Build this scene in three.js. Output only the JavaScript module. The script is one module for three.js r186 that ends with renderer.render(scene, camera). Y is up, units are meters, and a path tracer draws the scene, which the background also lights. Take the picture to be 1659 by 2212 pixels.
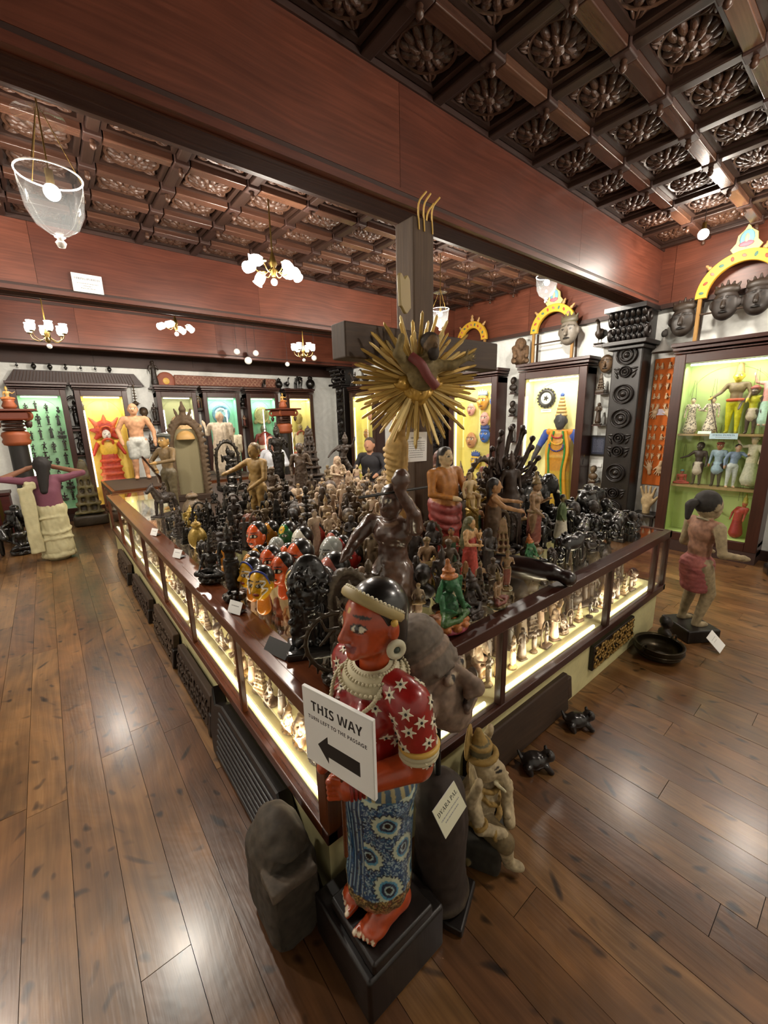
import * as THREE from 'three';
import { RoundedBoxGeometry } from 'three/addons/geometries/RoundedBoxGeometry.js';
import { mergeGeometries } from 'three/addons/utils/BufferGeometryUtils.js';
import { ImprovedNoise } from 'three/addons/math/ImprovedNoise.js';
import { RectAreaLightUniformsLib } from 'three/addons/lights/RectAreaLightUniformsLib.js';
RectAreaLightUniformsLib.init();

// ---------------------------------------------------------------- camera, exposure
const scene = new THREE.Scene();
scene.background = new THREE.Color(0x000000);
const camera = new THREE.PerspectiveCamera(102.53, 1659 / 2212, 0.05, 60);
camera.position.set(0, 2, 0);
camera.rotation.order = 'YXZ';
camera.rotation.set(-12.74 * Math.PI / 180, -38.87 * Math.PI / 180, -1.47 * Math.PI / 180);
const renderer = new THREE.WebGLRenderer({ antialias: true });
renderer.toneMapping = THREE.LinearToneMapping;
renderer.toneMappingExposure = 1.8;
renderer.shadowMap.enabled = true;
const LAMP = 1.5;      // candela of one small bulb
const TUBE = 2.2;        // radiance of a fluorescent tube

// ---------------------------------------------------------------- helpers
let seed_ = 12345;
const rnd = () => { seed_ = (seed_ + 0x6d2b79f5) | 0; let t = Math.imul(seed_ ^ (seed_ >>> 15), 1 | seed_); t = (t + Math.imul(t ^ (t >>> 7), 61 | t)) ^ t; return ((t ^ (t >>> 14)) >>> 0) / 4294967296; };
const rr = (a, b) => a + (b - a) * rnd();
const pick = (a) => a[Math.floor(rnd() * a.length) % a.length];
const noise = new ImprovedNoise();
const PI = Math.PI, D = PI / 180;
const V = (x, y, z) => new THREE.Vector3(x, y, z);
const used = {};
const numbered = (n) => { used[n] = (used[n] ?? -1) + 1; return used[n] ? n + '_' + String(used[n]).padStart(3, '0') : n; };
const shadow = (m) => { m.castShadow = true; m.receiveShadow = true; return m; };
function thing(name, label, category, pos = [0, 0, 0], turn = 0, group) {
  const o = new THREE.Group(); o.name = numbered(name); o.position.set(...pos); o.rotation.y = turn;
  o.userData = { label, category }; if (group) o.userData.group = group;
  scene.add(o); return o;
}
function part(name, geo, mat, parent, pos, rot) {
  const m = shadow(new THREE.Mesh(geo, mat)); m.name = name;
  if (pos) m.position.set(...pos); if (rot) m.rotation.set(...rot);
  parent.add(m); return m;
}
function solo(name, geo, mat, label, category, pos = [0, 0, 0], turn = 0, group) {
  const m = shadow(new THREE.Mesh(geo, mat)); m.name = numbered(name); m.position.set(...pos); m.rotation.y = turn;
  m.userData = { label, category }; if (group) m.userData.group = group;
  scene.add(m); return m;
}
function struct(name, geo, mat, label) {
  const m = geo ? shadow(new THREE.Mesh(geo, mat)) : new THREE.Group(); m.name = name; m.userData = { kind: 'structure', label, category: name.split('_')[0] };
  scene.add(m); return m;
}
// copies keep the parts
function copyOf(proto, pos, turn, label, group, scale) {
  const c = proto.clone(); c.name = numbered(proto.name.replace(/_\d+$/, '')); c.userData = { ...proto.userData };
  c.position.set(...pos); c.rotation.y = turn; if (scale) c.scale.setScalar(scale);
  if (label) c.userData.label = label; if (group) c.userData.group = group;
  scene.add(c); return c;
}
// box-projected uv in metres, u along the grain axis
function grainUV(g, axis = 0, ou = 0, ov = 0, s = 1) {
  const p = g.attributes.position, n = g.attributes.normal, uv = new Float32Array(p.count * 2);
  for (let i = 0; i < p.count; i++) {
    const a = [Math.abs(n.getX(i)), Math.abs(n.getY(i)), Math.abs(n.getZ(i))], q = [p.getX(i), p.getY(i), p.getZ(i)];
    const f = a[0] > a[1] && a[0] > a[2] ? 0 : a[1] > a[2] ? 1 : 2;
    let r = [0, 1, 2].filter((k) => k !== f);
    if (r[1] === axis) r = [r[1], r[0]];
    uv[2 * i] = (q[r[0]] + ou) * s; uv[2 * i + 1] = (q[r[1]] + ov) * s;
  }
  g.setAttribute('uv', new THREE.BufferAttribute(uv, 2)); return g;
}
const box = (w, h, d, axis = 0, ou = rnd() * 7, ov = rnd() * 7) => grainUV(new THREE.BoxGeometry(w, h, d), axis, ou, ov);
const rbox = (w, h, d, r = 0.008, axis = 0) => grainUV(new RoundedBoxGeometry(w, h, d, 2, r), axis, rnd() * 7, rnd() * 7);
const at = (g, x = 0, y = 0, z = 0) => g.translate(x, y, z);
// box from its two corners
const bx = (x0, x1, y0, y1, z0, z1, axis = 0) => at(box(x1 - x0, y1 - y0, z1 - z0, axis), (x0 + x1) / 2, (y0 + y1) / 2, (z0 + z1) / 2);
function merge(list) {
  list = list.map((g) => { g = g.index ? g.toNonIndexed() : g; for (const k of Object.keys(g.attributes)) if (!['position', 'normal', 'uv', 'color'].includes(k)) g.deleteAttribute(k); return g; });
  const c = list.some((g) => !g.attributes.color); if (c) list.forEach((g) => g.deleteAttribute('color'));
  return mergeGeometries(list);
}
const lathe = (pts, seg = 20) => new THREE.LatheGeometry(pts.map(([r, y]) => new THREE.Vector2(r, y)), seg);
const cyl = (r1, r2, h, seg = 12) => new THREE.CylinderGeometry(r1, r2, h, seg);
function tube(pts, r, seg = 24, rs = 8, closed = false) { return new THREE.TubeGeometry(new THREE.CatmullRomCurve3(pts.map((p) => V(...p)), closed), seg, r, rs, closed); }
function rod(a, b, r, r2 = r, seg = 8) {
  const A = V(...a), B = V(...b), L = A.distanceTo(B), g = new THREE.CylinderGeometry(r2, r, L, seg);
  g.translate(0, L / 2, 0); g.applyQuaternion(new THREE.Quaternion().setFromUnitVectors(V(0, 1, 0), B.clone().sub(A).normalize())); g.translate(...a); return g;
}
function extrude(pts, depth, bevel = 0.004) {
  const s = new THREE.Shape(pts.map(([x, y]) => new THREE.Vector2(x, y)));
  return new THREE.ExtrudeGeometry(s, { depth, bevelEnabled: bevel > 0, bevelThickness: bevel, bevelSize: bevel, bevelSegments: 1, steps: 1, curveSegments: 10 });
}

// ---------------------------------------------------------------- textures and materials
const lin = (hex) => { const c = new THREE.Color(hex); return [c.r, c.g, c.b]; };
function dataTex(n, f, srgb = true, rep = 1) {
  const a = new Uint8Array(n * n * 4);
  for (let j = 0; j < n; j++) for (let i = 0; i < n; i++) { const v = f(i / n, j / n); const k = 4 * (j * n + i); a[k] = v[0]; a[k + 1] = v[1]; a[k + 2] = v[2]; a[k + 3] = 255; }
  const t = new THREE.DataTexture(a, n, n); t.wrapS = t.wrapT = THREE.RepeatWrapping; t.magFilter = THREE.LinearFilter; t.minFilter = THREE.LinearMipmapLinearFilter; t.generateMipmaps = true;
  if (srgb) t.colorSpace = THREE.SRGBColorSpace; t.repeat.set(rep, rep); t.needsUpdate = true; return t;
}
// tileable fbm
const tn = (u, v, fu, fv, s = 0) => { const a = u * 2 * PI, b = v * 2 * PI; return noise.noise(Math.cos(a) * fu + s, Math.sin(a) * fu + Math.cos(b) * fv, Math.sin(b) * fv + s * 1.7); };
const grain = (u, v, s) => { const w = v + 0.02 * tn(u, v, 0.5, 1, s); const r = tn(u, w, 0.6, 14, s) * 0.5 + tn(u, w, 1.2, 32, s + 3) * 0.35 + tn(u, v, 3, 60, s + 5) * 0.25; return r; };
const clamp8 = (x) => Math.max(0, Math.min(255, x));
const grainTex = dataTex(512, (u, v) => { const g = grain(u, v, 1), p = tn(u, v, 1, 1.5, 9); const b = 205 + 52 * g + 22 * p; return [clamp8(b), clamp8(b - 6 + 6 * g), clamp8(b - 12 + 10 * g)]; }, true, 0.55);
const grainBump = dataTex(512, (u, v) => { const g = 128 + 90 * grain(u, v, 1) + 60 * tn(u, v, 2.5, 3, 4); return [clamp8(g), clamp8(g), clamp8(g)]; }, false, 0.55);
const floorTex = dataTex(1024, (u, v) => { const g = grain(u, v, 1), p = tn(u, v, 1.2, 2, 9), q = tn(u, v, 3, 5, 13), k = tn(u, v, 5, 7, 21); const spot = k > 0.42 ? (k - 0.42) * 420 : 0, b = 198 + 46 * g + 38 * p + 30 * q - spot; return [clamp8(b), clamp8(b - 4 + 5 * g - 3 * q), clamp8(b - 10 + 8 * g - 6 * q)]; }, true, 0.42);
const floorBump = dataTex(512, (u, v) => { const g = 128 + 45 * grain(u, v, 1) + 70 * tn(u, v, 1.6, 2.2, 4) + 30 * tn(u, v, 6, 6, 8); return [clamp8(g), clamp8(g), clamp8(g)]; }, false, 0.9);
const wearTex = dataTex(512, (u, v) => { const g = 128 + 55 * tn(u, v, 2, 2, 3) + 45 * tn(u, v, 5, 5, 6) + 40 * grain(u, v, 2); return [255, clamp8(g), 0]; }, false, 0.4);
const plasterTex = dataTex(256, (u, v) => { const g = 236 + 10 * tn(u, v, 2, 2, 1) + 8 * tn(u, v, 7, 7, 2); return [clamp8(g), clamp8(g), clamp8(g - 2)]; }, true, 0.7);
const M = {};
const std = (color, rough = 0.6, o = {}) => new THREE.MeshStandardMaterial({ color, roughness: rough, ...o });
const wood = (color, rough, bump = 0.0012, o = {}) => new THREE.MeshPhysicalMaterial({ color, roughness: rough, map: grainTex, bumpMap: grainBump, bumpScale: bump, ...o });
const floorTones = [0x8f663d, 0x815a34, 0x9b7347, 0x765031, 0x8f6940];
M.plank = floorTones.map((c) => new THREE.MeshPhysicalMaterial({ color: c, roughness: 0.33, map: floorTex, bumpMap: floorBump, bumpScale: 0.002, clearcoat: 0.4, clearcoatRoughness: 0.2 }));
M.beam = [0x76412f, 0x6d3a2a, 0x7d4734].map((c) => wood(c, 0.42, 0.0006));
M.beamTrim = wood(0x40251b, 0.6, 0.0006);
M.ceil = wood(0x38241b, 0.45, 0.001);
M.ceilRail = [0x5e4033, 0x52372c, 0x694a3a].map((c) => wood(c, 0.27, 0.0006));
M.carve = wood(0x553a2b, 0.4, 0.001);
M.frame = wood(0x44231a, 0.32, 0.0006);
M.rail = wood(0x68371c, 0.25, 0.0006);
M.white = std(0xe9ebe8, 0.85, { map: plasterTex });
M.cream = std(0xd8cf9a, 0.8, { map: plasterTex });
M.ply = std(0xe8e2a8, 0.8);
M.black = std(0x15110f, 0.45);
M.blackWood = wood(0x1d1613, 0.38, 0.001);
M.oldWood = wood(0x46321f, 0.7, 0.002);
M.greyWood = wood(0x5b4733, 0.75, 0.002);
M.gold = new THREE.MeshPhysicalMaterial({ color: 0xbf9d55, roughness: 0.38, metalness: 0.45 });
M.goldPaint = std(0xc9a24a, 0.45);
M.bronze = new THREE.MeshPhysicalMaterial({ color: 0x2f2717, roughness: 0.3, metalness: 0.7 });
M.brass = new THREE.MeshPhysicalMaterial({ color: 0x5d4a20, roughness: 0.35, metalness: 0.8 });
M.pane = new THREE.MeshPhysicalMaterial({ color: 0xffffff, roughness: 0.02, transmission: 1, thickness: 0, ior: 1.45 });
M.jar = new THREE.MeshPhysicalMaterial({ color: 0xf6fafb, roughness: 0.03, transmission: 0.996, thickness: 0, ior: 1.45 });
M.steel = std(0x2a2826, 0.4, { metalness: 0.6 });
M.paper = std(0xe8e8e4, 0.7);
M.tube = std(0xffffff, 0.5, { emissive: 0xfff6e0, emissiveIntensity: 3.5 });
M.vc = new THREE.MeshPhysicalMaterial({ color: 0xffffff, vertexColors: true, roughness: 0.5 });
M.vcGloss = new THREE.MeshPhysicalMaterial({ color: 0xffffff, vertexColors: true, roughness: 0.28, clearcoat: 0.4, clearcoatRoughness: 0.15 });
M.vcMatte = new THREE.MeshPhysicalMaterial({ color: 0xffffff, vertexColors: true, roughness: 0.75 });
M.vcMetal = new THREE.MeshPhysicalMaterial({ color: 0xffffff, vertexColors: true, roughness: 0.36, metalness: 0.35 });

// ---------------------------------------------------------------- sculpting: distance fields meshed with surface nets
const El = (p, r, c, k = 0.02, rot) => ({ t: 0, p, r, c, k, rot });
const Cp = (a, b, r1, r2, c, k = 0.02) => ({ t: 1, a, b, r1, r2, c, k });
const Bo = (p, s, rd, c, k = 0.01, rot) => ({ t: 2, p, s, rd, c, k, rot });
const To = (p, R, r, c, k = 0.01, rot, sy = 1) => ({ t: 3, p, R, r, c, k, rot, sy });
const mir = (q) => ({ ...q, ...(q.p && { p: [-q.p[0], q.p[1], q.p[2]] }), ...(q.a && { a: [-q.a[0], q.a[1], q.a[2]], b: [-q.b[0], q.b[1], q.b[2]] }), ...(q.rot && { rot: [q.rot[0], -q.rot[1], -q.rot[2]] }) });
const both = (q) => [q, mir(q)];
const sub = (q) => ({ ...q, sub: true });
function prep(q) {
  if (q.bb) return q;
  if (q.rot) q.m = new THREE.Matrix3().setFromMatrix4(new THREE.Matrix4().makeRotationFromEuler(new THREE.Euler(...q.rot))).transpose().elements;
  if (q.t === 1) { const r = Math.max(q.r1, q.r2); q.bb = [0, 1, 2].map((i) => [Math.min(q.a[i], q.b[i]) - r, Math.max(q.a[i], q.b[i]) + r]); q.e = [0, 1, 2].map((i) => q.b[i] - q.a[i]); q.l2 = q.e[0] ** 2 + q.e[1] ** 2 + q.e[2] ** 2 || 1e-9; }
  else {
    let r = q.t === 0 ? q.r : q.t === 2 ? q.s : [q.R + q.r, q.R * q.sy + q.r, q.r];
    if (q.rot) { const L = q.t === 0 ? Math.max(...r) : Math.hypot(...r); r = [L, L, L]; }
    q.bb = [0, 1, 2].map((i) => [q.p[i] - r[i], q.p[i] + r[i]]);
  }
  return q;
}
function dist(q, x, y, z) {
  if (q.t === 1) {
    const ax = x - q.a[0], ay = y - q.a[1], az = z - q.a[2]; let t = (ax * q.e[0] + ay * q.e[1] + az * q.e[2]) / q.l2; t = t < 0 ? 0 : t > 1 ? 1 : t;
    return Math.hypot(ax - t * q.e[0], ay - t * q.e[1], az - t * q.e[2]) - (q.r1 + (q.r2 - q.r1) * t);
  }
  x -= q.p[0]; y -= q.p[1]; z -= q.p[2];
  if (q.m) { const m = q.m, X = m[0] * x + m[3] * y + m[6] * z, Y = m[1] * x + m[4] * y + m[7] * z, Z = m[2] * x + m[5] * y + m[8] * z; x = X; y = Y; z = Z; }
  if (q.t === 0) { const a = x / q.r[0], b = y / q.r[1], c = z / q.r[2], k0 = Math.hypot(a, b, c), k1 = Math.hypot(a / q.r[0], b / q.r[1], c / q.r[2]); return k1 < 1e-9 ? -Math.min(...q.r) : k0 * (k0 - 1) / k1; }
  if (q.t === 2) { const a = Math.abs(x) - q.s[0] + q.rd, b = Math.abs(y) - q.s[1] + q.rd, c = Math.abs(z) - q.s[2] + q.rd; return Math.hypot(Math.max(a, 0), Math.max(b, 0), Math.max(c, 0)) + Math.min(Math.max(a, b, c), 0) - q.rd; }
  const l = Math.hypot(x, y / q.sy); return Math.hypot(l - q.R, z) - q.r;
}
// prims: list; h: cell size; o: { paint, amp, freq, mottle }
function sculpt(prims, h, o = {}) {
  prims.forEach(prep);
  const solid = prims.filter((q) => !q.sub);
  const lo = [0, 1, 2].map((i) => Math.min(...solid.map((q) => q.bb[i][0] - q.k)) - 2 * h), hi = [0, 1, 2].map((i) => Math.max(...solid.map((q) => q.bb[i][1] + q.k)) + 2 * h);
  const N = [0, 1, 2].map((i) => Math.ceil((hi[i] - lo[i]) / h) + 1), [nx, ny, nz] = N;
  const f = new Float32Array(nx * ny * nz).fill(h * 4);
  for (const q of prims) {
    const m = q.k + 2.6 * h, a = [0, 1, 2].map((i) => Math.max(0, Math.floor((q.bb[i][0] - m - lo[i]) / h))), b = [0, 1, 2].map((i) => Math.min(N[i] - 1, Math.ceil((q.bb[i][1] + m - lo[i]) / h)));
    for (let k = a[2]; k <= b[2]; k++) for (let j = a[1]; j <= b[1]; j++) {
      let id = (k * ny + j) * nx + a[0];
      for (let i = a[0]; i <= b[0]; i++, id++) {
        const d = dist(q, lo[0] + i * h, lo[1] + j * h, lo[2] + k * h);
        if (q.sub) { if (-d > f[id]) f[id] = -d; continue; }
        const e = f[id]; if (d > e + q.k) continue;
        const w = q.k > 0 ? Math.max(q.k - Math.abs(d - e), 0) / q.k : 0;
        f[id] = Math.min(d, e) - w * w * q.k * 0.25;
      }
    }
  }
  const vid = new Int32Array(nx * ny * nz).fill(-1), pos = [], idx = [];
  const off = []; for (let c = 0; c < 8; c++) off.push((c & 1) + ((c >> 1) & 1) * nx + ((c >> 2) & 1) * nx * ny);
  const edges = []; for (let a = 0; a < 8; a++) for (const b of [1, 2, 4]) if (!(a & b)) edges.push([a, a | b]);
  for (let k = 0; k < nz - 1; k++) for (let j = 0; j < ny - 1; j++) for (let i = 0; i < nx - 1; i++) {
    const id = (k * ny + j) * nx + i; let mask = 0; for (let c = 0; c < 8; c++) if (f[id + off[c]] < 0) mask |= 1 << c;
    if (mask === 0 || mask === 255) continue;
    let X = 0, Y = 0, Z = 0, n = 0;
    for (const [a, b] of edges) { const A = f[id + off[a]], B = f[id + off[b]]; if ((A < 0) === (B < 0)) continue; const t = A / (A - B); X += (a & 1) + t * ((b & 1) - (a & 1)); Y += ((a >> 1) & 1) + t * (((b >> 1) & 1) - ((a >> 1) & 1)); Z += (a >> 2) + t * ((b >> 2) - (a >> 2)); n++; }
    vid[id] = pos.length / 3; pos.push(lo[0] + (i + X / n) * h, lo[1] + (j + Y / n) * h, lo[2] + (k + Z / n) * h);
  }
  const quad = (a, b, c, d, flip) => { if (a < 0 || b < 0 || c < 0 || d < 0) return; if (flip) idx.push(a, c, b, a, d, c); else idx.push(a, b, c, a, c, d); };
  const sy = nx, sz = nx * ny;
  for (let k = 1; k < nz - 1; k++) for (let j = 1; j < ny - 1; j++) for (let i = 1; i < nx - 1; i++) {
    const id = (k * ny + j) * nx + i, s = f[id] < 0;
    if (s !== f[id + 1] < 0) quad(vid[id - sy - sz], vid[id - sz], vid[id], vid[id - sy], !s);
    if (s !== f[id + sy] < 0) quad(vid[id - 1 - sz], vid[id - 1], vid[id], vid[id - sz], !s);
    if (s !== f[id + sz] < 0) quad(vid[id - 1 - sy], vid[id - sy], vid[id], vid[id - 1], !s);
  }
  const n = pos.length / 3, col = new Float32Array(n * 3);
  for (let v = 0; v < n; v++) {
    const x = pos[3 * v], y = pos[3 * v + 1], z = pos[3 * v + 2]; let best = 1e9, c = 0x888888;
    for (const q of solid) { const b = q.bb; if (x < b[0][0] - h * 2 || x > b[0][1] + h * 2 || y < b[1][0] - h * 2 || y > b[1][1] + h * 2 || z < b[2][0] - h * 2 || z > b[2][1] + h * 2) continue; const d = dist(q, x, y, z); if (d < best) { best = d; c = q.c; } }
    if (o.paint) for (const q of o.paint) { prep(q); if (dist(q, x, y, z) < 0) c = q.c; }
    if (typeof c === 'function') c = c(x, y, z);
    const L = typeof c === 'number' ? (sculpt.cache[c] ??= lin(c)) : c;
    const mo = 1 + (o.mottle ?? 0.22) * (noise.noise(x * 31 / (o.unit ?? 1), y * 31 / (o.unit ?? 1), z * 31 / (o.unit ?? 1)) + 0.6 * noise.noise(x * 90 / (o.unit ?? 1), y * 90 / (o.unit ?? 1), z * 90 / (o.unit ?? 1)));
    col[3 * v] = L[0] * mo; col[3 * v + 1] = L[1] * mo; col[3 * v + 2] = L[2] * mo;
  }
  let g = new THREE.BufferGeometry();
  g.setAttribute('position', new THREE.Float32BufferAttribute(pos, 3)); g.setIndex(idx); g.computeVertexNormals();
  if (o.amp) {
    const F = o.freq ?? [25, 25, 25], P = g.attributes.position, Nn = g.attributes.normal;
    for (let v = 0; v < n; v++) { const d = o.amp * noise.noise(P.getX(v) * F[0] + 3.1, P.getY(v) * F[1], P.getZ(v) * F[2]); P.setXYZ(v, P.getX(v) + d * Nn.getX(v), P.getY(v) + d * Nn.getY(v), P.getZ(v) + d * Nn.getZ(v)); }
    g.computeVertexNormals();
  }
  g.setAttribute('color', new THREE.BufferAttribute(col, 3));
  return g;
}
sculpt.cache = {};
const vivid = (c) => (x, y, z) => c;   // keep a colour unmottled
// ---------------------------------------------------------------- the room
const floorS = struct('floor', bx(-3, 7.3, -0.16, -0.02, -11.4, 2.2, 2), M.beamTrim, 'varnished brown plank floor of the gallery');
{
  const W = 0.174, lens = [1.35, 1.7, 2.05, 2.4], geos = lens.map((l) => [0, 1, 2].map(() => grainUV(new THREE.BoxGeometry(W - 0.0022, 0.02, l - 0.0025), 2, rnd() * 9, rnd() * 9))), all = [], low = [];
  for (let i = 0; i < 59; i++) {
    const x = -3 + W * (i + 0.5); let z = 2.1 + rr(0, 1.5);
    while (z > -11.3) { const li = Math.floor(rnd() * 4), l = lens[li], zc = z - l / 2; z -= l; all.push([x, zc, li, l]); }
  }
  const hidden = ([x, z, , l]) => (x > 0.75 && x < 4.15 && z + l / 2 < -1.3 && z - l / 2 > -7.6) || z > 1.4 || x < -2.2;
  all.sort((a, b) => (hidden(a) - hidden(b)) || (Math.hypot(a[0] - 0.6, a[1] + 0.5) - Math.hypot(b[0] - 0.6, b[1] + 0.5)));
  all.forEach(([x, z, li], n) => {
    const g = pick(geos[li]), m = pick(M.plank);
    if (n < 290) { const p = part('plank', g, m, floorS, [x, -0.01 + rr(-0.0007, 0.0007), z]); p.rotation.set(rr(-0.0006, 0.0006), 0, rr(-0.003, 0.003)); }
    else low.push(g.clone().translate(x, -0.0105, z));
  });
  const s = part('far_planks', merge(low), M.plank[0], floorS); s.userData.kind = 'stuff';
}
const ceilS = struct('ceiling', bx(-3, 7.3, 4.3, 4.45, -11.4, 2.2, 2), M.ceil, 'dark coffered wooden ceiling with carved medallions');
{
  const med = [], dome = new THREE.SphereGeometry(1, 9, 4, 0, 2 * PI, 0, PI / 2);
  const rim = new THREE.TorusGeometry(1, 0.09, 5, 22); rim.rotateX(PI / 2); med.push(rim);
  const d0 = dome.clone(); d0.scale(0.3, 0.3, 0.3); med.push(d0);
  for (const [n, r, l, w, hh, o] of [[9, 0.42, 0.3, 0.17, 0.26, 0], [13, 0.72, 0.28, 0.17, 0.17, 0.2]]) for (let i = 0; i < n; i++) { const p = dome.clone(); p.scale(l, hh, w); p.rotateZ(-0.35); p.translate(r, 0, 0); p.rotateY(2 * PI * i / n + o); med.push(p); }
  for (let i = 0; i < 4; i++) for (let j = -1; j < 2; j++) { const p = dome.clone(); p.scale(0.24, 0.13, 0.08); p.rotateY(j * 0.55); p.translate(1.16, 0, j * 0.13); p.rotateY(PI / 4 + i * PI / 2); med.push(p); }
  const medG = merge(med); medG.scale(0.205, -0.2, 0.172); medG.index || 0; { const ix = medG.attributes.position; const a = ix.array; for (let t = 0; t < ix.count; t += 3) for (let c = 0; c < 3; c++) { const q = a[(t + 1) * 3 + c]; a[(t + 1) * 3 + c] = a[(t + 2) * 3 + c]; a[(t + 2) * 3 + c] = q; } medG.computeVertexNormals(); }
  const railX = [rbox(0.5, 0.1, 0.105, 0.008, 0), rbox(0.5, 0.1, 0.105, 0.008, 0)], railZ = [rbox(0.085, 0.08, 0.53, 0.01, 2), rbox(0.085, 0.08, 0.53, 0.01, 2)], block = rbox(0.125, 0.1, 0.125, 0.012);
  const innerG = merge([[0, -0.19, 0.5, 0.04], [0, 0.19, 0.5, 0.04]].map(([x, z, w, d]) => at(box(w, 0.06, d), x, 0, z)).concat([[-0.25, 0.04, 0.42], [0.25, 0.04, 0.42]].map(([x, w, d]) => at(box(w, 0.06, d, 2), x, 0, 0))));
  const knob = lathe([[0, 0], [0.02, 0], [0.03, -0.015], [0.022, -0.03], [0.034, -0.05], [0.03, -0.075], [0.012, -0.092], [0, -0.095]], 10);
  const rows = { a: [-2.0, -1.47, -0.94, -0.41, 0.12], b: [-3.3, -3.82, -4.34, -4.86, -5.38, -5.9] };
  for (const [bay, dz] of [['a', 0.53], ['b', 0.52]]) for (const z of rows[bay]) for (let k = bay === 'a' ? -3 : -5; k < 7; k++) {
    const x = 3.24 + 0.645 * k; if (x > 7.2) continue;
    const cx = x + 0.3225, cz = z - dz / 2;
    if (cx < 7.1) {
      part('rail', pick(railX), pick(M.ceilRail), ceilS, [cx, 4.25, z]);
      part('medallion', medG, M.carve, ceilS, [cx, 4.29, cz], [0, pick([0, PI]), 0]);
      part('coffer_moulding', innerG, M.ceil, ceilS, [cx, 4.285, cz]);
    }
    part('cross_rail', pick(railZ), M.ceil, ceilS, [x, 4.262, cz]);
    part('joint_block', block, M.beamTrim, ceilS, [x, 4.242, z]);
    part('knob', knob, M.carve, ceilS, [x, 4.194, z]).scale.setScalar(0.75);
  }
}
// walls with thickness; a polished timber band runs under the ceiling
const wallR = struct('wall_right', bx(7.3, 7.45, -0.16, 4.45, -11.55, 2.35), M.white, 'white plaster wall behind the tall display cabinets');
const wallB = struct('wall_back', bx(-3.15, 7.3, -0.16, 4.45, -11.55, -11.4), M.white, 'white plaster wall at the end of the gallery');
struct('wall_left', bx(-3.15, -3, -0.16, 4.45, -11.4, 2.35), M.white, 'white plaster wall of the gallery');
struct('wall_front', bx(-3, 7.3, -0.16, 4.45, 2.2, 2.35), M.white, 'white plaster wall of the gallery');
{
  for (let z = 2.2; z > -11.3; z -= 2.27) part('band_board', bx(7.25, 7.3, 3.5, 4.3, z - 2.265, z, 2), pick(M.beam), wallR);
  part('band_moulding', bx(7.2, 7.3, 3.45, 3.51, -11.4, 2.2, 2), M.beamTrim, wallR);
  for (let x = -3; x < 7.2; x += 2.05) part('band_board', bx(x, x + 2.045, 3.35, 4.3, -11.4, -11.34, 0), M.beamTrim, wallB);
  part('band_moulding', bx(-3, 7.2, 3.29, 3.36, -11.4, -11.31, 0), M.beamTrim, wallB);
}
struct('baseboard_right', bx(7.26, 7.3, 0, 0.14, -11.4, 2.2, 2), M.beamTrim, 'dark wooden skirting along the cabinet wall');
struct('baseboard_back', bx(-3, 7.26, 0, 0.14, -11.4, -11.36, 0), M.beamTrim, 'dark wooden skirting along the end wall');
M.soffit = wood(0x4a2d21, 0.95, 0.0006, { specularIntensity: 0.15 });
// three deep beams with stepped mouldings
[-2.5, -6.4, -10.3].forEach((z, n) => {
  const b = struct('trim_' + (n + 1), bx(-3, 7.25, 3.53, 4.3, z - 0.235, z - 0.03), M.beamTrim, ['deep polished red-brown ceiling beam over the wooden cross', 'deep red-brown ceiling beam carrying the string puppets notice', 'deep red-brown ceiling beam next to the end wall'][n]);
  for (const s of [1, -1]) {
    let x = -3 + n * 0.7; const zc = z - 0.1325 + s * 0.1175;
    for (let x0 = -3; x0 < 7.2;) { const x1 = Math.min(7.25, x0 + 2.62 + (x0 < -2.9 ? n * 0.6 : 0)); part('face_board', at(grainUV(new THREE.BoxGeometry(x1 - x0 - 0.003, 0.74, 0.03), 0, rnd() * 9, rnd() * 9), (x0 + x1) / 2, 3.92, zc), pick(M.beam), b); x0 = x1; }
    part('lower_moulding', bx(-3, 7.25, 3.5, 3.545, zc - 0.03, zc + 0.03), M.beam[1], b);
    part('lower_moulding', bx(-3, 7.25, 3.545, 3.575, zc - 0.022, zc + 0.022), M.beamTrim, b);
    part('lower_moulding', bx(-3, 7.25, 3.575, 3.595, zc - 0.026, zc + 0.026), M.beam[0], b);
    part('upper_moulding', bx(-3, 7.25, 4.22, 4.27, zc - 0.03, zc + 0.03), M.beamTrim, b);
  }
  part('soffit_board', bx(-3, 7.25, 3.49, 3.53, z - 0.225, z - 0.04), M.soffit, b);
});

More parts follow.
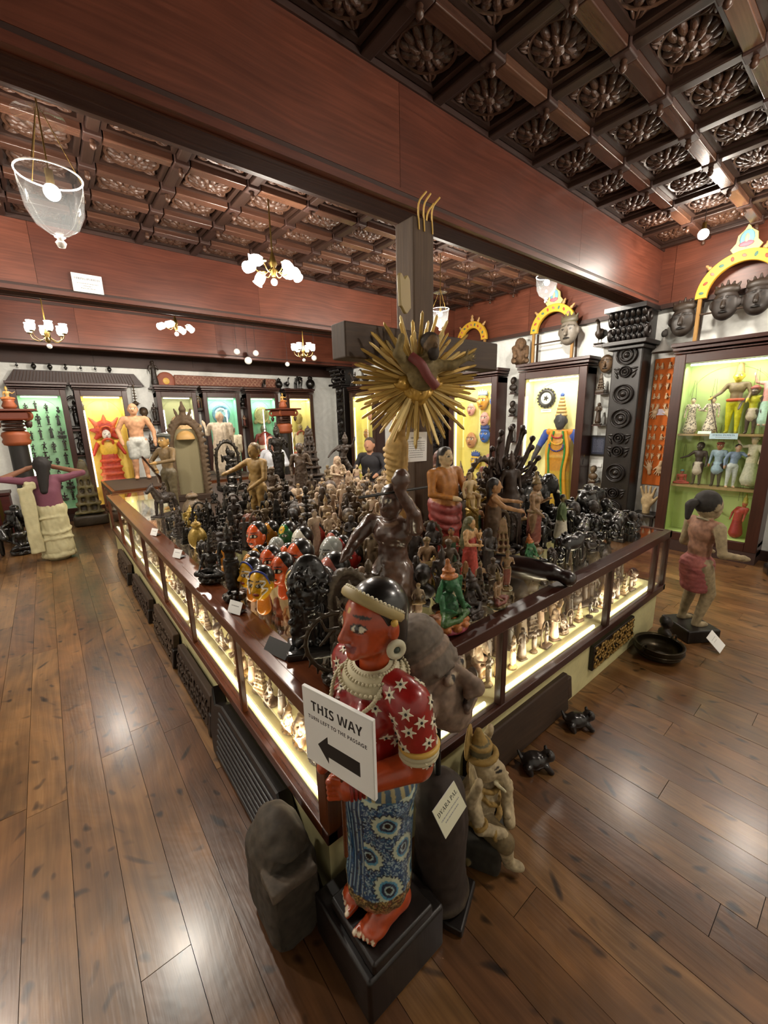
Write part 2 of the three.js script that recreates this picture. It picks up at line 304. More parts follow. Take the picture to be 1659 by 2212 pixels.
// ---------------------------------------------------------------- black carved wall pillars under the beams
function wallPillar(z, label) {
  const t = thing('carved_pillar', label, 'pillar', [7.02, 0, z], 0, 'black carved wall pillars');
  part('shaft', rbox(0.36, 3.0, 0.42, 0.02, 1), M.blackWood, t, [0.08, 1.5, 0]);
  part('base', rbox(0.5, 0.3, 0.54, 0.02), M.blackWood, t, [0.02, 0.15, 0]);
  part('abacus', merge([at(rbox(0.56, 0.06, 0.6, 0.01), 0.0, 3.0, 0), at(rbox(0.46, 0.05, 0.5, 0.01), 0.04, 2.94, 0)]), M.blackWood, t);
  // bracket capital with lotus leaves
  const leaves = []; for (let j = 0; j < 4; j++) for (let i = 0; i < 7; i++) { const g = new THREE.SphereGeometry(1, 8, 6); g.scale(0.035, 0.055, 0.034); g.rotateZ(0.6); g.translate(-0.1 - 0.055 * j, 3.08 + 0.1 * j, -0.22 + i * 0.073 + (j % 2) * 0.02); leaves.push(g); } for (const q of [-1, 1]) for (const y of [3.14, 3.34]) { const g = new THREE.TorusGeometry(0.07, 0.026, 8, 18); g.translate(-0.12, y, q * 0.25); leaves.push(g); }
  part('capital', merge([at(box(0.3, 0.44, 0.46), 0.1, 3.26, 0), ...leaves, at(box(0.56, 0.06, 0.56), -0.06, 3.46, 0)]), M.blackWood, t);
  const disc = (r) => { const g = lathe([[0, 0.05], [r * 0.2, 0.045], [r * 0.25, 0.015], [r * 0.42, 0.012], [r * 0.48, 0.04], [r * 0.6, 0.04], [r * 0.66, 0.012], [r * 0.82, 0.012], [r * 0.88, 0.045], [r * 0.98, 0.045], [r, 0]], 28); g.rotateZ(PI / 2); return g; };
  const big = disc(0.145), small = disc(0.085);
  for (const [y, s] of [[2.84, 0], [2.6, 1], [2.28, 0], [1.92, 0], [1.62, 1], [1.42, 1], [1.08, 0], [0.76, 1], [0.5, 0]]) part('rosette', s ? small : big, M.blackWood, t, [-0.1, y, 0]);
  for (const y of [2.6, 1.62, 1.42, 0.76]) for (const s of [-1, 1]) part('leaf_spray', merge([0, 1, 2].map((i) => { const g = new THREE.SphereGeometry(1, 8, 6); g.scale(0.02, 0.05, 0.018); g.rotateX(s * (0.5 + i * 0.5)); g.translate(0, (i - 1) * 0.05, s * 0.12); return g; })), M.blackWood, t, [-0.105, y, 0]);
  return t;
}
wallPillar(-2.72, 'black carved pillar with round rosettes beside the orange hand panel');
wallPillar(-6.62, 'black carved pillar half hidden behind the golden sunburst');
wallPillar(-10.52, 'black carved pillar by the corner of the two walls');

// ---------------------------------------------------------------- lamps
const glowMat = (s) => std(0xffffff, 0.4, { emissive: 0xfffaf0, emissiveIntensity: s });
M.shade = glowMat(5); M.bulb = glowMat(6); M.frost = std(0xf4f4ee, 0.35);
function lightAt(parent, x, y, z, cd, r = 3) { const l = new THREE.PointLight(0xfff3e4, cd, 0, 2); l.position.set(x, y, z); l.castShadow = true; l.shadow.radius = r; l.name = 'lamp_light'; parent.add(l); return l; }
const tulip = lathe([[0.012, 0], [0.03, 0.006], [0.05, 0.04], [0.054, 0.085], [0.046, 0.12], [0.055, 0.14]], 14);
function chandelier(pos, n, up, label, cd, R = 0.2) {
  const t = thing('chandelier', label, 'chandelier', pos);
  const drop = 4.28 - pos[1];
  part('rod', cyl(0.008, 0.008, drop, 8), M.brass, t, [0, drop / 2, 0]);
  part('ceiling_rose', lathe([[0, 0], [0.06, 0], [0.05, -0.03], [0.015, -0.05], [0, -0.05]], 14), M.brass, t, [0, drop, 0]);
  part('hub', lathe([[0, -0.12], [0.02, -0.11], [0.035, -0.07], [0.02, -0.03], [0.045, 0.01], [0.03, 0.06], [0.012, 0.12], [0, 0.13]], 14), M.brass, t);
  for (let i = 0; i < n; i++) {
    const a = 2 * PI * i / n + 0.4, c = Math.cos(a), s = Math.sin(a), y = up ? 0.02 : -0.02;
    part('arm', tube([[0.02 * c, -0.03, 0.02 * s], [R * 0.5 * c, -0.09, R * 0.5 * s], [R * 0.9 * c, -0.05, R * 0.9 * s], [R * c, y, R * s]], 0.006, 14, 6), M.brass, t);
    const cup = part('cup', lathe([[0, -0.01], [0.03, -0.006], [0.034, 0.006], [0.012, 0.012], [0, 0.012]], 10), M.brass, t, [R * c, y, R * s]);
    const sh = part('shade', tulip, M.shade, t, [R * c, y, R * s]); if (!up) { sh.rotation.set(PI * 0.8 * s, 0, -PI * 0.8 * c); }
  }
  part('finial', new THREE.SphereGeometry(0.035, 12, 8), M.frost, t, [0, -0.16, 0]);
  lightAt(t, 0, up ? 0.2 : -0.22, 0, cd, 5); return t;
}
chandelier([2.14, 3.6, -4.4], 6, false, 'brass chandelier with downward bulbs under the coffered ceiling', LAMP * 7, 0.2);
chandelier([2.1, 3.72, -8.3], 4, false, 'small brass chandelier with bare bulbs before the far beam', LAMP * 6, 0.18);
chandelier([0.28, 3.36, -8.3], 6, true, 'brass chandelier with upright glass tulips above the woman in the sari', LAMP * 5, 0.22);
chandelier([4.59, 3.44, -8.3], 6, true, 'brass chandelier with upright glass tulips left of the wooden cross', LAMP * 5, 0.2);
chandelier([6.4, 3.5, -0.4], 5, true, 'brass chandelier with glass tulips over the puppet cabinet aisle', LAMP * 4, 0.22);
chandelier([3.0, 3.35, 0.55], 6, true, 'brass chandelier with glass tulips over the entrance aisle', LAMP * 5.5, 0.22);
chandelier([-1.4, 3.5, -4.4], 6, true, 'brass chandelier with glass tulips over the left aisle', LAMP * 7, 0.22);
function bellLamp(pos, s, label, cd) {
  const t = thing('bell_jar_lamp', label, 'lamp', pos);
  const drop = 4.28 - pos[1];
  part('jar', lathe([[0.0, -0.27], [0.05, -0.262], [0.11, -0.22], [0.15, -0.14], [0.165, -0.03], [0.168, 0.05], [0.172, 0.06]].map(([r, y]) => [r * s, y * s]), 28), M.jar, t);
  part('rim', new THREE.TorusGeometry(0.17 * s, 0.005 * s, 8, 30), M.frost, t, [0, 0.06 * s, 0], [PI / 2, 0, 0]);
  part('tip', lathe([[0, -0.05], [0.02, -0.045], [0.03, -0.02], [0.014, 0], [0.03, 0.012], [0, 0.02]].map(([r, y]) => [r * s, y * s]), 12), M.frost, t, [0, -0.29 * s, 0]);
  part('bulb', new THREE.SphereGeometry(0.045 * s, 14, 10), M.bulb, t, [0, -0.03 * s, 0]);
  part('socket', cyl(0.022 * s, 0.022 * s, 0.08 * s), M.brass, t, [0, 0.05 * s, 0]);
  part('smoke_bell', lathe([[0.0, 0.03], [0.03, 0.028], [0.09, 0.012], [0.135, 0.0]].map(([r, y]) => [r * s, y * s]), 24), M.jar, t, [0, 0.36 * s, 0]);
  for (let i = 0; i < 3; i++) { const a = i * 2.094; part('chain', rod([0.165 * s * Math.cos(a), 0.06 * s, 0.165 * s * Math.sin(a)], [0, 0.44 * s, 0], 0.003), M.brass, t); }
  part('stem', cyl(0.005, 0.005, drop - 0.05 * s), M.brass, t, [0, (drop + 0.05 * s) / 2, 0]);
  lightAt(t, 0, -0.09 * s, 0, cd, 3); return t;
}
bellLamp([0.31, 3.62, -3.95], 1.12, 'large clear glass bell jar lamp under the left coffers', LAMP * 5);
bellLamp([5.75, 3.82, -3.4], 0.85, 'clear glass bell jar lamp hanging beside the big beam', LAMP * 6);
bellLamp([4.62, 3.45, -4.35], 0.72, 'clear glass bell jar lamp behind the sunburst', LAMP * 6);
{ // round bulb by the cabinet wall
  const t = thing('pendant_bulb', 'bare glowing bulb hung near the timber band above the puppet cabinet', 'lamp', [6.3, 4.0, -1.78]);
  part('bulb', new THREE.SphereGeometry(0.055, 16, 12), M.bulb, t); part('socket', cyl(0.022, 0.026, 0.08), M.brass, t, [0, 0.08, 0]); part('cord', cyl(0.004, 0.004, 0.18), M.black, t, [0, 0.2, 0]);
  lightAt(t, 0, -0.09, 0, LAMP * 2.2, 4);
}
{ // small unlit globes hung by the far beam
  const g = new THREE.SphereGeometry(0.085, 16, 12);
  for (const [x, y, z, r] of [[4.0, 3.42, -9.9, 1], [3.75, 3.6, -9.9, 0.8], [4.2, 3.6, -9.9, 0.8], [5.0, 3.4, -9.9, 0.65], [5.6, 3.55, -9.6, 0.8]]) {
    const t = thing('globe_lamp', 'small white glass globe hanging before the far beam', 'lamp', [x, y, z], 0, 'white globes by the far beam');
    const b = part('globe', g, M.frost, t); b.scale.setScalar(r); part('cord', cyl(0.004, 0.004, 4.28 - y), M.black, t, [0, (4.28 - y) / 2 + 0.05, 0]);
  }
}
// ---------------------------------------------------------------- the glass display island
const TOP = 0.957;
function areaLight(parent, pos, target, w, h, power) { const l = new THREE.RectAreaLight(0xfff0cc, power, w, h); l.position.set(...pos); parent.add(l); const wp = V(...target); l.up.set(0, 1, 0); l.lookAt(wp); l.castShadow = true; l.name = 'tube_light'; return l; }
{
  const t = thing('glass_display_table', 'long wooden display island with lit glass sides and cream plinth', 'display table');
  const x0 = 0.6, x1 = 4.25, z0 = -1.14, z1 = -7.62;
  part('plinth', bx(x0 + 0.03, x1 - 0.03, 0, 0.4, z1 + 0.03, z0 - 0.05), M.cream, t);
  const R = (a, b, c, d, e, f, ax, nm, m = M.rail) => part(nm, at(rbox(b - a, d - c, f - e, 0.006, ax), (a + b) / 2, (c + d) / 2, (e + f) / 2), m, t);
  R(x0, x0 + 0.05, 0.39, 0.445, z1, z0, 2, 'bottom_rail'); R(x0, x1, 0.39, 0.445, z0 - 0.05, z0, 0, 'bottom_rail', M.frame);
  R(x1 - 0.05, x1, 0.39, 0.445, z1, z0, 2, 'bottom_rail', M.frame); R(x0, x1, 0.39, 0.445, z1, z1 + 0.05, 0, 'bottom_rail');
  R(x0, x0 + 0.055, 0.895, 0.96, z1, z0, 2, 'top_rail'); R(x0, x1, 0.895, 0.96, z0 - 0.055, z0, 0, 'top_rail', M.frame);
  R(x1 - 0.055, x1, 0.895, 0.96, z1, z0, 2, 'top_rail', M.frame); R(x0, x1, 0.895, 0.96, z1, z1 + 0.055, 0, 'top_rail');
  part('border_board', bx(x0 + 0.055, x0 + 0.16, 0.925, 0.952, z1 + 0.05, z0 - 0.05, 2), M.rail, t);
  part('border_board', bx(x0 + 0.16, x1 - 0.05, 0.925, 0.952, z0 - 0.1, z0 - 0.05, 0), M.frame, t);
  part('shelf', bx(x0 + 0.05, x1 - 0.05, 0.4, 0.45, z1 + 0.05, z0 - 0.05), M.ply, t);
  part('core', bx(1.16, x1 - 0.05, 0.45, 0.951, z1 + 0.05, -1.72), M.ply, t);
  part('core_top', bx(1.16, x1 - 0.06, 0.951, 0.956, z1 + 0.06, -1.72), M.oldWood, t);
  const zp = [z0, -2.03, -3.0, -3.9, -4.75, -5.6, -6.45, z1 + 0.05], xp = [x0, 1.71, 3.03, 3.94, x1 - 0.05];
  zp.forEach((z, i) => { const w = i === 0 ? 0.07 : 0.032; R(x0 + 0.005, x0 + 0.005 + w, 0.44, 0.9, z - w, z, 1, 'post'); });
  xp.slice(1).forEach((x) => R(x, x + 0.045, 0.44, 0.9, z0 - 0.05, z0 - 0.005, 1, 'post', M.frame));
  for (let i = 0; i < 7; i++) { const a = zp[i + 1], b = zp[i] - (i ? 0.032 : 0.07); part('pane', bx(x0 + 0.022, x0 + 0.027, 0.445, 0.895, a, b), M.pane, t); part('top_pane', bx(x0 + 0.155, 1.165, 0.95, 0.956, a, i ? zp[i] - 0.002 : z0 - 0.1), M.pane, t); }
  for (let i = 0; i < 4; i++) { const a = xp[i] + (i ? 0.045 : 0.08), b = xp[i + 1]; part('pane', bx(a, b, 0.445, 0.895, z0 - 0.027, z0 - 0.022), M.pane, t); if (i || 1) part('top_pane', bx(i ? xp[i] + 0.002 : 1.167, b, 0.95, 0.956, -1.725, z0 - 0.1), M.pane, t); }
  for (const [a, b] of [[-1.3, -3.3], [-3.4, -5.4], [-5.5, -7.5]]) {
    part('tube_lamp', rod([x0 + 0.066, 0.459, a], [x0 + 0.066, 0.459, b], 0.009, 0.009, 10), M.tube, t);
    areaLight(t, [x0 + 0.1, 0.5, (a + b) / 2], [x0 + 0.5, 0.74, (a + b) / 2], a - b, 0.03, TUBE * 15);
  }
  for (const [a, b] of [[0.75, 1.65], [1.8, 2.95], [3.1, 4.1]]) {
    part('tube_lamp', rod([a, 0.459, z0 - 0.066], [b, 0.459, z0 - 0.066], 0.009, 0.009, 10), M.tube, t);
    areaLight(t, [(a + b) / 2, 0.5, z0 - 0.1], [(a + b) / 2, 0.74, z0 - 0.5], b - a, 0.03, TUBE * 15);
  }
}
{
  const t = thing('low_display_case', 'smaller glass display case behind the long island near the sari', 'display table');
  const x0 = 0.72, x1 = 3.3, z0 = -8.0, z1 = -9.7;
  part('plinth', bx(x0 + 0.03, x1 - 0.03, 0, 0.42, z1 + 0.03, z0 - 0.03), M.cream, t);
  for (const [a, b] of [[0.4, 0.46], [0.89, 0.95]]) part('rail', merge([bx(x0, x0 + 0.05, a, b, z1, z0, 2), bx(x0 + 0.05, x1, a, b, z0 - 0.05, z0)]), M.rail, t);
  for (const z of [z0 - 0.05, (z0 + z1) / 2, z1]) part('post', bx(x0, x0 + 0.05, 0.46, 0.89, z, z + 0.05, 1), M.rail, t);
  part('body', bx(x0 + 0.35, x1 - 0.02, 0.42, 0.945, z1 + 0.02, z0 - 0.06), M.ply, t);
  part('top', bx(x0 + 0.05, x1, 0.945, 0.956, z1, z0 - 0.05), M.oldWood, t);
  part('pane', bx(x0 + 0.02, x0 + 0.026, 0.46, 0.89, z1 + 0.05, z0 - 0.05), M.pane, t);
  part('tube_lamp', rod([x0 + 0.08, 0.48, z0 - 0.1], [x0 + 0.08, 0.48, z1 + 0.1], 0.013, 0.013, 10), M.tube, t);
  areaLight(t, [x0 + 0.11, 0.5, (z0 + z1) / 2], [x0 + 0.3, 0.7, (z0 + z1) / 2], 1.4, 0.03, TUBE * 13);
}

// ---------------------------------------------------------------- figure library (unit height, facing +z, feet at y = 0)
const mixc = (a, b, t) => { const A = lin(a), B = lin(b); return A.map((v, i) => v + (B[i] - v) * t); };
function human(o = {}) {
  const c = { skin: 0x6b4a30, hair: 0x1a1512, cloth: 0x5a3a26, top: null, gold: 0xa07a3a, foot: null, ...o.c }, k = o.k ?? 0.022, P = [], w = o.w ?? 1, hs = o.head ?? 1, py = o.py ?? (o.sit ? 0.1 : 0.5);
  const lean = o.lean ?? 0, tx = (y) => lean * (y - py);              // sideways lean of the torso
  const fwd = o.fwd ?? 0, tz = (y) => fwd * (y - py), top = c.top ?? c.skin;
  P.push(El([0, py, 0], [0.092 * w, 0.075, 0.075 * w], c.cloth, k), El([tx(py + 0.1), py + 0.1, tz(py + 0.1) + (o.belly ?? 0) * 0.5], [0.074 * w + (o.belly ?? 0), 0.1, 0.06 * w + (o.belly ?? 0)], top, k), El([tx(py + 0.22), py + 0.215, tz(py + 0.22)], [0.1 * w, 0.1, 0.068 * w], top, k));
  P.push(Cp([tx(py + 0.28) - 0.1 * w, py + 0.28, tz(py + 0.28)], [tx(py + 0.28) + 0.1 * w, py + 0.28, tz(py + 0.28)], 0.036, 0.036, top, k));
  if (o.bust) P.push(...both(El([0.048 + tx(py + 0.22), py + 0.215, tz(py + 0.22) + 0.055], [0.042, 0.042, 0.042], top, 0.01)));
  const hx = tx(py + 0.4) + (o.hx ?? 0), hz = tz(py + 0.4) + 0.008, hy = py + 0.4 + 0.03 * (hs - 1);
  P.push(Cp([tx(py + 0.3), py + 0.29, tz(py + 0.3)], [hx, hy - 0.04, hz - 0.008], 0.035, 0.03, c.skin, 0.012));
  P.push(El([hx, hy, hz], [0.055 * hs, 0.073 * hs, 0.063 * hs], c.skin, 0.012), El([hx, hy - 0.045 * hs, hz + 0.022 * hs], [0.036 * hs, 0.03 * hs, 0.036 * hs], c.skin, 0.02), Cp([hx, hy + 0.008 * hs, hz + 0.06 * hs], [hx, hy - 0.016 * hs, hz + 0.072 * hs], 0.006 * hs, 0.011 * hs, c.skin, 0.008));
  for (const s of [-1, 1]) P.push(El([hx + s * 0.056 * hs, hy - 0.005, hz - 0.003], [0.01 * hs, 0.024 * hs, 0.014 * hs], c.skin, 0.006));
  if (c.hair !== null) P.push(El([hx, hy + 0.018 * hs, hz - 0.014 * hs], [0.061 * hs, 0.067 * hs, 0.064 * hs], c.hair, 0.004), ...(o.longhair ? [El([hx, hy - 0.07 * hs, hz - 0.05 * hs], [0.06 * hs, 0.13 * hs, 0.03 * hs], c.hair, 0.02)] : []), ...(o.bun ? [El([hx, hy + 0.01, hz - 0.09 * hs], [0.036, 0.036, 0.036], c.hair, 0.01)] : []));
  if (o.beard) P.push(El([hx, hy - 0.06 * hs, hz + 0.045 * hs], [0.036 * hs, 0.045 * hs, 0.03 * hs], o.beard, 0.01));
  if (o.crown) { const H = o.crown; P.push(Cp([hx, hy + 0.06 * hs, hz - 0.006], [hx, hy + 0.05 * hs + H, hz - 0.012], 0.055 * hs, 0.016, c.gold, 0.006), To([hx, hy + 0.045 * hs, hz - 0.004], 0.056 * hs, 0.011, c.gold, 0.004, [PI / 2, 0, 0]), To([hx, hy + 0.05 * hs + H * 0.45, hz - 0.01], 0.042 * hs, 0.01, c.gold, 0.004, [PI / 2, 0, 0]), El([hx, hy + 0.06 * hs + H, hz - 0.012], [0.02, 0.024, 0.02], c.gold, 0.004)); }
  if (o.cap) P.push(El([hx, hy + 0.05 * hs, hz - 0.006], [0.068 * hs, 0.03 * hs, 0.075 * hs], o.cap, 0.004));
  if (o.turban) P.push(To([hx, hy + 0.04 * hs, hz - 0.005], 0.052 * hs, 0.024, o.turban, 0.01, [PI / 2 - 0.2, 0, 0]), El([hx, hy + 0.055 * hs, hz - 0.005], [0.05 * hs, 0.04 * hs, 0.055 * hs], o.turban, 0.01));
  if (o.veil) P.push(El([hx, hy + 0.02, hz - 0.02], [0.07, 0.075, 0.07], o.veil, 0.004), Cp([hx, hy, hz - 0.04], [hx * 0.5, py + 0.1, -0.06], 0.075, 0.1, o.veil, 0.02));
  if (o.collar) P.push(To([tx(py + 0.3), py + 0.292, tz(py + 0.3) + 0.006], 0.058, 0.016, c.gold, 0.006, [PI / 2 + 0.3, 0, 0]));
  if (o.belt) P.push(To([0, py + 0.04, 0], 0.088 * w, 0.013, c.gold, 0.006, [PI / 2, 0, 0]));
  const arm = (s, A) => {
    const sh = [tx(py + 0.27) + s * 0.118 * w, py + 0.272, tz(py + 0.27)], e = [s * A[0][0], py + A[0][1], A[0][2]], h = [s * A[1][0], py + A[1][1], A[1][2]], sl = o.sleeve ?? c.skin;
    P.push(Cp(sh, e, 0.036 * (o.aw ?? 1), 0.028 * (o.aw ?? 1), sl === true ? top : sl, 0.012), Cp(e, h, 0.028 * (o.aw ?? 1), 0.02 * (o.aw ?? 1), o.sleeve === true ? top : c.skin, 0.006));
    const d = [h[0] - e[0], h[1] - e[1], h[2] - e[2]], L = Math.hypot(...d) || 1; P.push(Cp(h, h.map((v, i) => v + d[i] / L * 0.05), 0.024, 0.015, c.skin, 0.006));
  };
  const dl = [[0.15, 0.13, -0.015], [0.155, -0.01, 0.03]];
  if (o.L !== null) arm(1, o.L ?? dl); if (o.R !== null) arm(-1, o.R ?? dl);
  if (o.L2) arm(1, o.L2); if (o.R2) arm(-1, o.R2);
  const ft = c.foot ?? c.skin, lg = c.leg ?? c.skin;
  if (o.sit === 'lotus') for (const s of [-1, 1]) P.push(Cp([s * 0.06, 0.09, 0.02], [s * 0.24, 0.06, 0.12], 0.065, 0.05, c.cloth, 0.02), Cp([s * 0.24, 0.055, 0.12], [-s * 0.03, 0.04, 0.18], 0.048, 0.032, c.cloth, 0.02));
  else if (o.sit === 'chair') for (const s of [-1, 1]) P.push(Cp([s * 0.06, py, 0.02], [s * 0.09, py, 0.19], 0.062, 0.052, c.cloth, 0.02), Cp([s * 0.09, py, 0.19], [s * 0.08, py - 0.2, 0.19], 0.046, 0.03, lg, 0.01), El([s * 0.08, py - 0.22, 0.23], [0.03, 0.022, 0.06], ft, 0.01));
  else if (!o.robe) for (const [s, G] of [[1, o.LL], [-1, o.RL]]) {
    const g = G ?? [[0.058, 0.27, 0.012], [0.062, 0.035, -0.01]], kn = [s * g[0][0], g[0][1], g[0][2]], f = [s * g[1][0], g[1][1], g[1][2]];
    P.push(Cp([s * 0.05 * w, py - 0.02, 0], kn, 0.064, 0.042, o.trousers ?? lg, 0.015), Cp(kn, f, 0.042, 0.025, o.trousers ?? lg, 0.008), El([f[0] + s * 0.006, f[1] - 0.012, f[2] + 0.035], [0.028, 0.022, 0.062], ft, 0.012));
  }
  if (o.skirt) { const [yb, rb] = o.skirt; P.push(Cp([0, py - 0.02, 0], [0, yb + rb * 0.75, 0.005], 0.085 * w, rb, c.cloth, 0.02)); }
  if (o.robe) { const rb = o.robe; P.push(Cp([0, py - 0.02, 0], [0, rb * 0.8, 0.005], 0.092 * w, rb, c.cloth, 0.03), Cp([0, py + 0.15, 0], [0, py - 0.1, 0], 0.09 * w, 0.098 * w, c.top ?? c.cloth, 0.02)); if (o.feet !== false) P.push(...both(El([0.045, 0.015, 0.07], [0.028, 0.02, 0.05], ft, 0.01))); }
  return P;
}
const lotusBase = (r, h, c, c2 = c) => { const P = [El([0, h * 0.3, 0], [r, h * 0.42, r * 0.85], c, 0.01), El([0, h * 0.75, 0], [r * 0.8, h * 0.34, r * 0.7], c2, 0.01)]; for (let i = 0; i < 10; i++) { const a = i * PI / 5; P.push(El([r * 0.85 * Math.cos(a), h * 0.62, r * 0.72 * Math.sin(a)], [r * 0.2, h * 0.3, r * 0.2], c2, 0.004)); } return P; };
const lift = (P, y) => P.map((q) => ({ ...q, ...(q.p && { p: [q.p[0], q.p[1] + y, q.p[2]] }), ...(q.a && { a: [q.a[0], q.a[1] + y, q.a[2]], b: [q.b[0], q.b[1] + y, q.b[2]] }), bb: undefined, m: undefined }));
const scaleP = (P, s, off = [0, 0, 0]) => P.map((q) => ({ ...q, k: q.k * s, ...(q.p && { p: q.p.map((v, i) => v * s + off[i]) }), ...(q.a && { a: q.a.map((v, i) => v * s + off[i]), b: q.b.map((v, i) => v * s + off[i]), r1: q.r1 * s, r2: q.r2 * s }), ...(q.t === 0 && { r: q.r.map((v) => v * s) }), ...(q.t === 2 && { s: q.s.map((v) => v * s), rd: q.rd * s }), ...(q.t === 3 && { R: q.R * s, r: q.r * s }), bb: undefined, m: undefined }));
const arch = (w, y0, y1, r, c, knobs = 11) => { const P = [], n = 14; let last; for (let i = 0; i <= n; i++) { const a = PI * i / n, p = [w * Math.cos(a), y0 + (y1 - y0) * Math.sin(a) ** 0.8, -0.07]; if (last) P.push(Cp(last, p, r, r, c, 0.01)); last = p; } P.push(Cp([w, 0.06, -0.07], [w, y0, -0.07], r, r, c), Cp([-w, 0.06, -0.07], [-w, y0, -0.07], r, r, c)); for (let i = 1; i < knobs; i++) { const a = PI * i / knobs; P.push(El([(w + r) * Math.cos(a), y0 + (y1 - y0 + r) * Math.sin(a) ** 0.8, -0.07], [r * 0.8, r * 0.8, r * 0.7], c, 0.006)); } return P; };
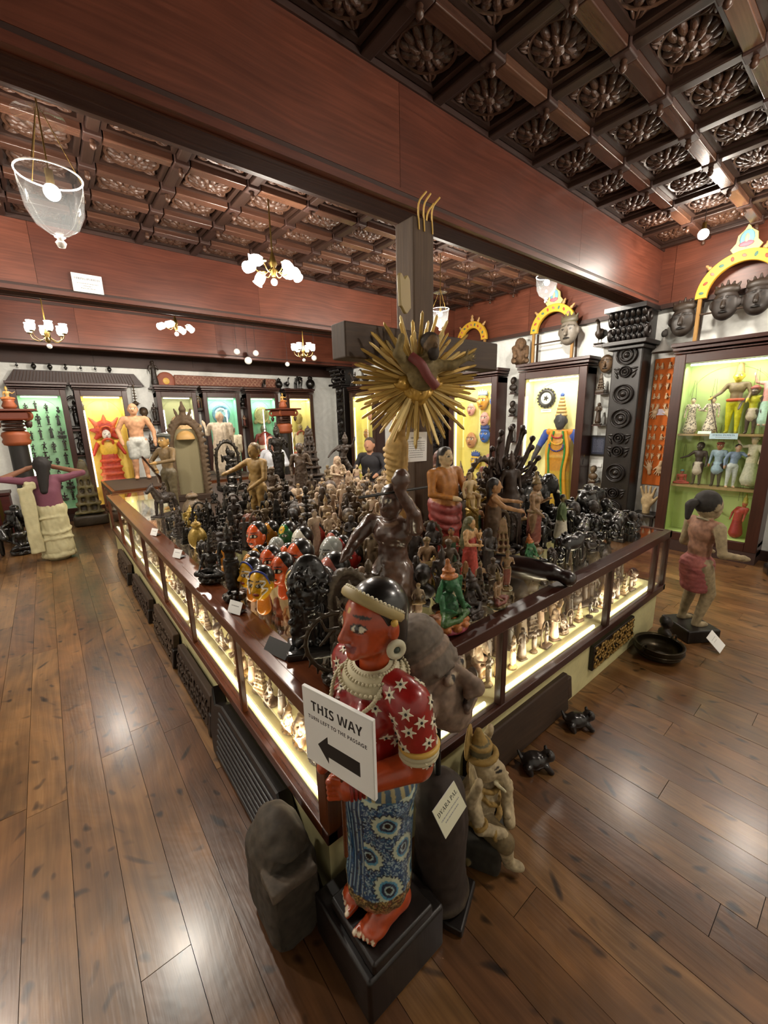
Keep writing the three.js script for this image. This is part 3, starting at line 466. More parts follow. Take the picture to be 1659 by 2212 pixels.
// every template: parts as lists of shapes
const TPL = {
  standing: (c) => ({ body: lift(scaleP(human({ c, crown: 0.13, collar: 1, belt: 1, w: 1.1, L: [[0.17, 0.14, 0.02], [0.15, 0.2, 0.13]], R: [[0.16, 0.12, 0.03], [0.12, 0.02, 0.14]], skirt: [0.06, 0.1], bust: rnd() < 0.5 }), 0.85), 0.1), base: lotusBase(0.15, 0.1, c.base ?? c.cloth, c.gold) }),
  seated: (c) => ({ body: lift(scaleP(human({ sit: 'lotus', c, crown: 0.2, collar: 1, w: 1.15, L: [[0.18, 0.12, 0.05], [0.16, 0.14, 0.17]], R: [[0.19, 0.1, 0.05], [0.15, 0.05, 0.18]], L2: [[0.2, 0.26, 0], [0.19, 0.4, 0.03]], R2: [[0.2, 0.26, 0], [0.19, 0.4, 0.03]] }), 1.15), 0.13), base: lotusBase(0.3, 0.15, c.base ?? c.cloth, c.gold) }),
  aureole: (c) => ({ body: lift(scaleP(human({ c, crown: 0.1, collar: 1, belt: 1, w: 1.1, L: [[0.17, 0.14, 0.02], [0.15, 0.2, 0.13]], R: [[0.18, 0.16, 0.02], [0.2, 0.3, 0.06]], skirt: [0.08, 0.1] }), 0.72), 0.1), base: [Bo([0, 0.05, 0], [0.25, 0.05, 0.15], 0.015, c.base ?? c.cloth)], halo: arch(0.22, 0.55, 0.95, 0.03, c.gold) }),
  ganesha: (c) => ({ body: lift(scaleP([...human({ sit: 'lotus', c: { ...c, hair: null }, w: 1.35, belly: 0.035, head: 0.9, L: [[0.2, 0.12, 0.06], [0.17, 0.1, 0.2]], R: [[0.2, 0.12, 0.06], [0.17, 0.13, 0.2]], L2: [[0.24, 0.26, 0], [0.24, 0.42, 0.03]], R2: [[0.24, 0.26, 0], [0.24, 0.42, 0.03]], aw: 1.25 }), El([0, 0.53, 0.03], [0.12, 0.12, 0.11], c.skin, 0.02), ...both(El([0.16, 0.52, 0], [0.085, 0.1, 0.02], c.skin, 0.02, [0, -0.4, 0.2])), Cp([0, 0.5, 0.13], [0.0, 0.36, 0.2], 0.055, 0.042, c.skin, 0.02), Cp([0, 0.36, 0.2], [0.05, 0.24, 0.21], 0.042, 0.032, c.skin, 0.01), Cp([0.05, 0.24, 0.21], [0.11, 0.25, 0.22], 0.032, 0.024, c.skin, 0.01), ...both(Cp([0.06, 0.44, 0.12], [0.075, 0.4, 0.18], 0.014, 0.006, 0xd8cfae, 0.004)), Cp([0, 0.62, 0], [0, 0.8, -0.02], 0.1, 0.03, c.gold, 0.01), To([0, 0.63, 0.01], 0.1, 0.02, c.gold, 0.006, [PI / 2 - 0.1, 0, 0]), To([0, 0.71, 0], 0.075, 0.016, c.gold, 0.006, [PI / 2, 0, 0]), El([0, 0.83, -0.02], [0.03, 0.035, 0.03], c.gold, 0.006)], 1.03), 0.13), base: lotusBase(0.32, 0.16, c.base ?? c.cloth, c.petal ?? c.gold) }),
  dancer: (c) => ({ body: lift(scaleP(human({ c, crown: 0.1, collar: 1, belt: 1, lean: 0.18, bust: 1, L: [[0.2, 0.26, 0.02], [0.26, 0.42, 0.05]], R: [[0.22, 0.18, 0.03], [0.3, 0.1, 0.1]], LL: [[0.16, 0.32, 0.06], [0.05, 0.16, 0.03]], RL: [[0.1, 0.26, 0.06], [0.05, 0.035, 0]] }), 0.86), 0.09), base: lotusBase(0.2, 0.1, c.base ?? c.cloth, c.gold) }),
  mother: (c) => ({ body: lift(scaleP([...human({ c, robe: 0.14, top: 1, L: [[0.16, 0.13, 0.05], [0.05, 0.14, 0.14]], R: [[0.16, 0.13, 0.05], [-0.02, 0.1, 0.15]], veil: c.veil ?? c.cloth }), ...scaleP(human({ c: { ...c, cloth: c.gold } }), 0.34, [0.06, 0.5, 0.12])], 0.95), 0.05), base: [Bo([0, 0.03, 0], [0.17, 0.03, 0.15], 0.012, c.base ?? c.cloth)] }),
  robed: (c) => ({ body: lift(scaleP(human({ c, robe: 0.14, sleeve: true, L: [[0.17, 0.12, 0.03], [0.1, 0.16, 0.15]], R: [[0.16, 0.1, 0], [0.15, -0.02, 0.06]], beard: rnd() < 0.4 ? c.hair : undefined }), 0.95), 0.05), base: [Bo([0, 0.03, 0], [0.15, 0.03, 0.14], 0.012, c.base ?? c.cloth)] }),
  musician: (c) => ({ body: lift(scaleP([...human({ c, turban: c.gold, L: [[0.18, 0.12, 0.08], [0.09, 0.1, 0.18]], R: [[0.18, 0.12, 0.08], [0.08, 0.04, 0.18]], skirt: [0.2, 0.1] }), Cp([-0.16, 0.5, 0.15], [0.16, 0.54, 0.15], 0.06, 0.06, c.gold, 0.005)], 0.95), 0.05), base: [Bo([0, 0.03, 0], [0.16, 0.03, 0.13], 0.012, c.base ?? c.cloth)] }),
  bust: (c) => ({ body: [El([0, 0.34, 0], [0.26, 0.2, 0.16], c.cloth, 0.03), Cp([0, 0.42, 0], [0, 0.6, 0.01], 0.1, 0.09, c.skin, 0.03), El([0, 0.72, 0.03], [0.15, 0.19, 0.17], c.skin, 0.02), El([0, 0.6, 0.1], [0.09, 0.07, 0.08], c.skin, 0.03), Cp([0, 0.75, 0.18], [0, 0.68, 0.21], 0.018, 0.03, c.skin, 0.015), ...both(El([0.15, 0.7, 0], [0.03, 0.06, 0.04], c.skin, 0.01)), El([0, 0.79, -0.03], [0.17, 0.17, 0.17], c.hair, 0.01)], base: [Bo([0, 0.06, 0], [0.16, 0.06, 0.12], 0.02, c.base ?? c.cloth), Cp([0, 0.1, 0], [0, 0.2, 0], 0.08, 0.1, c.base ?? c.cloth)] }),
  elephant: (c) => ({ body: [El([0, 0.58, -0.05], [0.2, 0.23, 0.34], c.skin, 0.03), El([0, 0.72, 0.33], [0.14, 0.17, 0.15], c.skin, 0.05), Cp([0, 0.66, 0.46], [0, 0.35, 0.55], 0.075, 0.05, c.skin, 0.03), Cp([0, 0.35, 0.55], [0, 0.16, 0.52], 0.05, 0.035, c.skin, 0.02), ...both(El([0.17, 0.7, 0.26], [0.03, 0.16, 0.12], c.skin, 0.02, [0, 0.5, 0])), ...both(Cp([0.07, 0.58, 0.44], [0.09, 0.5, 0.6], 0.022, 0.01, 0xd9d0b4, 0.006)), ...both(Cp([0.12, 0.5, 0.17], [0.12, 0.04, 0.18], 0.08, 0.07, c.skin, 0.03)), ...both(Cp([0.12, 0.5, -0.25], [0.12, 0.04, -0.26], 0.085, 0.07, c.skin, 0.03)), Bo([0, 0.78, -0.06], [0.17, 0.05, 0.17], 0.03, c.gold, 0.02), El([0, 0.88, -0.06], [0.1, 0.08, 0.1], c.gold, 0.02)], base: [Bo([0, 0.02, 0], [0.22, 0.02, 0.42], 0.01, c.base ?? c.cloth)] }),
  buffalo: (c) => ({ body: [El([0, 0.5, -0.08], [0.2, 0.22, 0.42], c.skin, 0.04), El([0, 0.62, 0.18], [0.15, 0.17, 0.2], c.skin, 0.05), Cp([0, 0.62, 0.34], [0, 0.62, 0.52], 0.11, 0.1, c.skin, 0.04), Cp([0, 0.62, 0.52], [0, 0.48, 0.68], 0.1, 0.065, c.skin, 0.03), ...both(Cp([0.08, 0.72, 0.5], [0.26, 0.76, 0.42], 0.035, 0.028, c.hair, 0.01)), ...both(Cp([0.26, 0.76, 0.42], [0.3, 0.88, 0.3], 0.028, 0.01, c.hair, 0.005)), ...both(El([0.15, 0.64, 0.46], [0.07, 0.025, 0.035], c.skin, 0.01)), ...both(Cp([0.11, 0.42, 0.2], [0.11, 0.04, 0.2], 0.065, 0.045, c.skin, 0.03)), ...both(Cp([0.11, 0.42, -0.36], [0.11, 0.04, -0.38], 0.07, 0.045, c.skin, 0.03)), Cp([0, 0.58, -0.48], [0, 0.2, -0.52], 0.02, 0.016, c.skin, 0.01)] }),
  rider: (c) => ({ body: [El([0, 0.42, -0.02], [0.12, 0.13, 0.28], c.skin, 0.03), Cp([0, 0.48, 0.2], [0, 0.7, 0.33], 0.09, 0.06, c.skin, 0.03), Cp([0, 0.72, 0.33], [0, 0.62, 0.46], 0.06, 0.04, c.skin, 0.02), ...both(Cp([0.03, 0.78, 0.31], [0.035, 0.83, 0.3], 0.016, 0.008, c.skin, 0.005)), ...both(Cp([0.07, 0.36, 0.18], [0.08, 0.03, 0.22], 0.045, 0.028, c.skin, 0.02)), ...both(Cp([0.07, 0.36, -0.2], [0.08, 0.03, -0.24], 0.055, 0.03, c.skin, 0.02)), Cp([0, 0.46, -0.28], [0, 0.16, -0.36], 0.025, 0.03, c.hair, 0.01), ...scaleP(human({ c: { ...c, skin: c.face ?? c.gold }, turban: c.gold, sit: 'chair', py: 0.5, L: [[0.15, 0.14, 0.08], [0.08, 0.1, 0.18]], R: [[0.18, 0.16, 0.03], [0.16, 0.28, 0.12]] }), 0.55, [0, 0.25, -0.02])], base: [Bo([0, 0.02, 0], [0.15, 0.02, 0.34], 0.01, c.base ?? c.cloth)] }),
  tower: (c) => { const P = []; for (let j = 0; j < 6; j++) { const y = 0.2 + j * 0.13, r = 0.2 - j * 0.026; P.push(Bo([0, y, 0], [r, 0.02, r * 0.6], 0.008, c.gold, 0.006)); for (let i = -1; i < 2; i++) P.push(Cp([i * r * 0.6, y + 0.03, r * 0.4], [i * r * 0.6, y + 0.08, r * 0.4], 0.028, 0.022, c.skin, 0.012), El([i * r * 0.6, y + 0.108, r * 0.42], [0.02, 0.024, 0.02], c.skin, 0.006)); P.push(El([0, y + 0.06, -0.02], [r * 0.8, 0.07, r * 0.4], c.cloth, 0.02)); } P.push(Cp([0, 0.96, 0], [0, 1.02, 0], 0.04, 0.012, c.gold)); return { body: P, base: [Bo([0, 0.08, 0], [0.22, 0.08, 0.15], 0.015, c.base ?? c.cloth)] }; },
  vase: (c) => ({ body: [El([0, 0.38, 0], [0.34, 0.36, 0.34], c.skin, 0.03), Cp([0, 0.66, 0], [0, 0.78, 0], 0.16, 0.14, c.skin, 0.04), To([0, 0.8, 0], 0.16, 0.035, c.gold, 0.01, [PI / 2, 0, 0]), El([0, 0.84, 0], [0.17, 0.07, 0.17], c.cloth, 0.01), El([0, 0.94, 0], [0.04, 0.06, 0.04], c.gold, 0.02)], base: [Cp([0, 0.03, 0], [0, 0.08, 0], 0.19, 0.15, c.cloth)] }),
  lampstand: (c) => { const P = [Cp([0, 0.05, 0], [0, 0.95, 0], 0.03, 0.02, c.skin, 0.01)]; for (let j = 0; j < 5; j++) P.push(El([0, 0.25 + j * 0.15, 0], [0.15 - j * 0.02, 0.022, 0.15 - j * 0.02], c.gold, 0.01), El([0, 0.33 + j * 0.15, 0], [0.04, 0.03, 0.04], c.skin, 0.01)); P.push(El([0, 0.97, 0], [0.05, 0.06, 0.05], c.gold, 0.01)); return { body: P, base: [Cp([0, 0.03, 0], [0, 0.07, 0], 0.18, 0.09, c.cloth, 0.01)] }; },
  bird: (c) => ({ body: [El([0, 0.4, 0], [0.16, 0.2, 0.28], c.skin, 0.03), Cp([0, 0.5, 0.2], [0, 0.78, 0.26], 0.08, 0.045, c.skin, 0.03), Cp([0, 0.78, 0.26], [0, 0.86, 0.38], 0.06, 0.05, c.skin, 0.02), Cp([0, 0.86, 0.42], [0, 0.78, 0.56], 0.03, 0.012, c.gold, 0.008), Cp([0, 0.42, -0.2], [0, 0.5, -0.55], 0.1, 0.05, c.cloth, 0.03), ...both(El([0.14, 0.42, -0.05], [0.03, 0.13, 0.24], c.cloth, 0.02)), ...both(Cp([0.06, 0.24, 0.02], [0.06, 0.06, 0.04], 0.022, 0.018, c.gold, 0.01))], base: [Bo([0, 0.03, 0], [0.18, 0.03, 0.22], 0.01, c.base ?? c.cloth)] }),
};
const PAL = {
  bronze: { words: 'black bronze', c: { skin: 0x231f1a, hair: 0x181512, cloth: 0x1f1b17, gold: 0x302a21 }, m: 'vcMetal' },
  ebony: { words: 'dark wooden', c: { skin: 0x2c2118, hair: 0x1a140f, cloth: 0x241b14, gold: 0x372a1f }, m: 'vc' },
  walnut: { words: 'brown wooden', c: { skin: 0x453524, hair: 0x2a2016, cloth: 0x3b2c1e, gold: 0x53432e }, m: 'vc' },
  tan: { words: 'tan wooden', c: { skin: 0x6b593f, hair: 0x413323, cloth: 0x5d4a32, gold: 0x746343 }, m: 'vc' },
  ivory: { words: 'cream painted', c: { skin: 0xb39c80, hair: 0x453428, cloth: 0xa88c74, gold: 0x96794a, base: 0x594433 }, m: 'vc' },
  painted: { words: 'worn red painted', c: { skin: 0x86694a, hair: 0x1d1712, cloth: 0x6a3629, gold: 0x6d5932, base: 0x384030 }, m: 'vc' },
  emerald: { words: 'green painted', c: { skin: 0x8a5e38, hair: 0x1c1612, cloth: 0x304b33, gold: 0x806432, base: 0x522a2e }, m: 'vc' },
  gilt: { words: 'gilded yellow', c: { skin: 0x947a35, hair: 0x5d471c, cloth: 0x80662c, gold: 0xa98c43 }, m: 'vcMetal' },
  stone: { words: 'black stone', c: { skin: 0x15120f, hair: 0x0f0c0a, cloth: 0x13100e, gold: 0x1c1814 }, m: 'vcGloss' },
};
const KIND = { standing: ['deity_figurine', 'standing deity with a tall crown', 'figurine'], seated: ['seated_deity', 'cross-legged deity with raised hands', 'figurine'], aureole: ['arched_deity', 'deity inside a beaded arch', 'figurine'], ganesha: ['elephant_headed_deity', 'seated elephant-headed deity', 'figurine'], dancer: ['dancer_figurine', 'dancer with raised arm', 'figurine'], mother: ['mother_and_child', 'veiled mother holding a child', 'figurine'], robed: ['robed_figurine', 'saint in a long robe', 'figurine'], musician: ['drummer_figurine', 'turbaned drummer', 'figurine'], bust: ['small_bust', 'head-and-shoulders bust', 'bust'], elephant: ['elephant_figurine', 'elephant with a saddle', 'figurine'], buffalo: ['buffalo_figurine', 'horned buffalo', 'figurine'], rider: ['horse_rider', 'rider on a horse', 'figurine'], tower: ['tiered_carving', 'tiered carving of many small figures', 'carving'], vase: ['lidded_urn', 'lidded round urn', 'urn'], lampstand: ['oil_lamp_stand', 'tiered oil lamp stand', 'lamp stand'], bird: ['bird_figurine', 'long-necked bird', 'figurine'] };
const protoCache = {};
function figure(kind, pal, pos, h, turn, label, group, o = {}) {
  const key = kind + pal + (o.fine ? 'f' : o.low ? 'l' : '') + (o.variant ?? '');
  const [nm, words, cat] = KIND[kind], P = PAL[pal];
  const place = (g) => { g.position.set(...pos); g.rotation.y = turn; g.scale.set(h * (o.wide ?? 1), h, h * (o.wide ?? 1)); g.userData = { label, category: cat, ...(group && { group }) }; g.name = numbered(nm); scene.add(g); return g; };
  if (protoCache[key]) return place(protoCache[key].clone());
  const T = TPL[kind]({ ...P.c, ...o.c }), g = new THREE.Group(), hh = o.fine ? 1 / 72 : o.low ? 1 / 27 : 1 / 36, opt = { amp: o.amp ?? 0.008, freq: [34, 34, 34], mottle: 0.35 };
  part('body', sculpt(T.body, hh, opt), M[P.m], g);
  if (T.base) part('pedestal', sculpt(T.base, hh * 1.15, opt), M[P.m], g);
  if (T.halo && o.slab) T.halo.push(Bo([0, 0.42, -0.085], [0.21, 0.4, 0.03], 0.02, P.c.cloth, 0.02), El([0, 0.72, -0.085], [0.21, 0.26, 0.03], P.c.cloth, 0.02));
  if (T.halo) part('aureole', sculpt(T.halo, hh, opt), M[P.m], g);
  protoCache[key] = g; return place(g.clone());
}
// ---------------------------------------------------------------- the painted woman holding the sign
{
  const t = thing('painted_woman_statue', 'life-like wooden woman painted with red blouse and blue patterned skirt holding a direction sign', 'statue', [0.715, 0.25, -0.955], -PI / 2);
  const S = 0xa33f18, h = 0.0058, opt = { mottle: 0.16, unit: 0.8 };
  const fing = []; // left fist round the stick
  for (let i = 0; i < 4; i++) { const y = 0.705 - i * 0.019, q = 0.0105 - i * 0.0006; fing.push(Cp([0.078, y, 0.19], [0.05, y - 0.002, 0.222], q, q, S, 0.004), Cp([0.05, y - 0.002, 0.222], [0.036, y - 0.004, 0.2], q, q * 0.9, S, 0.004)); }
  fing.push(Cp([0.085, 0.71, 0.18], [0.062, 0.722, 0.214], 0.012, 0.0095, S, 0.006));
  const toes = []; for (const [s, x0, z0] of [[1, 0.07, 0.0], [-1, -0.06, -0.01]]) { toes.push(El([x0, 0.05, z0 + 0.03], [0.042, 0.045, 0.08], S, 0.02), El([x0, 0.028, z0 + 0.09], [0.045, 0.024, 0.05], S, 0.02), El([x0, 0.05, z0 - 0.03], [0.038, 0.05, 0.04], S, 0.02)); for (let i = 0; i < 5; i++) { const x = x0 + s * (-0.034 + i * 0.0165), L = 0.15 - i * 0.007, q = i ? 0.0085 : 0.0125; toes.push(Cp([x, 0.02, z0 + 0.115], [x, 0.013, z0 + L], q, q, S, 0.003)); } }
  const headY = 1.135, face = [
    El([0, headY, 0.005], [0.082, 0.112, 0.098], S, 0.02), El([0, headY - 0.062, 0.035], [0.056, 0.045, 0.06], S, 0.03), Cp([0, 0.96, -0.005], [0, 1.05, -0.005], 0.05, 0.046, S, 0.02),
    Cp([0, headY + 0.02, 0.095], [0, headY - 0.024, 0.118], 0.009, 0.015, S, 0.012), ...both(El([0.011, headY - 0.03, 0.108], [0.011, 0.009, 0.011], S, 0.006)),
    El([0, headY - 0.055, 0.094], [0.026, 0.007, 0.014], 0x6e1510, 0.003), El([0, headY - 0.065, 0.091], [0.022, 0.008, 0.014], 0x6e1510, 0.003), El([0, headY - 0.09, 0.08], [0.022, 0.02, 0.022], S, 0.015),
    ...both(El([0.088, headY - 0.01, -0.012], [0.011, 0.034, 0.02], S, 0.006)), ...both(El([0.038, headY + 0.012, 0.082], [0.021, 0.012, 0.014], S, 0.006)),
  ];
  const arms = [Cp([0.185, 0.76, -0.02], [0.178, 0.71, -0.02], 0.05, 0.047, S, 0.01), Cp([0.178, 0.71, -0.015], [0.09, 0.685, 0.17], 0.047, 0.033, S, 0.012), El([0.078, 0.68, 0.186], [0.03, 0.042, 0.022], S, 0.012), ...fing,
    Cp([-0.185, 0.76, -0.02], [-0.18, 0.7, -0.02], 0.05, 0.046, S, 0.01), Cp([-0.18, 0.7, -0.015], [-0.15, 0.6, 0.1], 0.046, 0.033, S, 0.012), Cp([-0.15, 0.6, 0.1], [-0.148, 0.55, 0.135], 0.034, 0.022, S, 0.01)];
  const paint = [
    ...both(El([0.046, headY + 0.014, 0.095], [0.03, 0.0155, 0.03], 0x15100c, 0)), ...both(El([0.046, headY + 0.013, 0.098], [0.025, 0.011, 0.03], 0xd8cfb8, 0)), ...both(El([0.042, headY + 0.013, 0.1], [0.0105, 0.0105, 0.03], 0x0e0b0a, 0)),
    ...both(El([0.05, headY + 0.046, 0.09], [0.034, 0.0055, 0.04], 0x120e0c, 0, [0, 0, -0.18])), ...both(Cp([0.07, headY + 0.018, 0.085], [0.088, headY + 0.01, 0.06], 0.006, 0.003, 0x15100c, 0)), El([0, headY + 0.06, 0.1], [0.008, 0.008, 0.03], 0xc9a24a, 0),
    ...[[1, 0.07, 0], [-1, -0.06, -0.01]].flatMap(([s, x0, z0]) => [0, 1, 2, 3, 4].map((i) => El([x0 + s * (-0.034 + i * 0.0165), 0.022, z0 + 0.155 - i * 0.007], [i ? 0.0065 : 0.009, 0.012, 0.01], 0xd9c9ae, 0))),
  ];
  const inner = [Cp([0, 1.0, 0], [0, 0.5, 0], 0.045, 0.07, S, 0.02), ...both(Cp([0.03, 0.5, 0], [0.065, 0.08, -0.01], 0.05, 0.035, S, 0.02)), ...both(Cp([0, 0.92, -0.005], [0.16, 0.92, -0.008], 0.04, 0.045, S, 0.02)), ...both(Cp([0.16, 0.92, -0.008], [0.185, 0.76, -0.02], 0.045, 0.045, S, 0.02))];
  part('body', sculpt([...inner, ...face, ...arms, ...toes], h, { ...opt, paint }), M.vcGloss, t);
  part('hair', sculpt([El([0, headY + 0.035, -0.022], [0.092, 0.096, 0.1], 0x14120f, 0.02), El([0, headY - 0.05, -0.055], [0.075, 0.11, 0.06], 0x14120f, 0.03), El([0, headY - 0.13, -0.06], [0.05, 0.07, 0.04], 0x14120f, 0.03), sub(El([0, headY - 0.02, 0.075], [0.2, 0.1, 0.075], 0x14120f, 0))], h, { mottle: 0.1 }), M.vcGloss, t);
  const band = new THREE.TorusGeometry(0.098, 0.0115, 8, 48); band.scale(0.97, 1.02, 1.5); part('headband', band, std(0x9c8a5c, 0.5), t, [0, headY + 0.052, -0.002], [PI / 2 - 0.62, 0, 0]);
  { const beads = []; for (let i = 0; i < 44; i++) { const a = 2 * PI * i / 44, g = new THREE.SphereGeometry(0.0058, 6, 4), p = V(0.0975 * Math.cos(a), 0.1 * Math.sin(a), -0.016); p.applyEuler(new THREE.Euler(PI / 2 - 0.62, 0, 0)); g.translate(p.x, p.y + headY + 0.052, p.z - 0.002); beads.push(g); } part('headband_beads', merge(beads), std(0xc9c0a0, 0.45), t); }
  for (const s of [-1, 1]) {
    const e = part('earring', new THREE.TorusGeometry(0.021, 0.0115, 10, 24), std(0xbdb79c, 0.5), t, [s * 0.1, headY - 0.065, -0.008], [0, PI / 2 - s * 0.25, 0]);
    part('gem', new THREE.SphereGeometry(0.012, 10, 8), std(0x3c463a, 0.3), e); part('ear_stud', new THREE.SphereGeometry(0.012, 10, 8), M.goldPaint, t, [s * 0.098, headY + 0.022, -0.005]);
  }
  // blouse, with its own flowers set on the cloth
  const RB = 0x8d1a17, bl = [El([0, 0.85, 0], [0.132, 0.13, 0.098], RB, 0.03), El([0, 0.7, 0], [0.108, 0.12, 0.088], RB, 0.03), ...both(El([0.058, 0.845, 0.075], [0.062, 0.06, 0.058], RB, 0.018)), Cp([-0.12, 0.93, -0.005], [0.12, 0.93, -0.005], 0.06, 0.06, RB, 0.03), ...both(Cp([0.16, 0.92, -0.008], [0.186, 0.775, -0.02], 0.064, 0.056, RB, 0.02)), sub(Bo([0, 0.545, 0], [0.3, 0.05, 0.3], 0.001, RB)), sub(El([0, 1.0, 0.01], [0.068, 0.06, 0.07], RB))];
  const bg = sculpt(bl, h, { mottle: 0.2 }); part('blouse', bg, M.vcGloss, t);
  {
    const star = (() => { const p = []; for (let i = 0; i < 12; i++) { const r = i % 2 ? 0.0085 : 0.021; p.push([r * Math.cos(i * PI / 6), r * Math.sin(i * PI / 6)]); } return extrude(p, 0.002, 0.0015); })(), dot = new THREE.SphereGeometry(0.0045, 8, 6);
    const P = bg.attributes.position, Nn = bg.attributes.normal, got = [], fm = std(0xd9d2b8, 0.5), dm = std(0x1a1310, 0.4);
    for (let tr = 0; tr < 20000 && got.length < 70; tr++) {
      const i = Math.floor(rnd() * P.count), p = V(P.getX(i), P.getY(i), P.getZ(i)), n = V(Nn.getX(i), Nn.getY(i), Nn.getZ(i));
      if (p.y < 0.7 || p.y > 0.985 || n.y < -0.6 || got.some((q) => q.distanceTo(p) < 0.043) || (Math.abs(p.x) < 0.03 && p.z > 0)) continue;
      got.push(p); const m = part('flower', star, fm, t, p.clone().addScaledVector(n, -0.001).toArray()); m.quaternion.setFromUnitVectors(V(0, 0, 1), n); const d = part('flower_centre', dot, dm, m, [0, 0, 0.004]);
    }
  }
  // skirt with paisley rings
  const skirtC = (x, y, z) => {
    const a = Math.atan2(x, z), u = a * 0.125; let c = 0x24466b;
    const n = noise.noise(u * 70, y * 70, 3) + 0.5 * noise.noise(u * 150, y * 150, 7); if (Math.abs(n) < 0.1) c = 0x8fa6ac; else if (n > 0.5) c = 0x142338; else if (n < -0.45) c = 0x2f6a85;
    const row = Math.floor((y + 0.01) / 0.135), uu = ((u + (row % 2) * 0.07) / 0.14), cu = (uu - Math.floor(uu) - 0.5) * 0.14, cv = (y + 0.01) - (row + 0.5) * 0.135;
    const r = Math.hypot(cu * 1.05 + cv * 0.25, cv * 0.95), th = Math.atan2(cv, cu), ser = 0.004 * Math.sin(th * 18);
    if (r < 0.012) c = 0x0d1118; else if (r < 0.017) c = 0x9db7b5; else if (r < 0.028) c = 0x1c2f4a; else if (r < 0.036) c = 0x4d8fae; else if (r < 0.052 + ser) c = 0xb3bda6; else if (r < 0.057 + ser) c = 0x101a2b;
    if (Math.abs(a) < 0.42) { const st = Math.abs(((a / 0.14) % 1 + 1) % 1 - 0.5); c = st < 0.12 ? 0x8f9f9d : st > 0.42 ? 0x15212f : 0x23476a; if (n > 0.4) c = 0x1a2b3d; }
    if (y < 0.155) c = Math.abs(noise.noise(x * 95, y * 95, z * 95)) < 0.12 ? 0xa58b55 : noise.noise(x * 60, y * 60, z * 60) > 0.25 ? 0x6d3a2c : 0x4a3a22;
    if (y > 0.565) c = Math.sin(a * 26) > 0.3 ? 0xa09468 : 0x3a5468;
    return sculpt.cache[c] ??= lin(c);
  };
  part('skirt', sculpt([El([0, 0.55, -0.005], [0.14, 0.13, 0.118], skirtC, 0.03), Cp([0, 0.5, 0], [0, 0.2, 0], 0.122, 0.106, skirtC, 0.03), Cp([0, 0.25, 0.005], [0, 0.14, 0.012], 0.106, 0.122, skirtC, 0.02), sub(Bo([0, 0.02, 0], [0.3, 0.05, 0.3], 0.001, skirtC)), sub(Bo([0, 0.69, 0], [0.3, 0.06, 0.3], 0.001, skirtC))], 0.0045, { mottle: 0.12, amp: 0.006, freq: [38, 3, 38] }), M.vcGloss, t);
  // jewellery
  const cream = std(0xb9b090, 0.5), neck = lathe([[0.062, 0.03], [0.075, 0.024], [0.1, 0.004], [0.118, -0.018], [0.122, -0.03], [0.112, -0.028], [0.09, -0.006], [0.066, 0.012], [0.062, 0.03]], 40); neck.scale(1, 1, 0.86);
  for (const [y, r, rz] of [[0.974, 0.1, 0.16], [0.954, 0.124, 0.16], [0.99, 0.078, 0.16]]) { const b = []; for (let i = 0; i < 46; i++) { const a = i * 2 * PI / 46; const p = V(r * Math.cos(a), 0, 0.86 * r * Math.sin(a)).applyEuler(new THREE.Euler(rz, 0, 0)); b.push(new THREE.SphereGeometry(0.0062, 6, 4).translate(p.x, p.y + y, p.z + 0.006)); } part('necklace_beads', merge(b), cream, t); }
  part('necklace', neck, cream, t, [0, 0.968, 0.006], [0.16, 0, 0]);
  for (const s of [-1, 1]) { const c = new THREE.CatmullRomCurve3([V(s * 0.085, 0.975, 0.02), V(s * 0.1, 0.93, 0.085), V(s * 0.055, 0.865, 0.137), V(s * 0.014, 0.79, 0.12), V(s * 0.008, 0.72, 0.094)]), b = []; for (let i = 0; i <= 40; i++) { const p = c.getPoint(i / 40), g = new THREE.SphereGeometry(0.0072, 7, 5); g.translate(p.x, p.y, p.z); b.push(g); } part('bead_chain', merge(b), cream, t); }
  for (const s of [-1, 1]) { for (let i = 0; i < 3; i++) part('arm_band', new THREE.TorusGeometry(0.056 - i * 0.001, 0.0085, 8, 28), i ? cream : M.goldPaint, t, [s * (0.1855 - i * 0.0008), 0.79 - i * 0.016, -0.019], [PI / 2, 0.1 * s, 0]); }
  for (let i = 0; i < 4; i++) part('bangle', new THREE.TorusGeometry(0.037 - i * 0.0006, 0.005, 8, 24), std(0x7c1a12, 0.35), t, [0.104 - i * 0.005, 0.688 - i * 0.001, 0.14 + i * 0.011], [0, -0.45, 0]);
  part('foot_slab', at(rbox(0.27, 0.05, 0.28, 0.012), 0.01, -0.026, 0.015), M.blackWood, t);
  part('pedestal', at(rbox(0.36, 0.2, 0.36, 0.015), -0.03, -0.15, -0.0), M.blackWood, t);
}
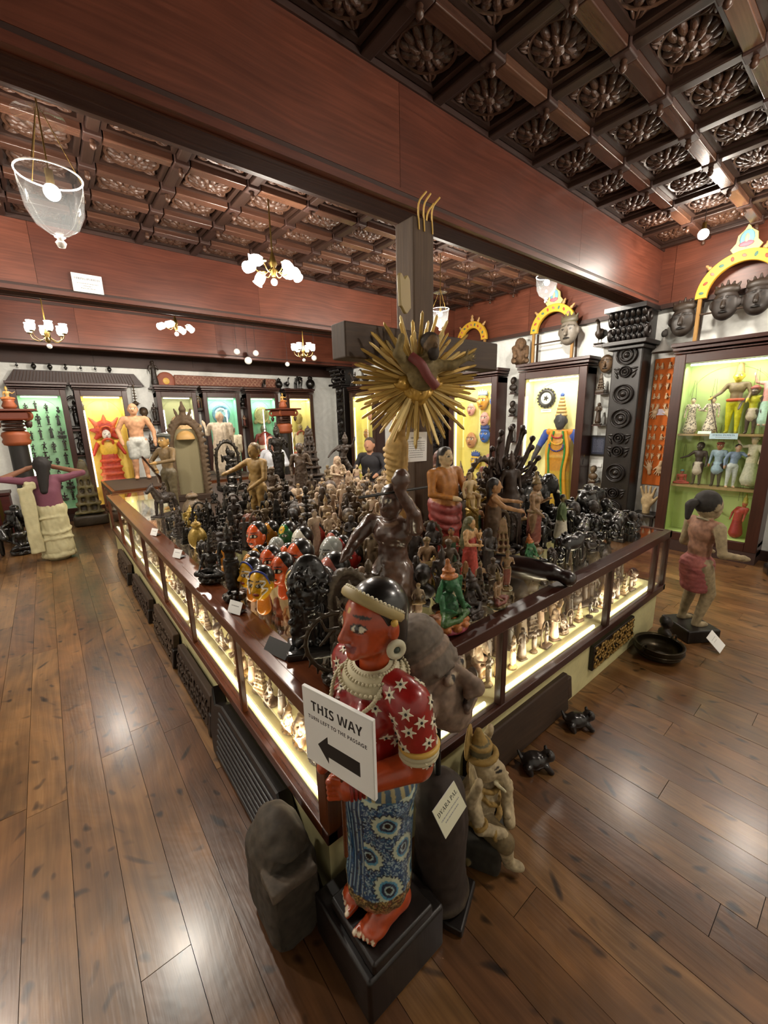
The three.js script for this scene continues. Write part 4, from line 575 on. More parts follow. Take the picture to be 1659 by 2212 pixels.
// lettering
function card(w, h, draw, res = 512) {
  const cv = document.createElement('canvas'); cv.width = res; cv.height = Math.round(res * h / w); const g = cv.getContext('2d'); g.fillStyle = '#e9e9e6'; g.fillRect(0, 0, cv.width, cv.height); draw(g, cv.width, cv.height);
  const tx = new THREE.CanvasTexture(cv); tx.colorSpace = THREE.SRGBColorSpace; return std(0xffffff, 0.6, { map: tx });
}
const scrib = (g, x, y, w, s = 4) => { g.fillStyle = '#8a8a88'; let q = x; while (q < x + w) { const l = 8 + rnd() * 26; g.fillRect(q, y, Math.min(l, x + w - q), s); q += l + 6; } };
const signMat = card(0.26, 0.246, (g, W, H) => {
  g.fillStyle = '#16110e'; g.textAlign = 'center'; g.font = 'bold 172px sans-serif'; g.save(); g.scale(0.96, 1); g.fillText('THIS WAY', W / 2 / 0.96, H * 0.26); g.restore();
  g.font = 'bold 66px sans-serif'; g.fillText('TURN LEFT TO THE PASSAGE', W / 2, H * 0.385);
  g.beginPath(); g.moveTo(W * 0.2, H * 0.7); g.lineTo(W * 0.36, H * 0.52); g.lineTo(W * 0.36, H * 0.61); g.lineTo(W * 0.82, H * 0.61); g.lineTo(W * 0.82, H * 0.8); g.lineTo(W * 0.36, H * 0.8); g.lineTo(W * 0.36, H * 0.89); g.closePath(); g.fill();
}, 1024);
{
  const t = thing('direction_sign', 'white board reading THIS WAY with a black arrow, held by the painted woman', 'sign', [0.4975, 1.126, -0.855], -PI / 2 + 0.255);
  part('board', rbox(0.262, 0.25, 0.012, 0.002), std(0xe4e4e0, 0.6), t, [0, 0, -0.008]);
  part('printed_face', new THREE.PlaneGeometry(0.258, 0.246), signMat, t, [0, 0, -0.0013]);
  part('stick', cyl(0.007, 0.007, 0.56, 8), M.rail, t, [-0.012, -0.16, -0.026]);
}
// ---------------------------------------------------------------- big guardian mask on its post
{
  const t = thing('guardian_mask_post', 'large weathered wooden face with tall cap on a rod above a dark post', 'statue', [1.0, 0, -0.93], 0.42);
  const W = 0x7a6656, W2 = 0x5f5347, m = [El([0, 0, 0], [0.115, 0.16, 0.095], W, 0.02), El([0, -0.1, 0.03], [0.08, 0.07, 0.06], W, 0.03), Cp([0, 0.045, 0.1], [0, -0.03, 0.14], 0.018, 0.034, W, 0.02), ...both(El([0.026, -0.036, 0.122], [0.022, 0.017, 0.022], W, 0.012)), ...both(El([0.052, 0.04, 0.088], [0.038, 0.019, 0.02], W, 0.01)), ...both(Cp([0.02, 0.075, 0.1], [0.09, 0.075, 0.075], 0.012, 0.009, W2, 0.012)), Cp([-0.05, -0.068, 0.105], [0.05, -0.068, 0.105], 0.013, 0.013, 0x4d4038, 0.01), Cp([-0.04, -0.09, 0.1], [0.04, -0.09, 0.1], 0.012, 0.012, W, 0.01), ...both(El([0.12, 0.0, 0.0], [0.02, 0.06, 0.035], W, 0.015)),
    El([0, 0.1, -0.01], [0.128, 0.1, 0.11], W2, 0.012), El([0, 0.18, -0.015], [0.11, 0.09, 0.1], W2, 0.012), ...[0.085, 0.125, 0.16, 0.195, 0.225].map((y, i) => To([0, y, -0.012], [0.122, 0.116, 0.108, 0.092, 0.07][i], 0.011, i % 2 ? W : W2, 0.01, [PI / 2 - 0.12, 0, 0], 0.88))];
  part('head', sculpt(m, 0.0065, { amp: 0.003, freq: [40, 60, 40], mottle: 0.5, paint: [...both(El([0.052, 0.04, 0.112], [0.034, 0.013, 0.03], 0x9a8a74, 0)), ...both(El([0.052, 0.04, 0.116], [0.014, 0.013, 0.03], 0x1d1a16, 0)), ...both(El([0.055, 0.062, 0.105], [0.045, 0.005, 0.03], 0x33291f, 0))] }), M.vcMatte, t, [-0.045, 1.06, 0.0], [-0.42, 0, 0]);
  part('rod', cyl(0.012, 0.012, 0.5), M.steel, t, [0, 0.78, -0.01]);
  part('post', sculpt([Cp([0, 0.1, 0], [0, 0.48, 0], 0.112, 0.095, 0x2c211a, 0.02), El([0, 0.54, 0], [0.1, 0.09, 0.1], 0x2c211a, 0.03), To([0, 0.07, 0], 0.105, 0.02, 0x3a3023, 0.02, [PI / 2, 0, 0]), El([0.06, 0.35, 0.08], [0.03, 0.14, 0.02], 0x2c211a, 0.02)], 0.009, { mottle: 0.4, amp: 0.004 }), M.vcMatte, t);
  part('plinth', rbox(0.21, 0.04, 0.26, 0.01), M.blackWood, t, [0, 0.02, 0]);
}
{
  const m = card(0.14, 0.1, (g, W, H) => { g.fillStyle = '#c9c8ae'; g.fillRect(0, 0, W, H); g.fillStyle = '#2b2a20'; g.font = 'bold 74px serif'; g.textAlign = 'center'; g.fillText('DVARA PAL', W * 0.5, H * 0.36); scrib(g, W * 0.1, H * 0.5, W * 0.8, 16); scrib(g, W * 0.2, H * 0.64, W * 0.6, 16); });
  const t = thing('caption_card', 'yellowed caption card propped on the dark post under the wooden face', 'card', [0.9, 0.655, -0.79], 0.12);
  part('sheet', new THREE.BoxGeometry(0.14, 0.1, 0.003), [M.paper, M.paper, M.paper, M.paper, m, M.paper], t, [0, 0, 0], [-0.5, 0, 0.12]);
}
// ---------------------------------------------------------------- things on the floor round the island
{
  const k = 0xa39374, d = 0x6a5a3c, gd = 0x8c7038, t = thing('floor_elephant_deity', 'cream painted elephant-headed deity with gilt crown seated on the floor', 'statue', [1.33, 0, -1.0], 0.5); t.scale.setScalar(0.9);
  const P = [El([0, 0.24, 0], [0.115, 0.1, 0.1], k, 0.03), El([0, 0.31, 0.02], [0.1, 0.09, 0.085], k, 0.03), Cp([-0.1, 0.38, 0], [0.1, 0.38, 0], 0.042, 0.042, k, 0.03), El([0, 0.47, 0.035], [0.082, 0.078, 0.078], k, 0.02), Cp([0, 0.46, 0.105], [0.0, 0.37, 0.15], 0.038, 0.03, k, 0.02), Cp([0, 0.37, 0.15], [-0.03, 0.29, 0.155], 0.03, 0.025, k, 0.01), Cp([-0.03, 0.29, 0.155], [-0.075, 0.28, 0.165], 0.024, 0.018, k, 0.01), ...both(El([0.118, 0.47, 0.0], [0.06, 0.075, 0.014], k, 0.015, [0, -0.5, 0.15])), ...both(Cp([0.045, 0.42, 0.1], [0.06, 0.4, 0.15], 0.011, 0.006, 0xcdc4a2, 0.004)),
    ...both(Cp([0.13, 0.37, 0], [0.19, 0.28, 0.05], 0.036, 0.03, k, 0.015)), ...both(Cp([0.19, 0.28, 0.05], [0.15, 0.25, 0.15], 0.03, 0.022, k, 0.01)), ...both(Cp([0.13, 0.38, -0.02], [0.2, 0.42, 0], 0.03, 0.026, k, 0.015)), ...both(Cp([0.2, 0.42, 0], [0.19, 0.51, 0.03], 0.026, 0.022, k, 0.01)), ...both(El([0.19, 0.53, 0.035], [0.026, 0.03, 0.02], k, 0.01)),
    Cp([0.07, 0.2, 0.03], [0.19, 0.19, 0.12], 0.06, 0.05, d, 0.02), Cp([0.19, 0.19, 0.12], [0.0, 0.16, 0.17], 0.045, 0.032, k, 0.01), Cp([-0.07, 0.2, 0.03], [-0.15, 0.2, 0.16], 0.06, 0.05, d, 0.02), Cp([-0.15, 0.19, 0.16], [-0.12, 0.06, 0.18], 0.042, 0.03, k, 0.01), El([-0.12, 0.045, 0.21], [0.03, 0.022, 0.05], k, 0.01),
    ...both(To([0.19, 0.3, 0.05], 0.032, 0.009, gd, 0.004, [PI / 2 - 0.5, 0, 0.5])), ...both(To([0.165, 0.25, 0.12], 0.026, 0.008, gd, 0.004, [0, 0, 0])), To([0, 0.4, 0.03], 0.085, 0.013, gd, 0.006, [PI / 2 + 0.5, 0, 0]), To([0, 0.34, 0.055], 0.085, 0.01, gd, 0.006, [PI / 2 + 0.75, 0, 0]), To([0, 0.2, 0.01], 0.11, 0.016, gd, 0.006, [PI / 2, 0, 0])];
  part('body', sculpt(P, 0.0058, { amp: 0.003, freq: [60, 60, 60], mottle: 0.4, paint: [...both(El([0.035, 0.485, 0.11], [0.016, 0.007, 0.03], 0x1c1712, 0)), ...both(El([0.037, 0.5, 0.105], [0.02, 0.004, 0.03], 0x3a2c1c, 0))] }), M.vcMatte, t);
  part('crown', sculpt([To([0, 0.535, 0.02], 0.07, 0.016, gd, 0.006, [PI / 2 - 0.15, 0, 0]), El([0, 0.57, 0.01], [0.066, 0.045, 0.062], 0x5a5236, 0.01), To([0, 0.59, 0.01], 0.052, 0.011, gd, 0.006, [PI / 2, 0, 0]), Cp([0, 0.6, 0.005], [0, 0.66, 0], 0.042, 0.018, gd, 0.01), El([0, 0.58, -0.05], [0.085, 0.09, 0.014], gd, 0.006)], 0.006, { amp: 0.002, freq: [70, 70, 70] }), M.vcMatte, t);
  part('seat', sculpt([Bo([0, 0.09, 0], [0.19, 0.09, 0.15], 0.03, 0x2b2820, 0.02), ...[...Array(12).keys()].map((i) => El([0.19 * Math.cos(i * 0.53), 0.05 + 0.05 * (i % 2), 0.155 * Math.sin(i * 0.53)], [0.02, 0.02, 0.016], 0x6a5a34, 0.006))], 0.008, { amp: 0.004, mottle: 0.4 }), M.vcMatte, t);
}
{
  const t = thing('temple_stone', 'rounded dark stone block with a carved ledge standing by the island corner', 'stone', [0.47, 0, -1.3], 0);
  const g = sculpt([Bo([0, 0.2, 0], [0.105, 0.2, 0.16], 0.07, 0x3d362d, 0.02), El([0, 0.36, 0], [0.1, 0.16, 0.15], 0x453d33, 0.03), Bo([-0.02, 0.36, 0.12], [0.09, 0.02, 0.06], 0.008, 0x554a3e, 0.004), sub(Bo([0.0, 0.4, 0.16], [0.085, 0.018, 0.06], 0.004, 0x15110d)), sub(Bo([0.0, 0.17, 0.2], [0.08, 0.15, 0.07], 0.01, 0x15110d))], 0.0075, { amp: 0.006, freq: [22, 22, 22], mottle: 0.5 });
  part('block', g, M.vcMatte, t);
}
{ // long black carved board leaning on the plinth
  const t = thing('carved_boat_board', 'long black ribbed timber with a pointed end leaning on the plinth', 'board', [0.55, 0.02, -1.95], 0);
  const P = [[-0.5, 0.0], [0.42, 0.0], [0.5, 0.1], [0.52, 0.36], [0.46, 0.28], [0.34, 0.33], [-0.42, 0.33], [-0.5, 0.24]].map(([a, b]) => [a, b]);
  const g = extrude(P, 0.06, 0.008); g.rotateY(PI / 2); g.rotateZ(-0.16); part('board', g, M.blackWood, t, [-0.035, 0, 0]);
  for (let i = 0; i < 8; i++) { const r = rod([-0.008 + i * 0.0055 - 0.03, 0.03 + i * 0.036, 0.44], [-0.008 + i * 0.0055 - 0.03, 0.03 + i * 0.036, -0.36], 0.009, 0.009, 6); part('rib', r, M.blackWood, t); }
}
for (const [z, l, h, nm, c, lb] of [[-2.98, 0.85, 0.26, 'relief_carving', M.oldWood, 'dark narrow carved panel leaning on the plinth under the second pane'], [-3.95, 0.8, 0.28, 'relief_carving', M.greyWood, 'brown carved relief panel leaning on the plinth with a dark end'], [-5.1, 1.0, 0.24, 'relief_carving', M.oldWood, 'black carved beam end on the floor along the far plinth'], [-6.4, 0.9, 0.26, 'relief_carving', M.greyWood, 'weathered carved lintel on the floor along the far plinth']]) {
  const t = thing(nm, lb, 'carving', [0.56, 0, z], 0); t.rotation.z = -0.12;
  part('board', at(rbox(0.05, h, l, 0.01, 2), 0, h / 2 + 0.008, 0), c, t); part('end_block', at(rbox(0.06, h * 0.6, 0.05, 0.01), -0.005, h * 0.31, l / 2 + 0.02), M.blackWood, t);
  const b = []; for (let i = 0; i < 12; i++) for (let j = 0; j < 2; j++) { const s = new THREE.TorusGeometry(0.032, 0.009, 6, 12, 4.8); s.rotateZ(i * 1.7 + j * 3); s.rotateY(PI / 2); s.translate(-0.027, h * (0.32 + j * 0.36), -l * 0.44 + i * l * 0.08); b.push(s); } part('scroll_relief', merge(b), c, t);
}
{ // right side: plank, brackets, gilded relief, bowl, bust
  const t = thing('old_lintel', 'long worn brown timber plank leaning against the cream plinth', 'plank', [1.98, 0, -1.155], 0); t.rotation.x = -0.1;
  part('board', at(rbox(1.05, 0.27, 0.05, 0.012, 0), 0, 0.15, 0), M.oldWood, t); part('tenon', at(rbox(0.06, 0.16, 0.045, 0.01), 0.55, 0.16, 0), M.oldWood, t);
  const r = thing('gilded_relief', 'gilded scroll relief panel fixed low on the cream plinth', 'relief', [3.25, 0.23, -1.172], 0);
  part('panel', rbox(0.74, 0.2, 0.03, 0.006), M.blackWood, r);
  const s = []; for (let i = 0; i < 14; i++) for (let j = 0; j < 3; j++) { const g = new THREE.TorusGeometry(0.022, 0.008, 6, 12, 4.6); g.rotateZ(rnd() * 6); g.translate(-0.33 + i * 0.051, -0.06 + j * 0.06, 0.018); s.push(g); } part('scrollwork', merge(s), std(0x8a6a2e, 0.45, { metalness: 0.3 }), r);
  const bw = thing('bronze_bowl', 'wide dark bronze cooking vessel with rolled rim on the floor', 'bowl', [3.7, 0, -0.98]); bw.scale.setScalar(0.78);
  part('bowl', lathe([[0, 0.012], [0.12, 0.012], [0.19, 0.05], [0.215, 0.11], [0.2, 0.15], [0.215, 0.158], [0.235, 0.16], [0.232, 0.148], [0.225, 0.14], [0.235, 0.1], [0.2, 0.035], [0.13, 0], [0, 0]], 36), M.bronze, bw); for (const a of [0.3, 0.3 + PI]) part('handle', new THREE.TorusGeometry(0.035, 0.009, 6, 14), M.bronze, bw, [0.235 * Math.cos(a), 0.16, 0.235 * Math.sin(a)], [0, -a, 0]);
  for (const y of [0.06, 0.1]) part('ridge', new THREE.TorusGeometry(y > 0.08 ? 0.232 : 0.212, 0.006, 6, 36), M.bronze, bw, [0, y, 0], [PI / 2, 0, 0]);
  figure('bust', 'ebony', [3.97, 0, -1.02], 0.27, 0.9, 'small dark wooden bust on the floor behind the bronze bowl');
  for (const [x, lb] of [[1.9, 'small black carved crouching animal on the floor before the timber plank'], [2.4, 'small black carved animal at the far end of the timber plank']]) {
    const a = thing('crouching_animal', lb, 'carving', [x, 0, -1.03], 0.9), c = 0x1a1412;
    part('body', sculpt([El([0, 0.08, 0], [0.075, 0.07, 0.11], c, 0.02), El([0, 0.12, 0.11], [0.05, 0.05, 0.055], c, 0.02), ...both(El([0.04, 0.165, 0.1], [0.014, 0.025, 0.014], c, 0.01)), ...both(Cp([0.05, 0.06, 0.08], [0.06, 0.015, 0.12], 0.028, 0.022, c, 0.01)), ...both(Cp([0.06, 0.06, -0.07], [0.07, 0.015, -0.05], 0.035, 0.022, c, 0.01)), Cp([0, 0.09, -0.1], [0.03, 0.15, -0.13], 0.016, 0.01, c, 0.01)], 0.007, { amp: 0.004 }), M.vcGloss, a); a.scale.setScalar(0.7);
  }
}
// ---------------------------------------------------------------- carved girl at the island's far corner
{
  const t = thing('carved_girl_statue', 'faded wooden girl with ponytail and pink skirt reaching out her hands', 'statue', [4.3, 0, -0.94], 0.95);
  const c = { skin: 0x8d7d5f, hair: 0x1f1a15, cloth: 0x96564e, top: 0x87604a, gold: 0x7d6c45 };
  const P = scaleP([...human({ c, bust: 1, head: 1.3, w: 1.08, hx: 0, L: [[0.17, 0.1, 0.02], [0.15, 0.03, 0.2]], R: [[0.17, 0.1, 0.02], [0.15, 0.06, 0.19]], LL: [[0.07, 0.27, 0.05], [0.07, 0.035, 0.0]], RL: [[0.06, 0.27, 0.07], [0.05, 0.035, 0.01]], fwd: 0.05 })], 1.22, [0, 0.1, 0]);
  const hy = (0.9 + 0.009) * 1.22 + 0.1;
  part('body', sculpt(P, 0.011, { mottle: 0.45, amp: 0.003, freq: [30, 30, 30], paint: [...both(El([0.034, hy + 0.012, 0.1], [0.022, 0.01, 0.03], 0xcfc4a4, 0)), ...both(El([0.034, hy + 0.012, 0.105], [0.009, 0.01, 0.03], 0x18130f, 0)), El([0, hy - 0.055, 0.1], [0.025, 0.008, 0.03], 0x8a4238, 0)] }), M.vcMatte, t);
  part('skirt', sculpt([El([0, 0.69, 0], [0.135, 0.1, 0.115], 0x9a5852, 0.02), Cp([0, 0.66, 0], [0, 0.5, 0.02], 0.125, 0.118, 0x8d4a48, 0.03), sub(Bo([0, 0.35, 0], [0.3, 0.09, 0.3], 0.01, 0x8d4a48))], 0.01, { mottle: 0.4, amp: 0.008, freq: [8, 40, 8] }), M.vcMatte, t);
  part('ponytail', sculpt([El([0, hy + 0.03, -0.11], [0.035, 0.035, 0.045], 0x1f1a15, 0.01), Cp([0, hy + 0.01, -0.14], [0, hy - 0.1, -0.15], 0.038, 0.02, 0x1f1a15, 0.02)], 0.01), M.vcMatte, t);
  part('necklace', new THREE.TorusGeometry(0.06, 0.009, 6, 24), std(0x8d8468, 0.6), t, [0, 1.08, 0.015], [PI / 2 + 0.4, 0, 0]);
  part('plinth', at(rbox(0.34, 0.12, 0.3, 0.015), 0, 0.06, 0.02), M.blackWood, t);
  const m = card(0.12, 0.14, (g, W, H) => { scrib(g, W * 0.2, H * 0.3, W * 0.6, 12); scrib(g, W * 0.3, H * 0.45, W * 0.4, 12); });
  const k = thing('caption_card', 'white caption card standing on the floor by the carved girl', 'card', [4.16, 0.08, -0.7], -0.25); part('sheet', new THREE.BoxGeometry(0.13, 0.15, 0.003), [M.paper, M.paper, M.paper, M.paper, m, M.paper], k, [0, 0, 0], [-0.7, 0, 0.3]);
}
// ---------------------------------------------------------------- wooden cross with the golden sunburst
{
  const t = thing('wooden_cross', 'tall weathered wooden cross standing among the idols', 'cross', [2.26, TOP, -2.38]);
  part('post', rbox(0.2, 2.38, 0.19, 0.012, 1), M.greyWood, t, [0, 1.19, 0]);
  part('arm', rbox(1.58, 0.22, 0.16, 0.012, 0), M.oldWood, t, [0.09, 1.54, 0.02]);
  const s = []; for (let i = 0; i <= 10; i++) s.push([-0.13 + i * 0.013, 0.1 + 0.015 * Math.sin(i)]); for (let i = 10; i >= 0; i--) s.push([-0.13 + i * 0.013, -0.1 + 0.02 * Math.cos(i * 0.6)]);
  part('scroll_plate', extrude(s, 0.016), std(0x8d7a4c, 0.6), t, [-0.16, 1.87, 0.1], [0, 0.3, 0.06]);
  for (const [x, z, k] of [[-0.05, 0.1, 1], [0.0, 0.1, 0.7], [0.08, 0.1, 1], [0.11, 0.02, 0.8]]) part('gilded_stem', tube([[x, 2.3, z], [x - 0.02, 2.45, z + 0.02], [x + 0.03 * k, 2.52, z + 0.04]], 0.006, 10, 6), M.goldPaint, t);
}
{
  const t = thing('golden_sunburst', 'gilded wooden sunburst of many rays with cherub faces on the cross', 'sunburst', [2.0, 2.23, -2.09], -0.5);
  const ray = (l, w) => { const g = extrude([[0.08, -w * 0.5], [l * 0.55, -w], [l, -w * 0.55], [l + 0.012, 0], [l, w * 0.55], [l * 0.55, w], [0.08, w * 0.5]], 0.008, 0.003); g.translate(0, 0, -0.004); return g; };
  const v = [ray(0.43, 0.01), ray(0.38, 0.012), ray(0.33, 0.01), ray(0.41, 0.008), ray(0.29, 0.01)], gm = [M.gold, new THREE.MeshPhysicalMaterial({ color: 0xdcc283, roughness: 0.32, metalness: 0.4 }), new THREE.MeshPhysicalMaterial({ color: 0x9a7c3c, roughness: 0.45, metalness: 0.45 })];
  for (let i = 0; i < 120; i++) part('ray', v[i % 5], pick(gm), t, [0, 0, rr(-0.03, 0.03)], [rr(-0.5, 0.5), rr(-0.08, 0.08), i * 2 * PI / 120 + rr(-0.04, 0.04)]);
  const c = 0xb08a3c, ch = (x, y, s) => [El([x, y, 0.05], [0.05 * s, 0.058 * s, 0.045 * s], c, 0.012), Cp([x, y, 0.05 + 0.043 * s], [x, y - 0.014 * s, 0.05 + 0.05 * s], 0.006, 0.009, c, 0.006), ...[-1, 1].map((q) => El([x + q * 0.05 * s, y - 0.02, 0.035], [0.045 * s, 0.02 * s, 0.016], c, 0.012, [0, 0, q * 0.6])), ...[0, 1, 2, 3, 4].map((i) => El([x + 0.04 * s * Math.cos(0.4 + i * 0.6), y + 0.045 * s * Math.sin(0.4 + i * 0.6), 0.055], [0.016 * s, 0.016 * s, 0.016 * s], c, 0.006))];
  part('cherub_cluster', sculpt([...ch(0, -0.06, 1.15), ...ch(-0.1, 0.0, 0.8), ...ch(0.1, 0.0, 0.8), El([0, -0.02, 0.01], [0.12, 0.09, 0.03], c, 0.02), El([0, -0.12, 0.02], [0.05, 0.03, 0.03], c, 0.02)], 0.007, { amp: 0.004, freq: [50, 50, 50] }), M.vcMetal, t);
}
{
  const t = thing('bearded_saint_bust', 'bearded wooden saint with red sash reaching out above the sunburst', 'statue', [1.96, 2.33, -2.0], -0.35); t.scale.setScalar(0.8);
  const s = 0x6d5c35, g = sculpt([El([0, -0.06, 0], [0.13, 0.14, 0.08], s, 0.03), Cp([-0.12, 0, 0], [0.12, 0, 0], 0.055, 0.055, s, 0.03), Cp([0.02, 0.04, 0.03], [0.04, 0.1, 0.05], 0.045, 0.04, s, 0.02), El([0.05, 0.15, 0.06], [0.062, 0.08, 0.07], 0x5c4527, 0.02), Cp([0.055, 0.155, 0.125], [0.058, 0.13, 0.138], 0.009, 0.014, 0x5c4527, 0.008), El([0.05, 0.18, 0.035], [0.075, 0.07, 0.075], 0x2a1f14, 0.01), El([0.056, 0.085, 0.095], [0.045, 0.06, 0.04], 0x2a1f14, 0.015), Cp([-0.13, 0, 0], [-0.22, 0.08, 0.03], 0.05, 0.038, s, 0.02), Cp([-0.22, 0.08, 0.03], [-0.2, 0.2, 0.06], 0.036, 0.026, s, 0.02), Cp([0.13, 0, 0], [0.25, 0.0, 0.05], 0.05, 0.036, s, 0.02), Cp([0.25, 0, 0.05], [0.33, 0.04, 0.07], 0.035, 0.026, s, 0.02), El([0.36, 0.055, 0.075], [0.035, 0.026, 0.016], s, 0.01), ...[0, 1, 2, 3].map((i) => Cp([0.38, 0.04 + i * 0.012, 0.078], [0.43, 0.03 + i * 0.025, 0.082], 0.0085, 0.007, s, 0.003)), Cp([0.35, 0.07, 0.08], [0.37, 0.115, 0.085], 0.01, 0.008, s, 0.004)], 0.0085, { amp: 0.003, freq: [50, 50, 50], mottle: 0.4 });
  part('figure', g, M.vcMatte, t);
  part('sash', tube([[-0.12, 0.06, 0.05], [-0.06, 0.0, 0.1], [0.0, -0.09, 0.1], [0.08, -0.17, 0.09]], 0.04, 20, 8), std(0x6a2c27, 0.6), t);
}
{
  const t = thing('carved_limb', 'pale carved forearm wrapped in carved cloth bands beside the cross', 'carving', [1.97, TOP, -2.3], 0.2), c = 0xa8884f;
  const P = [Cp([0, 0, 0], [0.02, 0.5, 0], 0.085, 0.07, c, 0.02), Cp([0.02, 0.5, 0], [0.0, 0.85, 0.02], 0.068, 0.085, c, 0.02), Cp([0, 0.85, 0.02], [0.03, 1.02, 0.02], 0.06, 0.05, c, 0.02)]; for (let i = 0; i < 8; i++) P.push(To([0.02 - i * 0.003, 0.52 + i * 0.042, 0.005], 0.07 + i * 0.002, 0.012, c, 0.008, [PI / 2 + 0.25, 0, 0]));
  part('limb', sculpt(P, 0.011, { mottle: 0.3 }), M.vcMatte, t);
}
{
  const m = card(0.2, 0.2, (g, W, H) => { g.fillStyle = '#77786f'; g.font = 'bold 44px sans-serif'; g.textAlign = 'center'; scrib(g, W * 0.24, H * 0.17, W * 0.5, 26); for (let i = 0; i < 8; i++) scrib(g, W * (0.1 + (i > 4) * 0.08), H * (0.31 + i * 0.075), W * (0.8 - (i > 4) * 0.16), 13); });
  const k = thing('notice_sheet', 'white printed notice pinned on the cross below the sunburst', 'notice', [2.16, 1.79, -2.272], 0); part('sheet', new THREE.BoxGeometry(0.22, 0.22, 0.002), [M.paper, M.paper, M.paper, M.paper, m, M.paper], k, [0, 0, 0], [0, 0, -0.03]);
  const m2 = card(0.4, 0.28, (g, W, H) => { g.fillStyle = '#3a3a44'; g.font = 'bold 50px serif'; g.textAlign = 'center'; g.fillText('STRING PUPPETS', W / 2, H * 0.32); scrib(g, W * 0.15, H * 0.5, W * 0.7, 13); scrib(g, W * 0.35, H * 0.63, W * 0.3, 13); scrib(g, W * 0.25, H * 0.76, W * 0.5, 13); });
  const b = thing('notice_sheet', 'white STRING PUPPETS notice pinned on the second beam', 'notice', [0.69, 3.66, -6.365], 0); part('sheet', new THREE.BoxGeometry(0.3, 0.2, 0.004), [M.paper, M.paper, M.paper, M.paper, m2, M.paper], b);
}
// ---------------------------------------------------------------- larger figures on the island
function hero(name, label, cat, pos, turn, H, prims, o = {}) {
  const t = thing(name, label, cat, pos, turn);
  part('figure', sculpt(scaleP(prims, H), o.cell ?? H / 95, { amp: (o.amp ?? 0.005) * H, freq: o.freq ?? [26 / H, 26 / H, 26 / H], mottle: o.mottle ?? 0.3, paint: o.paint && scaleP(o.paint, H), unit: H }), M[o.m ?? 'vc'], t);
  for (const [nm, P, mm] of o.parts ?? []) part(nm, sculpt(scaleP(P, H), o.cell ?? H / 80, { mottle: 0.25, amp: 0.004 * H, freq: [26 / H, 26 / H, 26 / H] }), M[mm ?? 'vc'], t);
  return t;
}
const eyes = (hy, hz, s = 1) => [...both(El([0.022 * s, hy + 0.008 * s, hz], [0.016 * s, 0.007 * s, 0.03], 0xe3d8c0, 0)), ...both(El([0.022 * s, hy + 0.008 * s, hz + 0.004], [0.0065 * s, 0.007 * s, 0.03], 0x17120e, 0)), ...both(El([0.024 * s, hy + 0.024 * s, hz], [0.02 * s, 0.0035 * s, 0.03], 0x2a1d14, 0))];
{
  const c = { skin: 0xc2a77d, hair: 0x2e2a26, cloth: 0x8f2f27, top: 0xa3682a, gold: 0xb58a3a };
  hero('mother_child_statue', 'wooden woman in orange top and red drape carrying a small child', 'statue', [2.16, TOP, -1.98], -0.1, 0.86, [...human({ c, robe: 0.13, w: 1.2, longhair: 1, sleeve: true, L: [[0.16, 0.12, 0.06], [0.1, 0.1, 0.16]], R: [[0.17, 0.11, 0.03], [0.04, 0.08, 0.16]], feet: false }), El([0, 0.44, 0.005], [0.125, 0.12, 0.115], 0x8f2f27, 0.02), To([0, 0.5, 0], 0.112, 0.034, 0x8a3a34, 0.02, [PI / 2 + 0.25, 0, 0.1]), To([0, 0.44, 0.01], 0.118, 0.03, 0x93403a, 0.02, [PI / 2 + 0.45, 0, 0.1]), To([0, 0.37, 0.01], 0.122, 0.024, 0x8f342c, 0.02, [PI / 2 + 0.5, 0, -0.1]), ...scaleP(human({ c: { skin: 0xb79d72, hair: 0x6a5230, cloth: 0x9a7c4c }, sit: 'chair', py: 0.3, L: [[0.14, 0.16, 0.06], [0.1, 0.2, 0.16]] }), 0.4, [0.11, 0.47, 0.17])], { paint: eyes(0.9, 0.06), freq: [30, 6, 30], amp: 0.008, parts: [['pedestal', [Bo([0, 0.02, 0], [0.15, 0.025, 0.13], 0.01, 0x4a3020)]]] });
}
hero('raised_arm_woman', 'glossy dark brown wooden woman kneeling with one arm raised and one stretched forward', 'statue', [1.36, TOP, -1.62], -1.25, 0.87, [...human({ py: 0.3, c: { skin: 0x4a3328, hair: 0x2d2019, cloth: 0x5a4233, gold: 0x6a5240 }, bust: 1, bun: 1, collar: 1, head: 1.32, w: 1.3, aw: 1.5, L: [[0.18, 0.36, 0.05], [0.12, 0.52, 0.12]], R: [[0.2, 0.18, 0.1], [0.19, 0.11, 0.23]], LL: [[0.1, 0.08, 0.2], [0.1, 0.03, -0.1]], RL: [[0.14, 0.16, 0.24], [0.16, 0.03, 0.2]] }), Cp([0, 0.28, 0], [0.06, 0.1, 0.1], 0.11, 0.13, 0x5a4233, 0.04), El([0, 0.1, -0.05], [0.16, 0.1, 0.16], 0x5a4233, 0.04), El([0.13, 0.87, 0.1], [0.05, 0.06, 0.05], 0x4a3328, 0.02)], { m: 'vcGloss', paint: eyes(0.72, 0.08, 1.25) });
solo('metal_rod', rod([1.08, 1.65, -1.52], [1.5, 1.65, -1.5], 0.007), M.steel, 'thin grey metal rod passing the raised wooden arm', 'rod');
hero('tan_man_statue', 'bare tan wooden man stretching one arm over the idols', 'statue', [1.56, TOP, -3.92], -1.1, 0.86, [...human({ c: { skin: 0x8a6c38, hair: 0x5d4826, cloth: 0x7d6030 }, head: 1.1, w: 1.05, L: [[0.16, 0.1, 0.06], [0.1, 0.02, 0.2]], R: [[0.2, 0.2, 0.12], [0.2, 0.17, 0.26]] })], { parts: [['pedestal', [Bo([0, 0.02, 0], [0.13, 0.03, 0.13], 0.01, 0x4a3822)]]] });
